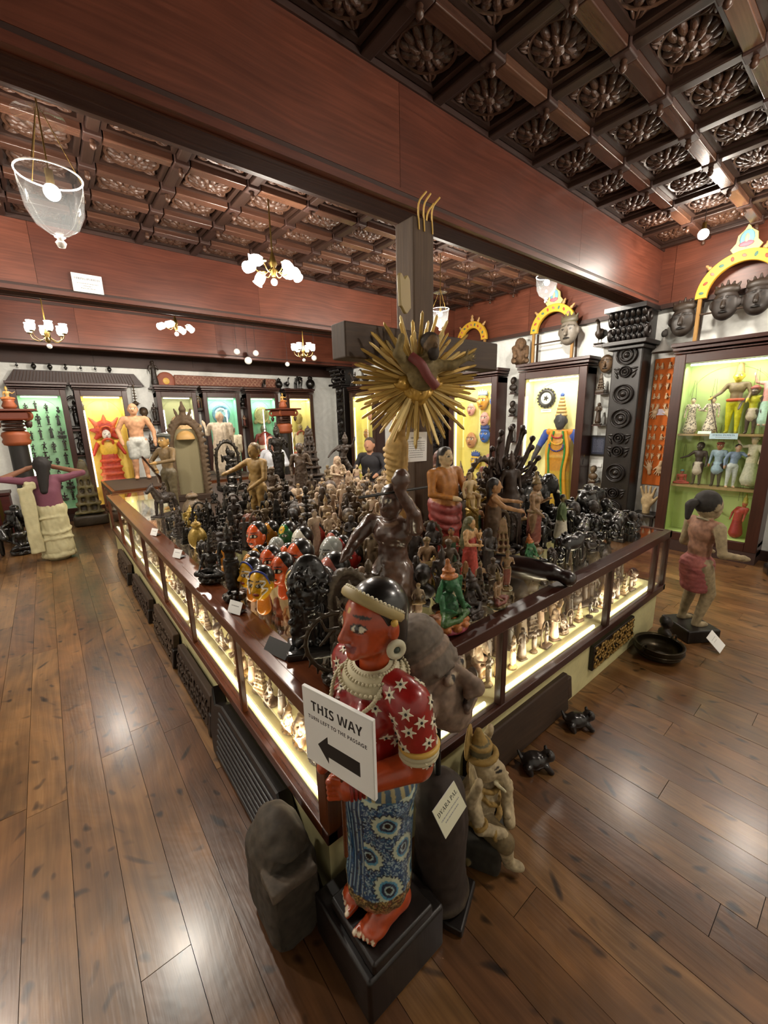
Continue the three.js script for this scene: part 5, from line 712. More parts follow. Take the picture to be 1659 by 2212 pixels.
{
  const c = 0x171411, P = [Bo([0, 0.42, -0.05], [0.21, 0.4, 0.1], 0.06, c, 0.03), El([0, 0.78, -0.05], [0.17, 0.22, 0.1], c, 0.04), ...scaleP(human({ c: { skin: c, hair: c, cloth: c, gold: c }, crown: 0.14, collar: 1, belt: 1, w: 1.2 }), 0.72, [0, 0.1, 0.05])];
  for (let i = 0; i < 46; i++) { const y = 0.05 + rnd() * 0.85, x = rr(-0.2, 0.2) * (y > 0.75 ? 0.7 : 1); P.push(El([x, y, 0.05 + rr(-0.02, 0.03)], [rr(0.02, 0.04), rr(0.025, 0.05), rr(0.02, 0.04)], c, 0.012)); }
  hero('stone_goddess', 'glossy black stone goddess slab at the front of the glass top', 'statue', [0.82, TOP, -1.57], -0.5, 0.46, P, { m: 'vcGloss', cell: 0.0062, parts: [['pedestal', [Bo([0, 0.03, 0], [0.26, 0.04, 0.18], 0.015, c)], 'vcGloss']] });
}
figure('aureole', 'walnut', [0.95, TOP, -1.44], 0.4, -0.5, 'grey-brown arched shrine carving behind the painted woman', null, { variant: 'grey', slab: 1, fine: true, c: { skin: 0x54483a, cloth: 0x4c4235, gold: 0x5c5142, hair: 0x3d352b } });
{
  const c = 0x3d3426, P = scaleP(human({ c: { skin: c, hair: c, cloth: c, gold: 0x54482f }, crown: 0.1, lean: 0.15, L: [[0.2, 0.26, 0.02], [0.26, 0.4, 0.05]], R: [[0.2, 0.14, 0.03], [0.28, 0.08, 0.1]], L2: [[0.2, 0.16, 0.05], [0.1, 0.1, 0.15]], R2: [[0.2, 0.26, 0], [0.26, 0.42, 0]], LL: [[0.2, 0.34, 0.08], [-0.02, 0.22, 0.1]], RL: [[0.1, 0.26, 0.06], [0.05, 0.05, 0]] }), 0.8, [0, 0.12, 0]);
  const ring = [To([0, 0.52, -0.03], 0.43, 0.03, c, 0.01)]; for (let i = 0; i < 22; i++) { const a = i * PI / 11; ring.push(Cp([0.45 * Math.cos(a), 0.52 + 0.45 * Math.sin(a), -0.03], [0.53 * Math.cos(a + 0.1), 0.52 + 0.53 * Math.sin(a + 0.1), -0.03], 0.025, 0.008, c, 0.006)); }
  hero('ring_dancer', 'dark bronze dancing deity inside a ring of flames near the sign', 'figurine', [0.79, TOP, -1.29], -0.6, 0.31, P, { m: 'vcMetal', cell: 0.0045, parts: [['flame_ring', ring, 'vcMetal'], ['pedestal', lotusBase(0.25, 0.12, 0x2f281d), 'vcMetal']] });
}
figure('standing', 'bronze', [0.74, TOP, -2.38], 0.46, -0.6, 'black bronze standing deity on a round stepped base beside the painted heads', null, { fine: true, variant: 'front' });
figure('seated', 'bronze', [0.74, TOP, -2.78], 0.32, -0.8, 'squat black bronze seated figure on a round stool at the wooden rim', null, { fine: true, variant: 'front' });
figure('ganesha', 'emerald', [1.44, TOP, -1.29], 0.36, 0.1, 'green elephant-headed deity on a crimson base at the right rim', null, { fine: true, variant: 'rim', c: { skin: 0x2a5e38, cloth: 0x3a5a2a, gold: 0xa0602c, base: 0x7d2434 } });
figure('ganesha', 'ebony', [1.62, TOP, -1.3], 0.27, 0.3, 'small dark elephant-headed figure beside the green deity', null);
figure('seated', 'painted', [1.82, TOP, -1.27], 0.22, 0.2, 'small red-brown varnished seated figure at the right rim');
figure('ganesha', 'emerald', [2.5, TOP, -1.5], 0.24, 0.2, 'small green elephant-headed deity behind the black pod', null, { variant: 'rim2', c: { skin: 0x2a5e38, cloth: 0x2f6034, gold: 0xa8622c, base: 0x3a3024 } });
figure('mother', 'painted', [1.92, TOP, -1.55], 0.46, 0.1, 'painted woman in blue and red with a child near the green deity', null, { fine: true, variant: 'blue', c: { skin: 0xb68d5c, cloth: 0x9c382c, gold: 0x2c3a5c, veil: 0x5d5a3a } });
hero('carved_youth', 'bare-chested painted youth with dark hair holding out a hand behind the red-draped mother', 'statue', [2.42, TOP, -1.75], 0.7, 0.62, human({ c: { skin: 0x9c7248, hair: 0x1f1914, cloth: 0x5c4630 }, head: 1.15, longhair: 1, R: [[0.2, 0.2, 0.1], [0.2, 0.16, 0.26]], L: [[0.2, 0.2, 0.1], [0.22, 0.18, 0.3]], robe: 0.12 }), {});
figure('vase', 'gilt', [1.78, TOP, -1.72], 0.2, 0, 'small gilded lidded pot near the red-draped mother');
{ // long polished pod at the right rim
  const t = thing('black_pod', 'long polished black wooden fish-shaped vessel lying at the right rim', 'vessel', [2.28, TOP, -1.42], -1.25), c = 0x1c0f0c;
  part('hull', sculpt([El([0, 0.075, 0], [0.25, 0.075, 0.085], c, 0.02), Cp([0.2, 0.08, 0], [0.27, 0.06, 0.0], 0.05, 0.035, c, 0.03), Cp([-0.2, 0.08, 0], [-0.3, 0.1, 0], 0.05, 0.02, c, 0.03), El([0.29, 0.055, 0], [0.05, 0.05, 0.06], c, 0.02)], 0.012, { mottle: 0.2 }), M.vcGloss, t);
  part('ridge', rod([-0.16, 0.143, 0.01], [0.16, 0.145, 0.01], 0.006), M.black, t);
}
for (const [x, z, h, tn, lb] of [[2.86, -1.36, 0.27, -0.2, 'large black buffalo carving at the right rim past the pod'], [3.3, -1.5, 0.25, 0.3, 'black buffalo carving with swept horns between the pod and the dark elephants'], [3.75, -1.42, 0.27, 0.2, 'black buffalo carving nearest the carved girl'], [3.15, -1.85, 0.26, 0.5, 'black buffalo carving behind the rim buffaloes'], [3.75, -1.85, 0.27, 0.2, 'black buffalo carving under the polished elephant']]) figure('buffalo', 'stone', [x, TOP, z], h, PI / 2 + tn, lb);
for (const [x, z, h, tn, lb] of [[3.6, -2.15, 0.55, 1.2, 'big polished dark elephant carving near the wall pillar'], [4.0, -1.8, 0.4, 1.5, 'smaller black elephant carving behind the carved girl'], [3.2, -2.3, 0.4, 0.9, 'dark elephant carving left of the big polished elephant']]) figure('elephant', 'stone', [x, TOP, z], h, tn, lb);
figure('robed', 'painted', [3.2, TOP, -1.64], 0.42, 0.3, 'small painted saint with white cloth among the black buffaloes', null, { variant: 'white', c: { skin: 0x7a6a3e, cloth: 0xb9b2a0, top: 0x4a5a34 } });
{ // tall branching dark carving
  const c = 0x33241b, P = [Cp([0, 0, 0], [0, 0.35, 0], 0.13, 0.1, c, 0.03)]; const H = human({ c: { skin: c, hair: c, cloth: c, gold: 0x453124 }, crown: 0.12, robe: 0.14 }); P.push(...scaleP(H, 0.5, [0, 0.18, 0.05]));
  for (let i = 0; i < 13; i++) { const a = -1.45 + i * 0.2417, x = Math.sin(a), y = Math.cos(a), z = (i % 2) * 0.06 - 0.05; P.push(Cp([0, 0.4, -0.05], [0.16 * x, 0.45 + 0.22 * y, z], 0.022, 0.018, c, 0.01), Cp([0.16 * x, 0.45 + 0.22 * y, z], [0.2 * x + 0.03, 0.52 + 0.36 * y, z + 0.03], 0.016, 0.011, c, 0.006), El([0.2 * x + 0.03, 0.53 + 0.375 * y, z + 0.045], [0.02, 0.024, 0.03], c, 0.006), Cp([0.1 * x, 0.43 + 0.14 * y, z], [0.22 * x, 0.46 + 0.2 * y, z + 0.04], 0.014, 0.009, c, 0.006), El([0.23 * x, 0.47 + 0.21 * y, z + 0.05], [0.018, 0.02, 0.018], c, 0.004)); }
  hero('branching_deity', 'tall dark wooden deity under a canopy of branching serpent heads', 'statue', [2.92, TOP, -1.98], -0.5, 1.06, P, { cell: 0.0105 });
}
figure('vase', 'gilt', [0.87, TOP, -3.6], 0.27, 0, 'round gilded pot with a tall knob among the dark bronzes', null, { variant: 'knob', wide: 0.8 });
figure('vase', 'tan', [1.12, TOP, -4.65], 0.36, 0, 'brown basket-like urn with a coned lid among the bronzes', null, { variant: 'basket', wide: 0.9, c: { skin: 0x5c4a31, cloth: 0x6b5538, gold: 0x4d3d28 } });
figure('ganesha', 'gilt', [1.0, TOP, -4.3], 0.26, -0.7, 'gilded yellow seated deity left of the basket-like urn');
figure('bird', 'ivory', [2.01, TOP, -3.75], 0.26, -1.2, 'white long-necked bird carving by the yellow sheet', null, { variant: 'swan', c: { skin: 0xd5d3cc, cloth: 0xcac7bd, gold: 0x8a7a5a } });
solo('yellow_sheet', new THREE.BoxGeometry(0.2, 0.13, 0.003), std(0xd9c21e, 0.6), 'bright yellow paper sheet standing behind the painted heads', 'paper', [1.93, TOP + 0.066, -3.22], -0.5);
{ // bearded head, drummer lamp, soldier, niche
  figure('bust', 'tan', [2.1, TOP, -5.35], 0.46, -0.6, 'bearded tan wooden head looking over the bronzes', null, { variant: 'beard', c: { skin: 0xa38850, hair: 0x4a2f25, cloth: 0x5a4326 } });
  hero('soldier_statue', 'carved wooden soldier in grey cap aiming a rifle', 'statue', [1.12, TOP, -5.6], -1.0, 0.95, [...human({ c: { skin: 0xa8834a, hair: 0x3a3a34, cloth: 0x5b5038, top: 0x6a5535 }, cap: 0x45473f, sleeve: true, trousers: 0x5b5038, L: [[0.2, 0.16, 0.1], [0.08, 0.14, 0.26]], R: [[0.2, 0.14, 0.06], [-0.02, 0.04, 0.2]], head: 1.15 })], { paint: eyes(0.9, 0.07, 1.1), parts: [['rifle', [Cp([-0.08, 0.46, 0.1], [0.16, 0.74, 0.5], 0.018, 0.012, 0x3d2317, 0), Cp([-0.16, 0.38, 0.0], [-0.08, 0.46, 0.1], 0.035, 0.02, 0x4d2b1a, 0.01)]]] });
  const t = thing('carved_niche', 'tall brown carved wooden arch shrine with leafy edge and pale backing', 'shrine', [1.5, TOP, -6.15], -0.25);
  const c = 0x4f3d28, P = [], n = 16; let last; for (let i = 0; i <= n; i++) { const a = PI * i / n, p = [0.19 * Math.cos(a), 0.72 + 0.36 * Math.sin(a) ** 0.85, 0]; if (last) P.push(Cp(last, p, 0.035, 0.035, c, 0.01)); last = p; P.push(El([p[0] * 1.22, 0.72 + (p[1] - 0.72) * 1.14, 0], [0.035, 0.03, 0.03], c, 0.01)); }
  for (const s of [-1, 1]) { P.push(Cp([s * 0.19, 0, 0], [s * 0.19, 0.72, 0], 0.038, 0.035, c, 0.01)); for (let j = 0; j < 11; j++) P.push(El([s * 0.235, 0.08 + j * 0.065, 0], [0.032, 0.024, 0.03], c, 0.01, [0, 0, s * 0.5])); }
  P.push(Cp([0, 1.08, 0], [0, 1.2, 0], 0.05, 0.04, c, 0.02), El([0, 1.24, 0.01], [0.045, 0.05, 0.045], c, 0.01), Cp([0, 1.27, 0], [0.0, 1.34, 0], 0.03, 0.012, c, 0.01), ...both(Cp([0.06, 1.12, 0], [0.1, 1.24, 0], 0.022, 0.014, c, 0.01)));
  part('arch', sculpt(P, 0.0125, { amp: 0.006, freq: [40, 40, 40] }), M.vcMatte, t);
  part('backing', bx(-0.17, 0.17, 0, 0.98, -0.03, -0.015), std(0x7d7456, 0.8), t); part('canopy_lining', at(new THREE.SphereGeometry(0.12, 14, 8, 0, PI, 0, PI / 2), 0, 0.84, -0.02), std(0xb08a50, 0.6), t); part('base', at(rbox(0.52, 0.08, 0.2, 0.01), 0, 0.04, 0), M.oldWood, t);
}
const bigFig = (nm, lb, pos, tn, H, P, o) => hero(nm, lb, 'statue', pos, tn, H, P, o);
bigFig('robed_statue', 'pale carved statue in a long pleated robe with bowed bald head', [2.72, 0.956, -8.45], PI - 0.5, 1.3, human({ c: { skin: 0xb0957c, hair: null, cloth: 0xa89a85, top: 0xa89a85 }, robe: 0.16, w: 1.25, sleeve: true, L: [[0.2, 0.14, 0.04], [0.26, 0.3, 0.12]] }), { amp: 0.012, freq: [34, 3, 34], m: 'vcMatte' });
bigFig('robed_statue', 'brown carved statue with white turban and long draped cloak', [2.2, 0.956, -8.75], PI - 0.3, 1.28, human({ c: { skin: 0x9a7c50, hair: null, cloth: 0x7a6134, top: 0x9c8056 }, turban: 0xc9beaa, robe: 0.17, w: 1.35, sleeve: true }), { amp: 0.012, freq: [26, 3, 26], m: 'vcMatte' });
bigFig('jacket_statue', 'carved figure in a cream pleated jacket and grey cap', [3.08, 0.956, -8.85], PI - 0.6, 0.98, human({ c: { skin: 0xa88a6c, hair: 0x6d6152, cloth: 0x4a443c, top: 0xb9ae94 }, cap: 0x7a7466, sleeve: true, w: 1.3, aw: 1.4, robe: 0.13, L: [[0.22, 0.12, 0.04], [0.18, 0.04, 0.18]] }), { amp: 0.01, freq: [30, 3, 30], m: 'vcMatte' });
bigFig('bare_chest_statue', 'flesh-coloured statue of a bald bare-chested man in white shorts', [1.4, 0.956, -9.35], -0.15, 1.5, human({ c: { skin: 0xb98a66, hair: null, cloth: 0xb3b4ac, gold: 0x3d2c20 }, trousers: undefined, w: 1.12, L: [[0.2, 0.12, 0], [0.2, -0.02, 0.05]], R: [[0.2, 0.14, 0], [0.17, 0.0, 0.08]] }), { m: 'vcMatte', paint: eyes(0.9, 0.06), parts: [['shorts', [El([0, 0.5, 0], [0.105, 0.07, 0.088], 0xb9bab2, 0.02), ...both(Cp([0.055, 0.46, 0], [0.06, 0.31, 0.01], 0.075, 0.062, 0xb3b4ac, 0.01))]]] });
// taller figures rising out of the crowd
for (const [k, p, x, z, h, tn, lb, v, c] of [
  ['mother', 'emerald', 2.62, -2.45, 0.78, -0.2, 'tall green and red painted crowned deity behind the red-draped mother', 'tall', { skin: 0x7a5a3a, cloth: 0x2c4a30, gold: 0x7a3a26, veil: 0x5c3424 }],
  ['tower', 'gilt', 2.5, -2.85, 0.85, -0.4, 'orange-gold tiered carving behind the red-draped mother', 'tall', { skin: 0xa86a2c, cloth: 0x8a5424, gold: 0xb47a34 }],
  ['standing', 'painted', 2.75, -1.62, 0.62, 0.2, 'tall red and green painted crowned idol before the branching deity', 'tall'],
  ['standing', 'gilt', 2.52, -2.02, 0.6, 0.1, 'gilded crowned idol right of the carved youth', 'tall'],
  ['aureole', 'walnut', 3.05, -2.3, 0.7, -0.2, 'tall brown arched idol right of the branching deity', 'tall'],
  ['robed', 'walnut', 2.4, -4.6, 0.8, -0.4, 'tall brown robed saint rising above the pale carvings', 'tall'],
  ['mother', 'ivory', 2.75, -4.3, 0.62, -0.3, 'large cream mother and child above the pale carvings', 'tall'],
  ['bust', 'ivory', 2.35, -3.85, 0.42, -0.6, 'large cream bust in front of the pale carvings', 'tall'],
  ['standing', 'bronze', 2.9, -6.3, 1.0, -0.2, 'tall black bronze deity in the back row of the island', 'tall'],
  ['tower', 'ebony', 3.25, -5.9, 0.95, -0.3, 'tall dark tiered carving in the back row of the island', 'tall'],
  ['dancer', 'ebony', 3.55, -5.4, 0.85, -0.4, 'tall dark dancer in the back row of the island', 'tall'],
  ['aureole', 'bronze', 2.2, -6.6, 0.8, 0, 'tall black arched deity in the back row of the island', 'tall'],
  ['lampstand', 'bronze', 1.75, -5.1, 0.7, 0, 'tall black tiered lamp stand left of the bearded head', 'tall'],
  ['musician', 'walnut', 1.95, -4.45, 0.55, -0.5, 'large brown drummer behind the tan man', 'tall'],
  ['rider', 'ebony', 0.98, -5.3, 0.5, -1.0, 'dark horse rider before the soldier', 'tall'],
  ['lampstand', 'bronze', 1.62, -3.05, 0.5, 0, 'slim black lamp stand before the yellow sheet', 'tall'],
]) figure(k, p, [x, TOP, z], h, tn, lb, null, { variant: v, fine: true, c });
// ---------------------------------------------------------------- painted heads
{
  const skins = { orange: 0xcb521c, yellow: 0xd6a012, amber: 0xb97a1e, green: 0x1d5f2e, white: 0xd6d0c0, pink: 0xb4695a, brown: 0x6d3a22, cream: 0xc4a56a, olive: 0x8a8a3a, crimson: 0x9a2018, silver: 0x9a9c94 };
  const words = { orange: 'orange', yellow: 'bright yellow', amber: 'amber', green: 'green and yellow', white: 'white and red', pink: 'rosy pink', brown: 'brown curly-haired', cream: 'cream', olive: 'olive', crimson: 'crimson', silver: 'silver-haired' };
  const cache = {};
  const make = (k) => {
    if (cache[k]) return cache[k].clone();
    const s = skins[k], hr = k === 'silver' ? 0x8d918a : k === 'brown' ? 0x5a2c19 : 0x16130f, g = new THREE.Group();
    const big = k === 'orange' ? 1.25 : 1;
    part('head', sculpt([Cp([0, 0.03, 0], [0, 0.3, 0], 0.15, 0.12, k === 'yellow' ? 0xd07a1e : s, 0.03), El([0, 0.6, 0.02], [0.235, 0.33, 0.26], s, 0.02), El([0, 0.4, 0.12], [0.15, 0.12, 0.14], s, 0.05), Cp([0, 0.66, 0.26], [0, 0.54, 0.33], 0.025, 0.045, s, 0.03), ...both(El([0.24, 0.56, 0], [0.035, 0.09, 0.06], s, 0.01)), El([0, 0.44, 0.25], [0.07, 0.018, 0.04], 0x7d1a14, 0.006), El([0, 0.415, 0.24], [0.06, 0.02, 0.04], 0x7d1a14, 0.006)], 0.0205, { mottle: 0.15, paint: [...both(El([0.1, 0.635, 0.24], [0.085 * big, 0.045 * big, 0.1], 0x14110e, 0)), ...both(El([0.1, 0.635, 0.25], [0.062 * big, 0.028 * big, 0.1], 0xddd3bb, 0)), ...both(El([0.095, 0.635, 0.26], [0.026 * big, 0.028 * big, 0.1], 0x0f0c0b, 0)), ...both(El([0.1, 0.725, 0.22], [0.095, 0.014, 0.1], 0x14110e, 0)), ...(k === 'green' ? [El([0, 0.8, 0.24], [0.1, 0.12, 0.1], 0xd0a014, 0), El([0, 0.79, 0.28], [0.02, 0.04, 0.1], 0x1a120c, 0)] : []), ...(k === 'white' ? [...both(El([0.12, 0.62, 0.22], [0.1, 0.05, 0.1], 0x9c1c24, 0)), ...both(El([0.12, 0.62, 0.25], [0.06, 0.025, 0.1], 0xe6e0d0, 0))] : []), ...(k === 'orange' ? [El([0, 0.44, 0.3], [0.09, 0.03, 0.1], 0x1a100c, 0)] : [])] }), M.vcGloss, g);
    part('hair', sculpt([El([0, 0.7, -0.05], [0.25, 0.27, 0.25], hr, 0.01), El([0, 0.52, -0.12], [0.2, 0.2, 0.14], hr, 0.03), sub(El([0, 0.56, 0.2], [0.4, 0.28, 0.17], hr))], 0.022, { mottle: 0.15, amp: k === 'brown' ? 0.02 : 0 }), M.vcGloss, g);
    if (k === 'yellow') { const m = std(0xd9d4c6, 0.4), b = std(0x2b2418, 0.4); for (const s2 of [-1, 1]) { part('scroll_mark', tube([[0.12 * s2, 0.74, 0.26], [0.2 * s2, 0.7, 0.17], [0.15 * s2, 0.6, 0.25], [0.22 * s2, 0.54, 0.14], [0.14 * s2, 0.44, 0.24]], 0.02, 20, 6), m, g); } part('hairline_band', tube([[-0.22, 0.62, 0.06], [-0.17, 0.83, 0.12], [0, 0.9, 0.14], [0.17, 0.83, 0.12], [0.22, 0.62, 0.06]], 0.022, 24, 6), std(0x2c3a8c, 0.4), g); }
    cache[k] = g; return g.clone();
  };
  const seen = {};
  for (const [k, x, z, h, note] of [['yellow', 0.82, -2.13, 0.27, 'with white scroll marks at the front of the heads'], ['yellow', 0.84, -2.34, 0.26, 'with a blue hair band behind the scroll-marked head'], ['amber', 0.94, -2.58, 0.22], ['amber', 1.05, -2.74, 0.2], ['orange', 1.02, -2.46, 0.27], ['orange', 1.0, -2.24, 0.28], ['orange', 1.17, -3.05, 0.3], ['brown', 1.29, -3.54, 0.26], ['amber', 1.33, -3.16, 0.26], ['green', 1.37, -2.92, 0.29], ['white', 1.36, -2.66, 0.3], ['orange', 1.14, -2.28, 0.33], ['orange', 1.13, -2.05, 0.24], ['orange', 1.2, -2.58, 0.22], ['cream', 0.99, -2.05, 0.25], ['pink', 1.14, -1.88, 0.34], ['olive', 1.02, -1.82, 0.3], ['amber', 0.85, -2.86, 0.22], ['crimson', 1.62, -2.87, 0.24], ['pink', 1.6, -2.62, 0.23], ['silver', 1.38, -2.3, 0.29], ['silver', 1.2, -2.78, 0.22], ['crimson', 1.5, -2.2, 0.24], ['crimson', 1.55, -2.42, 0.24]]) {
    const g = make(k); g.name = numbered('painted_puppet'); g.position.set(x, TOP, z); g.rotation.y = -1.15 + rr(-0.3, 0.3); g.scale.setScalar(h);
    const many = { orange: 1, amber: 1, crimson: 1, silver: 1, pink: 1 }[k];
    g.userData = { label: words[k] + ' painted wooden puppet head ' + (note ?? 'in the cluster on the glass top'), category: 'puppet', group: note || !many ? 'painted puppet heads' : words[k] + ' painted puppet heads' };
    scene.add(g); seen[k] = 1;
  }
  solo('paper_cone', new THREE.ConeGeometry(0.05, 0.28, 14).rotateZ(0.55), std(0xcfcfca, 0.6), 'tall white cone standing by the rosy pink heads', 'cone', [1.2, TOP + 0.15, -1.95]);
  // caption cards on the rim
  const m = card(0.1, 0.07, (g, W, H) => scrib(g, W * 0.2, H * 0.35, W * 0.6, 26));
  for (const [x, z, lb] of [[0.68, -2.2, 'white caption card on the wooden rim before the bronze standing deity'], [0.68, -3.5, 'small white caption card on the rim near the gilded pot'], [0.68, -4.4, 'small white caption card on the rim among the dark bronzes']]) { const k = thing('caption_card', lb, 'card', [x, TOP + 0.032, z], -1.2); part('sheet', new THREE.BoxGeometry(0.1, 0.07, 0.002), [M.paper, M.paper, M.paper, M.paper, m, M.paper], k, [0, 0, 0], [-0.45, 0, 0]); part('foot', at(box(0.08, 0.004, 0.05), 0, -0.028, -0.02), M.black, k); }
  const k = thing('label_block', 'black wedge-shaped label block on the rim before the black stone goddess', 'label', [0.7, TOP, -1.66], -1.3); const g = extrude([[-0.04, 0], [0.04, 0], [0.0, 0.05]], 0.15, 0.003); g.rotateY(PI / 2); g.translate(-0.075, 0, 0); part('wedge', g, M.black, k);
}
// ---------------------------------------------------------------- the crowd of idols on the glass top
{
  const taken = scene.children.filter((o) => o.position.y > 0.9 && o.position.y < 1.3 && o.position.z < -1 && o.position.z > -7.6).map((o) => [o.position.x, o.position.z, o.name.startsWith('painted_puppet') ? 0.08 : o.scale.x < 1 ? Math.max(0.05, 0.24 * o.scale.x) : 0.13]);
  const zone = (th, r) => th < 0.3 ? [['bronze', 'bronze', 'bronze', 'ebony', 'ebony'], ['standing', 'seated', 'aureole', 'lampstand', 'elephant', 'rider', 'dancer', 'vase', 'tower', 'bird', 'ganesha'], [0.16, 0.34], 'dark idols by the wooden rim'] : th < 0.45 ? [['ebony', 'bronze', 'walnut', 'tan'], ['standing', 'seated', 'aureole', 'dancer', 'robed', 'musician', 'tower'], [0.24, 0.42], 'brown idols behind the heads'] : th < 0.78 ? [r > 4.2 ? 'tan ivory walnut ivory tan'.split(' ') : 'walnut tan ivory ebony'.split(' '), ['mother', 'robed', 'standing', 'musician', 'bust', 'dancer', 'rider', 'bird'], [0.26, 0.44], 'pale carvings behind the heads'] : th < 1.02 ? [['walnut', 'ebony', 'painted', 'emerald', 'walnut'], ['standing', 'seated', 'mother', 'tower', 'aureole', 'robed', 'musician', 'ganesha'], [0.3, 0.52], 'idols round the red-draped mother'] : [['stone', 'ebony', 'stone'], ['elephant', 'buffalo', 'bird', 'rider', 'bust', 'elephant'], [0.2, 0.36], 'black animals near the pillar'];
  let n = 0; const th_ = (x, z) => Math.atan2(x, -z);
  for (let i = 0; i < 60000 && n < 460; i++) {
    const near = i < 40000, x = rr(0.82, 4.1), z = near ? rr(-1.35, -4.6) : rr(-4.6, -7.4), r = Math.hypot(x, z), th = Math.atan2(x, -z);
    if (x < 1.0 && z > -1.9 && x < 0.9) continue;
    if (x > 0.78 && x < 1.5 && z < -1.75 && z > -3.3) continue;
    if (z > -1.75 && x > 2.9 && rnd() < 0.6) continue;
    const [ps, ks, [a, b], grp] = zone(th, r), p = pick(ps), k = pick(ks), edge = x < 0.95 || z > -1.5; let h = rr(a, b) * (edge ? 0.75 : 1);
    if (['elephant', 'buffalo', 'vase', 'bird'].includes(k)) h *= 0.7; if (k === 'bust') h *= 0.8;
    const foot = h * ({ elephant: 0.36, buffalo: 0.42, rider: 0.3, ganesha: 0.3, seated: 0.28, vase: 0.3, bird: 0.36, aureole: 0.24, dancer: 0.24 }[k] ?? 0.18);
    if (taken.some(([a, b, q]) => Math.hypot(a - x, b - z) < (foot + q) * 0.86 + 0.005)) continue;
    taken.push([x, z, foot]); n++;
    figure(k, p, [x, TOP, z], h, Math.atan2(-x, -z) * 0.55 + rr(-0.5, 0.5), `${PAL[p].words} ${KIND[k][1]} among the ${grp}`, `${KIND[k][0].replaceAll('_', ' ')}s in ${p}, ${grp}`, { low: h < 0.24 || r > 4.4 });
  }
  // inside the lit glass sides
  const row = (x, z, h, where, turn, ps = ['walnut', 'tan', 'ebony', 'ivory', 'walnut']) => { const p = pick(ps), k = pick(['standing', 'seated', 'mother', 'robed', 'musician', 'tower', 'aureole', 'dancer', 'bust', 'ganesha']); figure(k, p, [x, 0.452, z], h, turn + rr(-0.4, 0.4), `${PAL[p].words} ${KIND[k][1]} behind the glass ${where}`, `${KIND[k][0].replaceAll('_', ' ')}s in ${p} behind the glass ${where}`, { low: 1 }); };
  for (let z = -1.35; z > -7.3; z -= 0.128) { row(0.75 + rr(-0.01, 0.02), z, rr(0.14, 0.24), 'by the left aisle', -PI / 2); row(0.89 + rr(-0.02, 0.02), z - 0.05, rr(0.24, 0.36), 'by the left aisle', -PI / 2); row(1.04, z - 0.09, rr(0.36, 0.44), 'by the left aisle', -PI / 2); }
  for (let x = 0.9; x < 4.1; x += 0.128) { row(x, -1.3 + rr(-0.02, 0.01), rr(0.14, 0.24), 'by the right aisle', 0); row(x + 0.05, -1.44 + rr(-0.02, 0.02), rr(0.24, 0.36), 'by the right aisle', 0); row(x + 0.09, -1.6, rr(0.36, 0.44), 'by the right aisle', 0); }
}
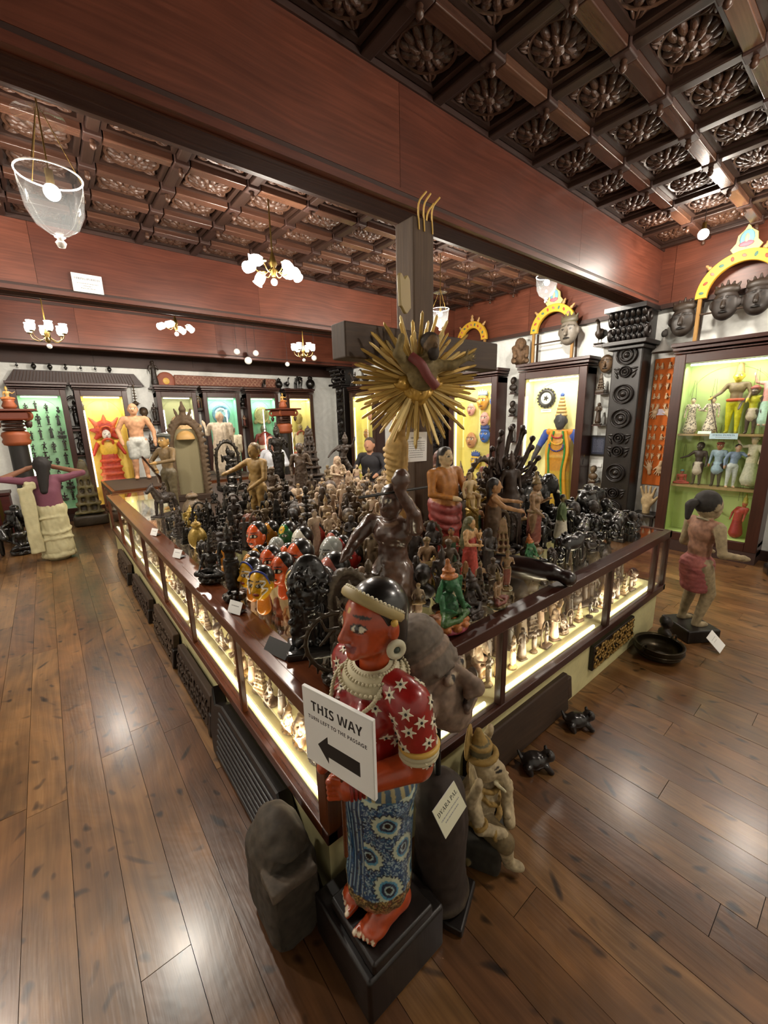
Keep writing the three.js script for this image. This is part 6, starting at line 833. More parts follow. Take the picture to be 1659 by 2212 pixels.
// ---------------------------------------------------------------- tall wall cabinets
function cabinet(label, wall, c, gw, back, o = {}) {
  const t = wall === 'right' ? thing('display_cabinet', label, 'cabinet', [7.298, 0, c], -PI / 2) : thing('display_cabinet', label, 'cabinet', [c, 0, -11.398], 0);
  const dp = o.depth ?? 0.34, y0 = 0.28, y1 = 2.64, s = wall === 'right' ? 0.13 : 0.1, W = gw / 2 + s, bm = std(back, 0.75);
  part('back_board', bx(-gw / 2, gw / 2, y0, y1, 0.01, 0.03), bm, t);
  for (const q of [-1, 1]) { part('side_panel', bx(q > 0 ? gw / 2 : -gw / 2 - 0.02, q > 0 ? gw / 2 + 0.02 : -gw / 2, y0, y1, 0.01, dp - 0.03), bm, t); part('outer_side', bx(q > 0 ? W - 0.02 : -W, q > 0 ? W : -W + 0.02, 0.1, y1 + 0.1, 0, dp - 0.03, 1), M.frame, t); part('stile', at(rbox(s, y1 - y0 + 0.24, 0.05, 0.008, 1), q * (gw / 2 + s / 2), (y0 + y1) / 2, dp - 0.02), M.frame, t); }
  part('top_panel', bx(-W, W, y1, y1 + 0.1, 0, dp - 0.03), M.frame, t); part('floor_panel', bx(-W, W, y0 - 0.05, y0, 0, dp - 0.03), bm, t);
  part('top_rail', at(rbox(gw, 0.12, 0.05, 0.008), 0, y1 + 0.06, dp - 0.02), M.frame, t); part('bottom_rail', at(rbox(gw, 0.12, 0.05, 0.008), 0, y0 - 0.06, dp - 0.02), M.frame, t);
  part('plinth', bx(-W, W, 0, 0.16, 0, dp), M.beamTrim, t);
  [[0.015, 0.02, 0], [0.03, 0.04, 0.04], [0.05, 0.05, 0.09]].forEach(([e, h, y]) => part('cornice', at(rbox(2 * W + 2 * e, h, dp + e, 0.006), 0, y1 + 0.13 + y + h / 2, (dp + e) / 2), M.frame, t));
  part('pane', bx(-gw / 2, gw / 2, y0, y1, dp - 0.024, dp - 0.018), M.pane, t);
  const arcP = []; for (let i = 0; i <= 16; i++) { const a = PI * i / 16; arcP.push([gw * 0.46 * Math.cos(a), y1 - 0.42 + 0.36 * Math.sin(a), 0.034]); } part('arch_bead', tube(arcP, 0.01, 30, 6), bm, t);
  for (const y of o.shelves ?? []) part('shelf', bx(-gw / 2, gw / 2, y - 0.025, y, 0.03, dp - 0.06), std(0x8f7a4c, 0.6), t);
  for (const q of o.tubes ?? [-1]) part('tube_lamp', rod([q * (gw / 2 - 0.025), y0 + 0.4, dp - 0.06], [q * (gw / 2 - 0.025), y1 - 0.3, dp - 0.06], 0.013, 0.013, 10), M.tube, t);
  part('tube_lamp', rod([-gw / 2 + 0.05, y1 - 0.025, dp - 0.07], [gw / 2 - 0.05, y1 - 0.025, dp - 0.07], 0.013, 0.013, 10), M.tube, t);
  t.updateMatrixWorld();
  const l = new THREE.RectAreaLight(o.light ?? 0xfff8ea, TUBE * 1.3 * (o.power ?? 9), gw * 0.9, 0.03); l.position.set(0, y1 - 0.05, dp - 0.075); l.rotation.set(-1.15, 0, 0); l.castShadow = true; l.name = 'tube_light'; t.add(l);
  t.userData.at = null; delete t.userData.at;
  return { t, dp, gw, p: (x, y, z) => t.localToWorld(V(x, y, z)).toArray(), turn: wall === 'right' ? -PI / 2 : 0 };
}
const cabA = cabinet('large wall cabinet with lime green back holding string puppets on shelves', 'right', -1.515, 0.93, 0xb6d080, { shelves: [1.69, 0.97], tubes: [], power: 15 });
const cabB = cabinet('wall cabinet with yellow back holding a garlanded dark-faced deity', 'right', -3.94, 0.99, 0xdcd99a, { power: 18 });
const cabC = cabinet('wall cabinet with yellow back hung with coloured masks', 'right', -5.66, 0.97, 0xdacf74, { power: 14 });
const cabD = cabinet('wall cabinet with yellow back behind the sunburst', 'right', -7.62, 0.9, 0xdacf74, { power: 13 });
const cabE = cabinet('wall cabinet with yellow back next to the corner pillar', 'right', -9.5, 0.9, 0xd8d176, { power: 13 });
const cab1 = cabinet('wall cabinet with pale green back full of small dark figures', 'back', 0.05, 0.68, 0x9cc9a2, { power: 14, light: 0xf2ffe6 });
const cab2 = cabinet('wall cabinet with yellow back holding a red winged costume', 'back', 1.11, 0.76, 0xe2c85e, { power: 18 });
const cab3 = cabinet('wall cabinet with olive back and two bright tubes behind the carved niche', 'back', 2.62, 0.68, 0x93976a, { tubes: [-1, 1], power: 8 });
const cab4 = cabinet('wall cabinet with mint back holding a blue haloed costume', 'back', 3.68, 0.72, 0x93d0b0, { tubes: [0.3], power: 14, light: 0xeaffee });
const cab5 = cabinet('wall cabinet with mint back holding a round-crowned costume', 'back', 4.78, 0.7, 0x93d0aa, { tubes: [0], power: 14, light: 0xeaffee });
const cab6 = cabinet('wall cabinet with pale yellow back and patterned cloth near the corner', 'back', 5.9, 0.66, 0xd8d084, { power: 13 });

// string puppets
function puppet(cab, x, y, z, H, turn, label, o, strings = 1) {
  const t = thing('string_puppet', label, 'puppet', cab.p(x, y, z), cab.turn + turn);
  part('figure', sculpt(scaleP(human(o), H), H / 62, { mottle: 0.25, paint: scaleP(eyes((o.py ?? 0.5) + 0.4, 0.06, o.head ?? 1), H), unit: H, amp: o.fold ? 0.012 * H : 0, freq: [30 / H, 5 / H, 30 / H] }), M.vc, t);
  if (strings) for (const s of [-0.05, 0.05]) part('string', rod([s * H, H * 0.95, 0], [s * 0.4 * H, Math.min(H * 0.95 + 0.25, 2.6 - y), 0.02], 0.0018, 0.0018, 5), M.black, t);
  return t;
}
const print1 = (x, y, z) => noise.noise(x * 60, y * 60, z * 60) > 0.12 ? sculpt.cache[0x4a4438] ??= lin(0x4a4438) : sculpt.cache[0xc9bfa6] ??= lin(0xc9bfa6);
puppet(cabA, -0.36, 1.69, 0.16, 0.5, 0.2, 'small puppet in a printed white gown on the top shelf by the cabinet frame', { c: { skin: 0xc2ac88, hair: 0x1d1813, cloth: print1, top: print1 }, robe: 0.17, sleeve: true, feet: false, L: [[0.2, 0.14, 0.04], [0.3, 0.12, 0.12]] });
puppet(cabA, -0.13, 1.69, 0.17, 0.5, 0.1, 'small puppet in a printed white gown on the top shelf beside the yellow trousers', { c: { skin: 0xb99f78, hair: 0x3a2a1c, cloth: print1, top: print1 }, robe: 0.17, sleeve: true, feet: false, R: [[0.2, 0.14, 0.04], [0.26, 0.14, 0.12]] });
{ const t = puppet(cabA, 0.1, 1.69, 0.14, 0.82, 0, 'tall yellow-faced puppet in bright yellow trousers and fez on the top shelf', { c: { skin: 0xb9a832, hair: null, cloth: 0xb8b80c, top: 0x6a5c3c, foot: 0x8a8a1c }, trousers: 0xb8b80c, sleeve: true, w: 1.1, head: 1.2, L: [[0.18, 0.14, 0.02], [0.16, 0.04, 0.08]], R: [[0.2, 0.16, 0.03], [0.3, 0.08, 0.08]] }); part('fez', cyl(0.03, 0.052, 0.13, 16), std(0x7d6a3a, 0.6), t, [0, 0.84, -0.005]); part('sash', new THREE.TorusGeometry(0.082, 0.02, 8, 24), std(0xa5421c, 0.6), t, [0, 0.44, 0], [PI / 2, 0, 0]); part('staff', rod([-0.26, 0.5, 0.07], [-0.12, 0.0, 0.1], 0.006), M.oldWood, t); }
puppet(cabA, 0.29, 1.69, 0.15, 0.6, -0.1, 'dark grey puppet in a yellow jacket and striped turban on the top shelf', { c: { skin: 0x4a3f36, hair: null, cloth: 0xa9a08a, top: 0xa6a516 }, turban: 0x8a4a44, head: 1.3, skirt: [0.3, 0.1], R: [[0.2, 0.18, 0.05], [0.2, 0.06, 0.14]] });
puppet(cabA, 0.42, 1.8, 0.12, 0.68, -0.3, 'pink and pale blue dancing puppet hung at the right of the top shelf', { c: { skin: 0xc9a08c, hair: 0x2a201a, cloth: 0x9cc0b0, top: 0xc08a84 }, robe: 0.13, R: [[0.2, 0.3, 0.04], [0.22, 0.42, 0.08]] });
puppet(cabA, -0.38, 0.97, 0.16, 0.34, 0.3, 'small seated red puppet with blue turban on the middle shelf', { c: { skin: 0x8a4a3a, hair: null, cloth: 0x9a2c26, top: 0x9a2c26 }, sit: 'lotus', turban: 0x4a8a8c, head: 1.2, w: 1.3, sleeve: true });
puppet(cabA, -0.2, 0.97, 0.16, 0.6, -0.1, 'dark-skinned boy puppet in a white loincloth on the middle shelf', { c: { skin: 0x3e352c, hair: 0x191511, cloth: 0xb5ae9a }, head: 1.25, skirt: [0.26, 0.1], R: [[0.2, 0.18, 0.06], [0.3, 0.14, 0.1]] });
puppet(cabA, 0.02, 0.97, 0.16, 0.62, -0.1, 'puppet in a pale blue coat with a red cap on the middle shelf', { c: { skin: 0x9a6a4a, hair: null, cloth: 0x8aa5b0, top: 0x8fa8b4, foot: 0x2a2620 }, cap: 0x7a3322, sleeve: true, skirt: [0.3, 0.11], trousers: 0x3a352c, head: 1.1 });
puppet(cabA, 0.18, 0.97, 0.17, 0.6, 0.5, 'puppet in white trousers and blue jacket pointing on the middle shelf', { c: { skin: 0xb99878, hair: 0x1d1813, cloth: 0xb5c0bc, top: 0x7a90a8 }, trousers: 0xb9c4bf, sleeve: true, lean: 0.15, L: [[0.2, 0.22, 0.08], [0.18, 0.26, 0.22]] });
puppet(cabA, 0.37, 1.02, 0.14, 0.66, -0.5, 'puppet in a pale robe with white headdress striding on the middle shelf', { c: { skin: 0xc2b090, hair: 0x201812, cloth: 0xb0b39a, top: 0xc0bda0 }, robe: 0.15, sleeve: true, R: [[0.18, 0.26, 0.08], [0.2, 0.36, 0.14]], turban: 0xc9c6b0 });
puppet(cabA, -0.02, 0.282, 0.16, 0.5, 0.2, 'small pink puppet in red shorts on the cabinet floor', { c: { skin: 0xc0907a, hair: 0x2a1d16, cloth: 0x8a2f26, top: 0xb9847c }, head: 1.35, trousers: undefined, skirt: [0.34, 0.09], L: [[0.2, 0.2, 0.06], [0.3, 0.2, 0.12]] });
puppet(cabA, 0.32, 0.3, 0.14, 0.52, -0.4, 'red-clothed puppet with pointed crown leaning on the cabinet floor', { c: { skin: 0xa5502f, hair: null, cloth: 0x8a1f1c, top: 0x9a2a22, gold: 0xa89a3a }, crown: 0.2, robe: 0.15, sleeve: true, lean: 0.3 });
{ const k = thing('caption_card', 'blue-white STRING PUPPETS card on the upper shelf edge of the puppet cabinet', 'card', cabA.p(0.06, 1.665, cabA.dp - 0.05), cabA.turn); part('sheet', new THREE.BoxGeometry(0.3, 0.075, 0.003), [M.paper, M.paper, M.paper, M.paper, card(0.3, 0.075, (g, W, H) => { g.fillStyle = '#b9d6e2'; g.fillRect(0, 0, W, H); g.fillStyle = '#33506b'; g.font = 'bold 46px serif'; g.textAlign = 'center'; g.fillText('STRING PUPPETS', W / 2, H * 0.45); scrib(g, W * 0.22, H * 0.64, W * 0.56, 12); }), M.paper], k);
  const k2 = thing('caption_card', 'small pale card lying on the top puppet shelf', 'card', cabA.p(-0.16, 1.71, 0.26), cabA.turn); part('sheet', new THREE.BoxGeometry(0.15, 0.04, 0.003), std(0xc6e0cf, 0.6), k2, [0, 0, 0], [-0.4, 0, 0]); }

// garlanded deity
{
  const t = thing('garlanded_deity', 'life-size deity with dark face, tall tiered crown and yellow garments', 'statue', cabB.p(0.14, 0.34, 0.16), cabB.turn), Y = 0xc28a12, H = 1.72; t.scale.z = 0.5;
  part('figure', sculpt(scaleP(human({ c: { skin: 0x1d1b22, hair: null, cloth: 0xb8962c, top: 0xb07a1c, gold: 0xb58f3a }, w: 1.25, robe: 0.14, sleeve: 0x23408f, head: 1.15, aw: 1.25, collar: 1, belt: 1, L: [[0.22, 0.14, 0.02], [0.26, 0.02, 0.08]], R: [[0.22, 0.14, 0.02], [0.26, 0.02, 0.08]] }), H), 0.018, { mottle: 0.25, amp: 0.012, freq: [24, 3, 24] }), M.vc, t);
  const cr = []; for (let i = 0; i < 6; i++) cr.push(lathe([[0, 0], [0.1 - i * 0.012, 0], [0.112 - i * 0.013, 0.025], [0.095 - i * 0.012, 0.055], [0, 0.055]], 20).translate(0, H * 0.945 + i * 0.058, -0.01)); part('crown', merge(cr), std(0xa9884e, 0.4), t); part('crown_tip', new THREE.SphereGeometry(0.04, 12, 10), std(0x2c4a8c, 0.4), t, [0, H * 0.945 + 0.37, -0.01]);
  for (const s of [-1, 1]) {
    part('sash', tube([[s * 0.12, H * 0.8, 0.08], [s * 0.19, H * 0.6, 0.13], [s * 0.16, H * 0.4, 0.17], [s * 0.2, H * 0.12, 0.15]], 0.032, 24, 8), std(Y, 0.6), t);
    part('sash_stripe', tube([[s * 0.08, H * 0.8, 0.12], [s * 0.15, H * 0.58, 0.17], [s * 0.12, H * 0.38, 0.21], [s * 0.15, H * 0.12, 0.19]], 0.018, 24, 6), std(0x217a2c, 0.6), t);
    part('shoulder_ornament', new THREE.SphereGeometry(0.06, 12, 10), std(0xc07a14, 0.5), t, [s * 0.2, H * 0.79, 0.03]); part('bracelet', new THREE.TorusGeometry(0.045, 0.014, 8, 20), M.goldPaint, t, [s * 0.43, H * 0.56, 0.1]);
  }
  for (let i = 0; i < 3; i++) { const g = []; for (let j = 0; j < 13; j++) { const a = PI * (j / 12); g.push(new THREE.SphereGeometry(0.016, 7, 5).translate(-(0.09 + i * 0.02) * Math.cos(a), H * (0.76 - i * 0.05) - (0.05 + i * 0.03) * Math.sin(a), 0.2 + i * 0.008)); } part('garland', merge(g), std([0x9a1c24, 0xc89a2a, 0x2a2f7c][i], 0.5), t); }
  part('apron_shield', extrude([[-0.06, 0.08], [0.06, 0.08], [0.07, 0], [0, -0.11], [-0.07, 0]], 0.015), std(0x8c949c, 0.35, { metalness: 0.4 }), t, [0, H * 0.4, 0.17]);
  const w = thing('chariot_wheel', 'black toothed wheel plaque on the yellow cabinet back', 'wheel', cabB.p(-0.22, 2.3, 0.06), cabB.turn); const tr = [new THREE.TorusGeometry(0.13, 0.03, 8, 32)]; for (let i = 0; i < 18; i++) { const a = i * PI / 9; tr.push(box(0.03, 0.03, 0.03).translate(0.165, 0, 0).rotateZ(a)); } part('rim', merge(tr), M.black, w); part('disc', cyl(0.105, 0.105, 0.012, 28), std(0xcfd6c0, 0.6), w, [0, 0, 0], [PI / 2, 0, 0]); part('hub_star', extrude([0, 1, 2, 3, 4, 5, 6, 7, 8, 9].map((i) => [(i % 2 ? 0.02 : 0.05) * Math.cos(i * PI / 5), (i % 2 ? 0.02 : 0.05) * Math.sin(i * PI / 5)]), 0.01), M.black, w, [0, 0, 0.004]);
  const k = thing('caption_card', 'pale card under the chariot wheel in the deity cabinet', 'card', cabB.p(-0.22, 2.08, 0.04), cabB.turn); part('sheet', new THREE.BoxGeometry(0.2, 0.06, 0.003), [M.paper, M.paper, M.paper, M.paper, card(0.2, 0.06, (g, W, H) => scrib(g, W * 0.1, H * 0.4, W * 0.8, 26)), M.paper], k);
}
// masks
const maskCache = {};
function mask(key, cs, label, pos, turn, h, group) {
  let g = maskCache[key];
  if (!g) {
    g = new THREE.Group(); const [s, e, hr] = cs;
    part('face', sculpt([El([0, 0, 0], [0.36, 0.48, 0.2], s, 0.02), El([0, -0.28, 0.06], [0.2, 0.16, 0.14], s, 0.06), Cp([0, 0.1, 0.18], [0, -0.1, 0.27], 0.04, 0.075, s, 0.03), ...both(Cp([0.06, 0.2, 0.19], [0.27, 0.18, 0.12], 0.03, 0.02, e, 0.02)), ...both(El([0.36, 0.02, 0], [0.06, 0.14, 0.06], s, 0.02)), El([0, -0.24, 0.2], [0.12, 0.03, 0.05], cs[3] ?? 0x5c1a16, 0.01), sub(Bo([0, 0, -0.3], [0.8, 0.8, 0.25], 0.01, s))], 0.032, { mottle: 0.25, paint: cs[3] ? [...both(El([0.15, 0.09, 0.2], [0.06, 0.035, 0.12], cs[3], 0))] : [...both(El([0.15, 0.09, 0.18], [0.1, 0.05, 0.12], 0xd9d2c0, 0)), ...both(El([0.15, 0.09, 0.2], [0.045, 0.05, 0.12], 0x14100e, 0))] }), M.vc, g);
    if (hr) part('headdress', sculpt([El([0, 0.42, 0], [0.34, 0.16, 0.16], hr, 0.03), ...[-2, -1, 0, 1, 2].map((i) => Cp([i * 0.12, 0.48, 0], [i * 0.16, 0.72 - Math.abs(i) * 0.06, 0], 0.07, 0.03, hr, 0.02))], 0.035, { mottle: 0.2 }), M.vc, g);
    maskCache[key] = g;
  }
  const c = g.clone(); c.name = numbered('carved_mask'); c.position.set(...pos); c.rotation.y = turn; c.scale.setScalar(h); c.userData = { label, category: 'mask', ...(group && { group }) }; scene.add(c); return c;
}
for (const [k, cs, x, y, h, lb] of [['blueM', [0x2c62b8, 0x17305c, 0x1d3d7a], 0.18, 1.62, 0.34, 'bright blue mask in the middle of the mask cabinet'], ['tanM', [0xb07c4c, 0x6a4528], -0.18, 1.5, 0.36, 'plain tan mask at the left of the mask cabinet'], ['pinkM', [0xc08a7c, 0x7a4a40], -0.2, 2.15, 0.28, 'dusky pink mask high in the mask cabinet'], ['goldM', [0xb9821e, 0x6a4510, 0x7d8a94], 0.1, 2.3, 0.36, 'orange mask with grey plumed crown'], ['blueM', 0, 0.38, 2.3, 0.24, 'small blue mask beside the plumed orange mask'], ['roseM', [0xcf9c94, 0x8a5a54], 0.16, 1.95, 0.3, 'long rosy mask under the plumed crown'], ['whiteM', [0xc9c4b4, 0x7a7468], 0.4, 1.75, 0.22, 'small whitish mask at the right of the mask cabinet'], ['yellowM', [0xc9a21c, 0x2a4a8c, 0x2a4a8c], -0.05, 1.05, 0.34, 'yellow mask with blue headdress low in the mask cabinet'], ['pinkM', 0, 0.3, 1.1, 0.28, 'dusky pink mask low in the mask cabinet']]) mask(k, cs, lb, cabC.p(x, y, 0.1), cabC.turn, h);
for (const [k, cs, x, y, h, lb] of [['tanM', 0, -0.1, 2.1, 0.3, 'tan mask high in the cabinet behind the sunburst'], ['pinkM', 0, 0.2, 1.7, 0.3, 'pink mask in the cabinet behind the sunburst'], ['goldM', 0, -0.1, 1.3, 0.32, 'plumed orange mask in the cabinet behind the sunburst']]) mask(k, cs, lb, cabD.p(x, y, 0.1), cabD.turn, h);
for (const [k, x, y, h, lb] of [['pinkM', 0.05, 2.1, 0.26, 'pink mask in the cabinet next to the corner pillar'], ['tanM', -0.15, 1.6, 0.28, 'tan mask in the cabinet next to the corner pillar']]) mask(k, 0, lb, cabE.p(x, y, 0.1), cabE.turn, h);
// ---------------------------------------------------------------- costumes in the end-wall cabinets
function costume(cab, label, o, x = 0) {
  const t = thing('ritual_costume', label, 'costume', cab.p(x, 0.285, 0.17), cab.turn), R = o.robe, Y = o.y ?? 0;
  part('skirt', sculpt([Cp([0, 0.2, 0], [0, 1.02, 0], 0.24, 0.16, R, 0.03), ...[0.35, 0.5, 0.65, 0.8, 0.95].map((y) => To([0, y, 0], 0.235 - (y - 0.3) * 0.08, 0.03, o.trim, 0.02, [PI / 2, 0, 0])), sub(Bo([0, -0.1, 0], [0.5, 0.1, 0.5], 0, R))], 0.022, { amp: 0.014, freq: [30, 4, 30], mottle: 0.3 }), M.vc, t).scale.set(1, 1, 0.55);
  part('body', sculpt([El([0, 1.2, 0], [0.17, 0.2, 0.09], o.top, 0.03), Cp([-0.16, 1.36, 0], [0.16, 1.36, 0], 0.05, 0.05, o.top, 0.03), ...both(Cp([0.19, 1.34, 0], [0.3, 1.1, 0.02], 0.045, 0.035, o.arm ?? o.top, 0.02)), El([0, 1.53, 0.03], [0.085, 0.115, 0.085], o.face, 0.02), Cp([0, 1.4, 0], [0, 1.5, 0], 0.05, 0.05, o.face, 0.02), Cp([0, 1.55, 0.1], [0, 1.52, 0.125], 0.012, 0.018, o.face, 0.01)], 0.016, { mottle: 0.2, paint: [...both(El([0.035, 1.55, 0.1], [0.026, 0.014, 0.05], 0x14100e, 0)), ...both(El([0.035, 1.55, 0.105], [0.014, 0.007, 0.05], 0xe0d8c8, 0)), El([0, 1.475, 0.1], [0.025, 0.009, 0.05], 0x8a1a1a, 0)] }), M.vc, t);
  part('headdress', sculpt(o.crown, 0.017, { amp: 0.008, freq: [40, 40, 40], mottle: 0.35 }), M.vc, t);
  part('garland', new THREE.TorusGeometry(0.1, 0.025, 8, 24), std(o.trim, 0.55), t, [0, 1.36, 0.07], [PI / 2 - 0.9, 0, 0]);
  part('stand', cyl(0.03, 0.14, 0.2, 14), M.blackWood, t, [0, 0.1, 0]); return t;
}
const red = 0xa02c1a, red2 = 0xc0562c;
costume(cab2, 'white-faced ritual costume with red flame-winged crown and tiered red skirt', { robe: 0xa8301e, trim: 0xc04a2c, top: 0xcfa832, arm: 0xa8301e, face: 0xd9d6d0, crown: [El([0, 1.72, -0.02], [0.17, 0.13, 0.08], red, 0.02), ...both(Cp([0.12, 1.7, -0.03], [0.27, 1.9, -0.03], 0.07, 0.02, red2, 0.03)), ...both(Cp([0.14, 1.62, -0.03], [0.27, 1.64, -0.03], 0.08, 0.03, red, 0.03)), ...both(Cp([0.1, 1.55, -0.03], [0.2, 1.46, -0.02], 0.07, 0.04, red, 0.03)), Cp([0, 1.8, 0], [0, 1.96, 0], 0.06, 0.02, red2, 0.02), To([0, 1.62, 0.05], 0.1, 0.02, red2, 0.01, [0.4, 0, 0])] }, -0.02);
costume(cab3, 'dark crimson ritual costume in the cabinet with two tubes', { robe: 0x5c201c, trim: 0x7a4a2a, top: 0x6a2622, face: 0x4a2a1e, crown: [El([0, 1.75, 0], [0.16, 0.16, 0.07], 0x6a2c24, 0.02), To([0, 1.75, 0.02], 0.15, 0.025, 0x8a6a3a, 0.01)] });
costume(cab4, 'ritual costume with blue and white round halo and dark face', { robe: 0xb5b2a6, trim: 0x8a2c2c, top: 0x5c2c34, face: 0x2c3a34, crown: [To([0, 1.95, -0.02], 0.2, 0.03, 0x5c8aa0, 0.01), To([0, 1.95, -0.02], 0.13, 0.025, 0xa5c0c4, 0.01), El([0, 1.78, 0], [0.12, 0.14, 0.07], 0x33505c, 0.02), El([0, 1.95, -0.03], [0.2, 0.2, 0.012], 0x7aa0a8, 0.01)] });
costume(cab5, 'ritual costume with round olive headdress and white side panels', { robe: 0xb9b09a, trim: 0x8a241e, top: 0x7a2a24, face: 0x5c5a3a, crown: [El([0, 1.9, -0.02], [0.22, 0.24, 0.06], 0x7a7a4a, 0.02), To([0, 1.9, 0], 0.19, 0.03, 0x96905c, 0.01), ...both(El([0.2, 1.72, 0], [0.06, 0.06, 0.03], 0x8a865a, 0.02))] });
costume(cab6, 'pale patterned ritual costume next to the corner', { robe: 0xbdb59a, trim: 0x9a4a3a, top: 0xc0b48a, face: 0x8a7a4a, crown: [El([0, 1.8, 0], [0.13, 0.17, 0.07], 0x9a8a4a, 0.02)] });
{ // dark figures pinned inside the pale green cabinet
  for (let r = 0; r < 8; r++) for (let c = 0; c < 4; c++) { const k = pick(['standing', 'seated', 'dancer', 'robed', 'musician', 'bust']), h = rr(0.2, 0.28) * (k === 'bust' ? 0.7 : 1); figure(k, 'bronze', cab1.p(-0.26 + c * 0.17 + rr(-0.02, 0.02), 0.42 + r * 0.27 + rr(-0.02, 0.02), 0.1), h, cab1.turn + rr(-0.3, 0.3), `${PAL.bronze.words} ${KIND[k][1]} pinned in the pale green cabinet`, `${KIND[k][0].replaceAll('_', ' ')}s in the pale green cabinet`, { low: 1 }); }
}
// ---------------------------------------------------------------- painted arches standing on the cabinets
function paintedArch(z, R, spring, label, crest) {
  const t = thing('painted_arch', label, 'arch', [7.1, 2.925, z], -PI / 2), y0 = spring - 2.925, r0 = R - 0.115;
  const s = new THREE.Shape(); s.absarc(0, y0, R, 0, PI, false); s.lineTo(-r0, y0); s.absarc(0, y0, r0, PI, 0, true); s.closePath();
  part('arch_band', new THREE.ExtrudeGeometry(s, { depth: 0.05, bevelEnabled: true, bevelThickness: 0.006, bevelSize: 0.006, bevelSegments: 1, curveSegments: 32 }), std(0xcd9f2c, 0.55), t);
  const fl = new THREE.SphereGeometry(1, 10, 6); for (let i = 0; i < 11; i++) { const a = PI * (i + 0.5) / 11, q = R - 0.058; const f = part('painted_flower', fl, std([0xa5402c, 0x3f6a5c, 0xb46a58][i % 3], 0.55), t, [q * Math.cos(a), y0 + q * Math.sin(a), 0.056]); f.scale.set(0.028, 0.018, 0.004); f.rotation.z = a + (i % 2); }
  for (const q of [-1, 1]) { part('post', rbox(0.045, y0, 0.045, 0.008, 1), std(0x8a6428, 0.55), t, [q * (R - 0.05), y0 / 2, 0.02]); part('back_post', rbox(0.03, y0, 0.03, 0.006, 1), M.oldWood, t, [q * (R - 0.05), y0 / 2, -0.12]); }
  for (const i of [2, 3, 4, 6]) if (!crest || i !== 4) { const a = PI * i / 8; const f = part('finial', lathe([[0, 0], [0.022, 0.005], [0.028, 0.03], [0.014, 0.055], [0.02, 0.075], [0, 0.1]], 10), std(0xb08a58, 0.55), t, [(R) * Math.cos(a), y0 + R * Math.sin(a), 0.025]); f.rotation.z = a - PI / 2; f.scale.setScalar(i === 4 ? 1.4 : 1); }
  part('cross_rail', rod([-R + 0.03, y0 * 0.62, 0.03], [R - 0.03, y0 * 0.62, 0.03], 0.012), M.oldWood, t);
  if (crest) { part('crest', extrude([[-0.11, 0], [-0.15, 0.06], [-0.1, 0.12], [-0.09, 0.2], [-0.03, 0.25], [0, 0.31], [0.03, 0.25], [0.09, 0.2], [0.1, 0.12], [0.15, 0.06], [0.11, 0]], 0.03), std(0xc9bb7a, 0.55), t, [0, y0 + R - 0.02, 0.01]); const b = part('crest_sky', fl, std(0x6fa3b4, 0.55), t, [0, y0 + R + 0.13, 0.046]); b.scale.set(0.075, 0.1, 0.008); const l = part('crest_lotus', fl, std(0xc06a78, 0.55), t, [0, y0 + R + 0.07, 0.052]); l.scale.set(0.075, 0.032, 0.014); const d = part('crest_deity', fl, std(0xd0b088, 0.55), t, [0, y0 + R + 0.13, 0.054]); d.scale.set(0.022, 0.055, 0.014); }
  return t;
}
paintedArch(-1.53, 0.46, 3.46, 'yellow painted arch with flowers and a lotus crest on the puppet cabinet', true);
paintedArch(-4.02, 0.41, 3.42, 'yellow painted arch with scalloped edge on the deity cabinet', true);
paintedArch(-5.78, 0.37, 3.5, 'smaller yellow painted arch on the mask cabinet', false);
// carvings set on and between the cabinets of the right wall
mask('darkM', [0x2a221b, 0x1a1511, 0x33291f, 0x0e0b09], 'big dark weathered mask with a crown beside the yellow arch', [7.12, 3.22, -2.12], -PI / 2, 0.42);
mask('horseM', [0x241c16, 0x16110d, 0x2c231b, 0x0c0a08], 'dark wooden mask hung on the rail inside the yellow arch', [7.08, 3.33, -1.66], -PI / 2, 0.4, 'dark masks on the arch rail'); mask('horseM', 0, 'dark wooden mask hung on the rail inside the yellow arch', [7.08, 3.33, -1.34], -PI / 2, 0.4, 'dark masks on the arch rail');
mask('eleM', [0x6d655a, 0x3d372e, 0x57503f, 0x1c1813], 'grey horned animal mask standing on the deity cabinet', [7.05, 3.34, -3.72], -PI / 2, 0.44);
{
  const t = thing('conical_bell', 'grey conical bell-shaped hat hung over the orange panel', 'bell', [7.1, 2.86, -2.32], 0); part('cone', lathe([[0.005, 0.2], [0.02, 0.17], [0.05, 0.08], [0.13, 0.0], [0.14, -0.02], [0.13, -0.02], [0.045, 0.07], [0.005, 0.16]], 24), std(0x5d5a55, 0.6), t); part('knob', sculpt([El([0, 0.23, 0], [0.04, 0.05, 0.04], 0x2a2622, 0.02), El([0.03, 0.27, 0], [0.02, 0.03, 0.02], 0x2a2622, 0.01)], 0.01), M.vcMatte, t);
  const c = 0x5a432c, m = thing('hunched_monkey', 'brown carved hunched monkey sitting on the mask cabinet', 'carving', [7.1, 2.92, -4.66], -PI / 2 + 0.7); part('body', sculpt([El([0, 0.17, -0.02], [0.13, 0.18, 0.14], c, 0.03), El([0, 0.36, 0.05], [0.1, 0.11, 0.1], c, 0.04), Cp([0, 0.33, 0.13], [0, 0.28, 0.17], 0.05, 0.035, c, 0.02), ...both(Cp([0.11, 0.3, 0.02], [0.1, 0.14, 0.15], 0.045, 0.035, c, 0.02)), ...both(Cp([0.1, 0.08, 0.02], [0.11, 0.05, 0.16], 0.06, 0.035, c, 0.02))], 0.014, { amp: 0.008, freq: [40, 12, 40], mottle: 0.5 }), M.vcMatte, m);
}
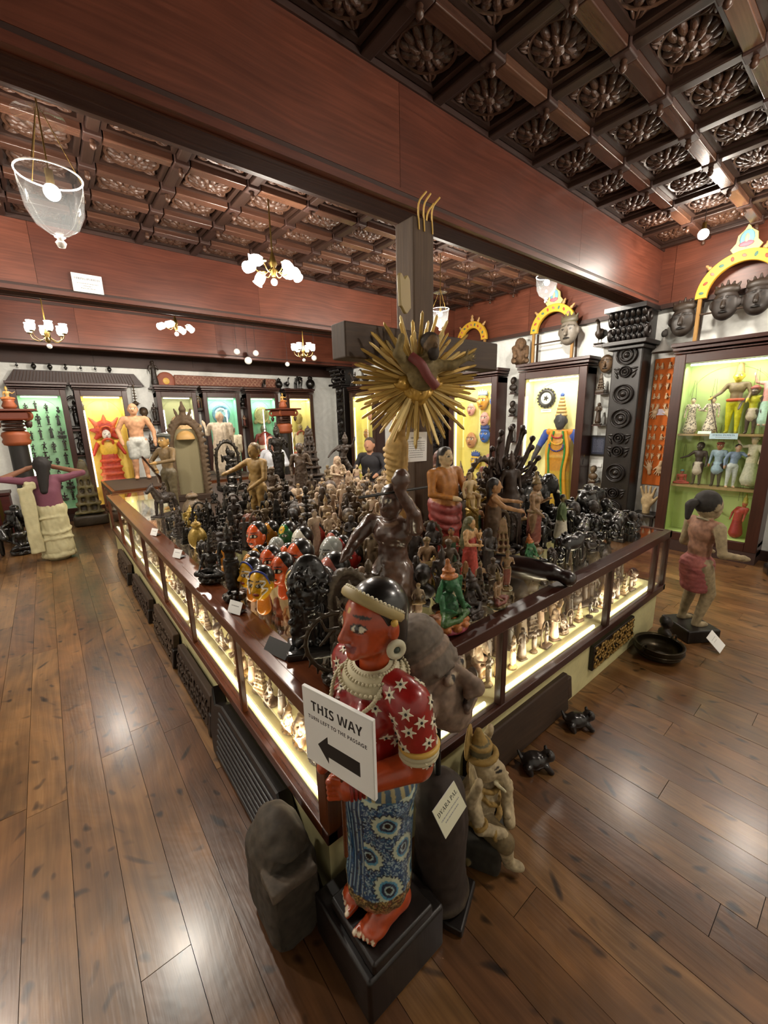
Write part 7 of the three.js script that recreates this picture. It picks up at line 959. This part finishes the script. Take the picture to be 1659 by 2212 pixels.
function bracketFig(kind, pal, pos, h, turn, label, group) { const g = figure(kind, pal, pos, h, turn, label, group, {}); const dz = (pos[0] > 6.8 && pos[2] > -11 ? 7.298 - pos[0] : pos[2] + 11.398) / h; part('bracket', at(box(0.42, 0.05, dz + 0.13), 0, -0.026, (0.13 - dz) / 2), M.frame, g); return g; }
for (const [k, p, y, h, lb] of [['bird', 'ebony', 3.05, 0.4, 'dark carved eagle on the strip of wall by the black pillar'], ['tower', 'walnut', 2.32, 0.32, 'grey-brown fan-topped carving below the eagle'], ['mother', 'walnut', 1.82, 0.36, 'brown mother figure on the strip of wall by the black pillar'], ['bust', 'tan', 0.86, 0.3, 'pale small bust low on the strip of wall by the black pillar']]) bracketFig(k, p, [k === 'bird' ? 6.98 : 7.14, y, -3.16], h, -PI / 2, lb);
mask('brownM', [0x5c4630, 0x3a2b1c, null, 0x2a1f14], 'brown wooden mask on the strip of wall by the black pillar', [7.22, 2.78, -3.14], -PI / 2, 0.3);
{ const k = thing('text_plaque', 'dark framed text plaque on the strip of wall by the black pillar', 'plaque', [7.27, 1.47, -3.17], -PI / 2); part('board', rbox(0.26, 0.34, 0.03, 0.005), M.blackWood, k); part('text_sheet', new THREE.PlaneGeometry(0.21, 0.28), card(0.21, 0.28, (g, W, H) => { g.fillStyle = '#23283c'; g.fillRect(0, 0, W, H); g.fillStyle = '#8f93a5'; for (let i = 0; i < 11; i++) { let q = W * 0.1; while (q < W * 0.88) { const l = 12 + rnd() * 40; g.fillRect(q, H * (0.1 + i * 0.075), Math.min(l, W * 0.9 - q), 12); q += l + 10; } } }), k, [0, 0, 0.017]);
  const c2 = thing('caption_card', 'small white card under the dark text plaque', 'card', [7.285, 1.14, -3.2], -PI / 2); part('sheet', new THREE.BoxGeometry(0.2, 0.06, 0.004), M.paper, c2); }
for (const [k, p, y, h, lb] of [['bust', 'ebony', 2.42, 0.32, 'dark owl-like bust on the wall between the deity and mask cabinets'], ['bust', 'ebony', 2.0, 0.3, 'second dark bust on the wall between the deity and mask cabinets'], ['robed', 'ebony', 1.5, 0.34, 'dark robed carving on the wall between the deity and mask cabinets']]) bracketFig(k, p, [7.14, y, -4.8], h, -PI / 2, lb);
for (const [k, p, y, h, lb] of [['bust', 'ebony', 2.2, 0.28, 'dark oval carving on the wall left of the mask cabinet'], ['standing', 'ebony', 1.5, 0.36, 'dark standing idol on the wall left of the mask cabinet']]) bracketFig(k, p, [7.14, y, -6.32], h, -PI / 2, lb);
for (const [k, p, z, h, lb] of [['elephant', 'ebony', -6.1, 0.36, 'dark elephant carving on top of the mask cabinet'], ['robed', 'tan', -5.35, 0.42, 'pale robed carving on top of the mask cabinet'], ['standing', 'ebony', -7.4, 0.55, 'dark idol on top of the cabinet behind the sunburst'], ['mother', 'walnut', -7.8, 0.5, 'brown mother carving on top of the cabinet behind the sunburst'], ['bird', 'ebony', -9.3, 0.45, 'dark bird carving on top of the cabinet by the corner pillar'], ['rider', 'ebony', -9.8, 0.5, 'dark rider carving on top of the cabinet by the corner pillar']]) figure(k, p, [k === 'bird' || k === 'rider' ? 6.98 : 7.08, 2.91, z], h, -PI / 2, lb);
// orange board with carved hands
{
  const b = thing('orange_board', 'narrow orange cloth-covered board between the black pillar and the puppet cabinet', 'board', [7.27, 1.83, -2.29], -PI / 2); part('cloth', rbox(0.32, 1.88, 0.03, 0.006), std(0xb95a0c, 0.8), b);
  const sk = 0xb89a76, hp = (f) => [El([0, 0, 0], [0.026, 0.032, 0.012], sk, 0.008), Cp([0, -0.03, 0], [0, -0.055, 0], 0.016, 0.015, sk, 0.008), ...[-1.5, -0.5, 0.5, 1.5].map((i) => Cp([i * 0.012, 0.025, 0], [i * 0.014 * f, 0.07 - Math.abs(i) * 0.006 - (f > 1.2 ? 0 : 0.02), f > 1.2 ? 0.004 : 0.02], 0.0062, 0.005, sk, 0.003)), Cp([0.022, -0.005, 0], [0.042, 0.022, 0.01], 0.0075, 0.0055, sk, 0.004)];
  const hg = [sculpt(hp(1.4), 0.0052, { mottle: 0.2 }), sculpt(hp(1.0), 0.0052, { mottle: 0.2 })];
  const put = (x, y, s, fl, rz, i) => { const m = solo('carved_hand', hg[i], M.vc, s > 1.3 ? 'large pale carved hand low on the orange board' : 'small pale carved hand in rows on the orange board', 'carving', [7.24, y, -2.29 + x], -PI / 2, s > 1.3 ? 'large carved hands' : 'small carved hands'); m.scale.set(fl * s, s, s); m.rotation.z = rz; };
  for (let r = 0; r < 9; r++) { const y = 2.66 - r * 0.145 - (r > 4 ? 0.16 : 0); for (const px of [-0.085, 0.075]) for (const q of [-1, 1]) put(px + q * 0.032, y, 0.72, q, r % 3 ? 0 : PI, r % 2); }
  put(-0.08, 2.0, 1.5, 1, 2.8, 0); put(0.09, 1.98, 1.4, -1, 0.4, 0); put(-0.07, 1.16, 1.7, -1, 0.1, 0); put(0.07, 1.16, 1.7, 1, 3.0, 0);
  const k = thing('caption_card', 'pale lilac card in the middle of the orange hand board', 'card', [7.25, 2.0, -2.29], -PI / 2); part('sheet', new THREE.BoxGeometry(0.14, 0.09, 0.004), std(0xcfc6d6, 0.6), k);
  solo('giant_carved_hand', sculpt(scaleP(hp(1.4).map((q) => ({ ...q, c: 0xa08a64 })), 3.4), 0.012, { mottle: 0.3 }), M.vcMatte, 'very large upright carved hand under the orange board', 'carving', [7.1, 0.66, -2.29], -PI / 2);
  const s = thing('dark_stand', 'dark wooden stand under the large carved hand', 'stand', [7.1, 0, -2.29], 0); part('top', at(rbox(0.34, 0.04, 0.34, 0.008), 0, 0.45, 0), M.blackWood, s); for (const [x, z] of [[-0.13, -0.13], [0.13, -0.13], [-0.13, 0.13], [0.13, 0.13]]) part('leg', at(rbox(0.04, 0.43, 0.04, 0.006, 1), x, 0.215, z), M.blackWood, s);
}
// ---------------------------------------------------------------- end wall: lintels, busts, discs
{
  const t = thing('carved_lintel', 'long dark carved roof board with slanted ends high on the end wall', 'carving', [0.76, 3.02, -11.36], 0); part('board', extrude([[-1.2, -0.13], [1.24, -0.13], [1.06, 0.13], [-1.02, 0.13]], 0.06), wood(0x3a231c, 0.5, 0.002), t, [0, 0, 0]);
  const b = []; for (let i = 0; i < 40; i++) { b.push(rod([-1.1 + i * 0.055, -0.11, 0.066], [-1.02 + i * 0.051, 0.11, 0.066], 0.008, 0.008, 5)); } part('carved_leaves', merge(b), M.carve, t); part('lower_edge', at(rbox(2.4, 0.03, 0.09, 0.006), 0, -0.13, 0.04), M.frame, t);
  const u = thing('carved_lintel', 'long reddish openwork carved board with scrolls high on the end wall', 'carving', [3.95, 3.06, -11.36], 0); part('board', at(rbox(2.65, 0.24, 0.04, 0.02), 0.05, 0, 0.03), std(0x7a4a38, 0.6), u);
  const q = []; for (let i = 0; i < 26; i++) for (let j = 0; j < 2; j++) { const g = new THREE.TorusGeometry(0.042, 0.012, 6, 14, 4.8); g.rotateZ(i * 1.3 + j * 2); g.translate(-1.2 + i * 0.1, -0.055 + j * 0.11, 0.056); q.push(g); } part('scrollwork', merge(q), std(0xa27a64, 0.6), u);
  for (const x of [-0.6, 0.05, 0.62, 1.1]) part('drop_bracket', at(lathe([[0, -0.14], [0.03, -0.12], [0.05, -0.06], [0.09, 0]], 12), x, -0.12, 0.05), std(0x6a3e2e, 0.6), u);
  for (const [x, y, r, lb] of [[2.5, 3.03, 0.21, 'round carved orange and gilt disc at the end of the reddish board'], [2.96, 2.94, 0.18, 'greenish round carved disc half behind the reddish board']]) { const d = thing('carved_disc', lb, 'disc', [x, y, -11.385], 0); part('disc', lathe([[0, 0.03], [r * 0.4, 0.03], [r * 0.5, 0.05], [r * 0.9, 0.04], [r, 0.02], [r, 0], [0, 0]], 28).rotateX(PI / 2), std(r > 0.2 ? 0x8a4a34 : 0x5f5634, 0.6), d); part('boss', lathe([[0, 0.02], [r * 0.3, 0.012], [r * 0.36, 0]], 20).rotateX(PI / 2), M.goldPaint, d, [0, 0, 0.03]); }
  for (const [k, p, x, y, h, lb] of [['robed', 'ebony', 2.22, 2.86, 0.62, 'dark standing youth on a high bracket between the two long boards'], ['bust', 'walnut', 1.9, 1.92, 0.52, 'brown wooden bust on a white bracket beside the bare-chested statue'], ['standing', 'ebony', 2.12, 2.05, 0.46, 'dark slim idol beside the brown bust'], ['lampstand', 'walnut', 1.76, 2.5, 0.4, 'hanging wooden lantern above the brown bust'], ['seated', 'ebony', 1.95, 1.4, 0.4, 'dark seated idol under the brown bust'], ['standing', 'ebony', 2.13, 1.4, 0.44, 'dark standing idol near the olive cabinet'], ['aureole', 'stone', 0.6, 1.95, 0.72, 'tall black carved panel between the green and yellow cabinets'], ['dancer', 'stone', 0.58, 1.4, 0.5, 'black dancing idol under the tall black panel'], ['aureole', 'painted', 3.14, 2.35, 0.34, 'small painted idol between the olive and mint cabinets'], ['bust', 'stone', 4.27, 2.4, 0.28, 'dark blue-black bust between the two mint cabinets'], ['mother', 'painted', 4.27, 1.9, 0.3, 'red painted idol between the two mint cabinets'], ['aureole', 'walnut', 5.36, 2.05, 0.5, 'brown arched carving by the second mint cabinet']]) bracketFig(k, p, [x, y, -11.22], h, 0, lb);
  for (const [k, x, h] of [['vase', 5.35, 0.3], ['bird', 5.6, 0.34], ['elephant', 5.95, 0.38], ['vase', 6.35, 0.4], ['rider', 4.9, 0.3]]) figure(k, 'stone', [x, 2.91, -11.2], h, 0, `black ${KIND[k][1]} on top of the end-wall cabinets`, `black ${k} on the end-wall cabinets`);
  for (let i = 0; i < 7; i++) figure(pick(['bird', 'vase', 'bust']), 'stone', [-0.2 + i * 0.26, 3.18, -11.3], 0.13, 0, 'tiny black carving standing on the long dark board', 'tiny carvings on the dark board', { low: 1 });
}
// orange-capped black columns
for (const [x, z, lb] of [[-0.36, -9.2, 'black column with orange turned capital left of the woman in the sari'], [4.55, -9.4, 'black column with orange turned capital before the mint cabinets']]) {
  const t = thing('painted_column', lb, 'column', [x, 0, z], 0.1), o1 = std(0x8a4522, 0.55), dk = std(0x3a1f12, 0.5);
  part('shaft', lathe([[0.16, 0], [0.16, 0.1], [0.13, 0.14], [0.125, 1.7], [0.13, 1.74]], 20), M.black, t);
  part('ring_stack', lathe([[0.12, 1.72], [0.17, 1.74], [0.19, 1.79], [0.17, 1.84], [0.19, 1.89], [0.17, 1.94], [0.12, 1.96]], 24), o1, t);
  for (const y of [1.99, 2.05, 2.11]) part('dark_ring', lathe([[0.1, y - 0.03], [0.15, y - 0.02], [0.15, y + 0.01], [0.1, y + 0.025]], 22), dk, t);
  part('capital_block', at(rbox(0.42, 0.14, 0.42, 0.03), 0, 2.2, 0), std(0x7a3418, 0.5), t);
  for (let i = 0; i < 4; i++) { const a = i * PI / 2 + PI / 4; part('scroll', new THREE.TorusGeometry(0.06, 0.025, 8, 16), o1, t, [0.27 * Math.cos(a), 2.2, 0.27 * Math.sin(a)], [0, -a, 0]); part('scroll_drop', lathe([[0, -0.1], [0.03, -0.07], [0.04, 0], [0, 0.02]], 10), dk, t, [0.27 * Math.cos(a), 2.1, 0.27 * Math.sin(a)]); }
  part('abacus', at(rbox(0.62, 0.035, 0.62, 0.008), 0, 2.29, 0), std(0x5a2714, 0.5), t);
  part('finial_pot', lathe([[0, 2.31], [0.07, 2.31], [0.1, 2.36], [0.07, 2.43], [0.09, 2.46], [0, 2.47]], 18), o1, t);
  part('finial_figure', sculpt(scaleP(human({ c: { skin: 0xb08a4a, hair: 0x6a4a24, cloth: 0xa5622c, gold: 0xb08a3a }, sit: 'lotus', crown: 0.1, L: [[0.2, 0.2, 0.02], [0.3, 0.28, 0.04]] }), 0.32, [0, 2.46, 0]), 0.009), M.vc, t);
}
{ // dark things along the left of the end wall and right of the puppet cabinet
  const ch = thing('red_chest', 'dark red wooden chest by the end wall at the left', 'chest', [-1.15, 0, -10.75], 0); part('body', at(rbox(0.9, 0.75, 0.5, 0.01), 0, 0.375, 0), wood(0x5c1d18, 0.4), ch); part('lid', at(rbox(0.94, 0.06, 0.54, 0.01), 0, 0.79, 0), wood(0x4a1613, 0.4), ch); for (const x of [-0.3, 0.3]) part('strap', at(box(0.05, 0.7, 0.01), x, 0.38, 0.256), M.brass, ch);
  for (const [k, x, z, h, lb] of [['bust', -1.45, -9.95, 0.75, 'large black bust on the floor at the left'], ['buffalo', -0.95, -8.9, 0.7, 'black buffalo statue on the floor by the left column'], ['elephant', -0.6, -9.75, 0.7, 'black elephant statue on the floor behind the left column'], ['seated', -0.55, -8.75, 0.6, 'black seated idol on the floor by the left column'], ['vase', -1.2, -9.5, 0.6, 'black lidded urn on the floor at the left']]) figure(k, 'stone', [x, 0, z], h, 0.5, lb);
  figure('tower', 'walnut', [0.5, 0, -10.4], 1.35, -0.1, 'tall tiered carved wooden lion column beside the yellow cabinet', null, { variant: 'lion', c: { skin: 0x4a4026, cloth: 0x3a3022, gold: 0x5c5330 } });
  figure('tower', 'stone', [6.75, 0, -0.62], 0.75, -1.2, 'black tiered stone carving on the floor past the puppet cabinet', null, {});
}
// ---------------------------------------------------------------- visitors
function person(label, pos, turn, H, o, clothes) {
  const t = thing('person', label, 'person', pos, turn);
  part('body', sculpt(scaleP(human({ ...o, c: { ...o.c, hair: null } }), H), 0.0145, { mottle: 0.06, unit: H, paint: scaleP(eyes((o.py ?? 0.5) + 0.4, 0.06), H) }), M.vcMatte, t);
  for (const [nm, P, am] of clothes) part(nm, sculpt(scaleP(P, H), 0.0135, { mottle: 0.12, unit: H, amp: am ?? 0.004, freq: [22, 7, 22] }), M.vcMatte, t);
  return t;
}
{
  const sk = 0x7a5038, cr = 0xb7b08a, pu = 0x6d3c4c;
  const t = person('person seen from behind in a cream sari and purple blouse, hands raised to the head', [-0.1, 0, -8.0], PI + 0.12, 1.6, { c: { skin: sk, cloth: cr, top: pu, foot: 0x3a2a20 }, robe: 0.135, w: 1.15, sleeve: pu, feet: true, L: [[0.3, 0.31, 0.0], [0.1, 0.38, 0.1]], R: [[0.3, 0.31, 0.0], [0.1, 0.38, 0.1]] }, [
    ['sari', [El([0, 0.5, 0], [0.125, 0.09, 0.105], cr, 0.02), Cp([0, 0.48, 0], [0, 0.13, 0.0], 0.118, 0.128, cr, 0.03), To([0.02, 0.4, 0], 0.122, 0.012, cr, 0.015, [PI / 2 + 0.25, 0, 0.1]), To([0, 0.3, 0], 0.126, 0.012, cr, 0.015, [PI / 2 - 0.2, 0, 0.15]), To([0, 0.2, 0], 0.128, 0.012, cr, 0.015, [PI / 2 + 0.2, 0, 0]), Cp([0, 0.1, 0], [0, 0.09, 0], 0.122, 0.122, cr, 0.02), To([0, 0.05, 0], 0.105, 0.03, cr, 0.02, [PI / 2, 0, 0]), sub(Bo([0, -0.1, 0], [0.3, 0.125, 0.3], 0.001, cr))], 0.014],
    ['sari_end', [Bo([0.16, 0.42, -0.09], [0.052, 0.31, 0.02], 0.015, cr, 0.02), Bo([0.12, 0.74, -0.03], [0.04, 0.03, 0.075], 0.015, cr, 0.02)], 0.016],
    ['hair', [El([0, 0.918, -0.012], [0.068, 0.075, 0.068], 0x16100d, 0.01), Cp([0, 0.9, -0.05], [0.03, 0.68, -0.095], 0.055, 0.03, 0x16100d, 0.03)], 0.006],
  ]);
  person('person in a dark jacket bending over the exhibits beyond the cross', [4.85, 0, -6.35], -1.0, 1.7, { c: { skin: 0xa87a5e, cloth: 0x1f1d20, top: 0x201d21, leg: 0x1c1b1e, foot: 0x17130f }, trousers: 0x1d1c20, sleeve: true, fwd: 0.15, L: [[0.18, 0.14, 0.06], [0.12, 0.08, 0.2]], R: [[0.18, 0.14, 0.06], [0.12, 0.08, 0.2]] }, [['hair', [El([0, 0.925, 0.05], [0.06, 0.062, 0.066], 0x3a2f26, 0.01)], 0.004], ['jacket', [El([0, 0.6, 0.01], [0.118, 0.13, 0.095], 0x1c1a1e, 0.03), El([0, 0.71, 0.03], [0.125, 0.1, 0.09], 0x1c1a1e, 0.03)], 0.008]]);
  person('person in a white shirt looking down beside the mint cabinets', [3.78, 0, -8.35], -0.9, 1.76, { c: { skin: 0xb07a66, cloth: 0x2c2f38, top: 0xc9ccd2, leg: 0x2a2c33, foot: 0x1a1614 }, trousers: 0x2a2c33, sleeve: true, fwd: 0.2, L: [[0.18, 0.14, 0.06], [0.1, 0.12, 0.18]], R: [[0.18, 0.14, 0.06], [0.1, 0.12, 0.18]] }, [['hair', [El([0, 0.925, 0.06], [0.06, 0.06, 0.064], 0x3f3a36, 0.01)], 0.004], ['shirt', [El([0, 0.6, 0.02], [0.115, 0.12, 0.092], 0xc9ccd2, 0.03), El([0, 0.71, 0.045], [0.122, 0.1, 0.088], 0xc9ccd2, 0.03)], 0.008]]);
}
renderer.render(scene, camera);
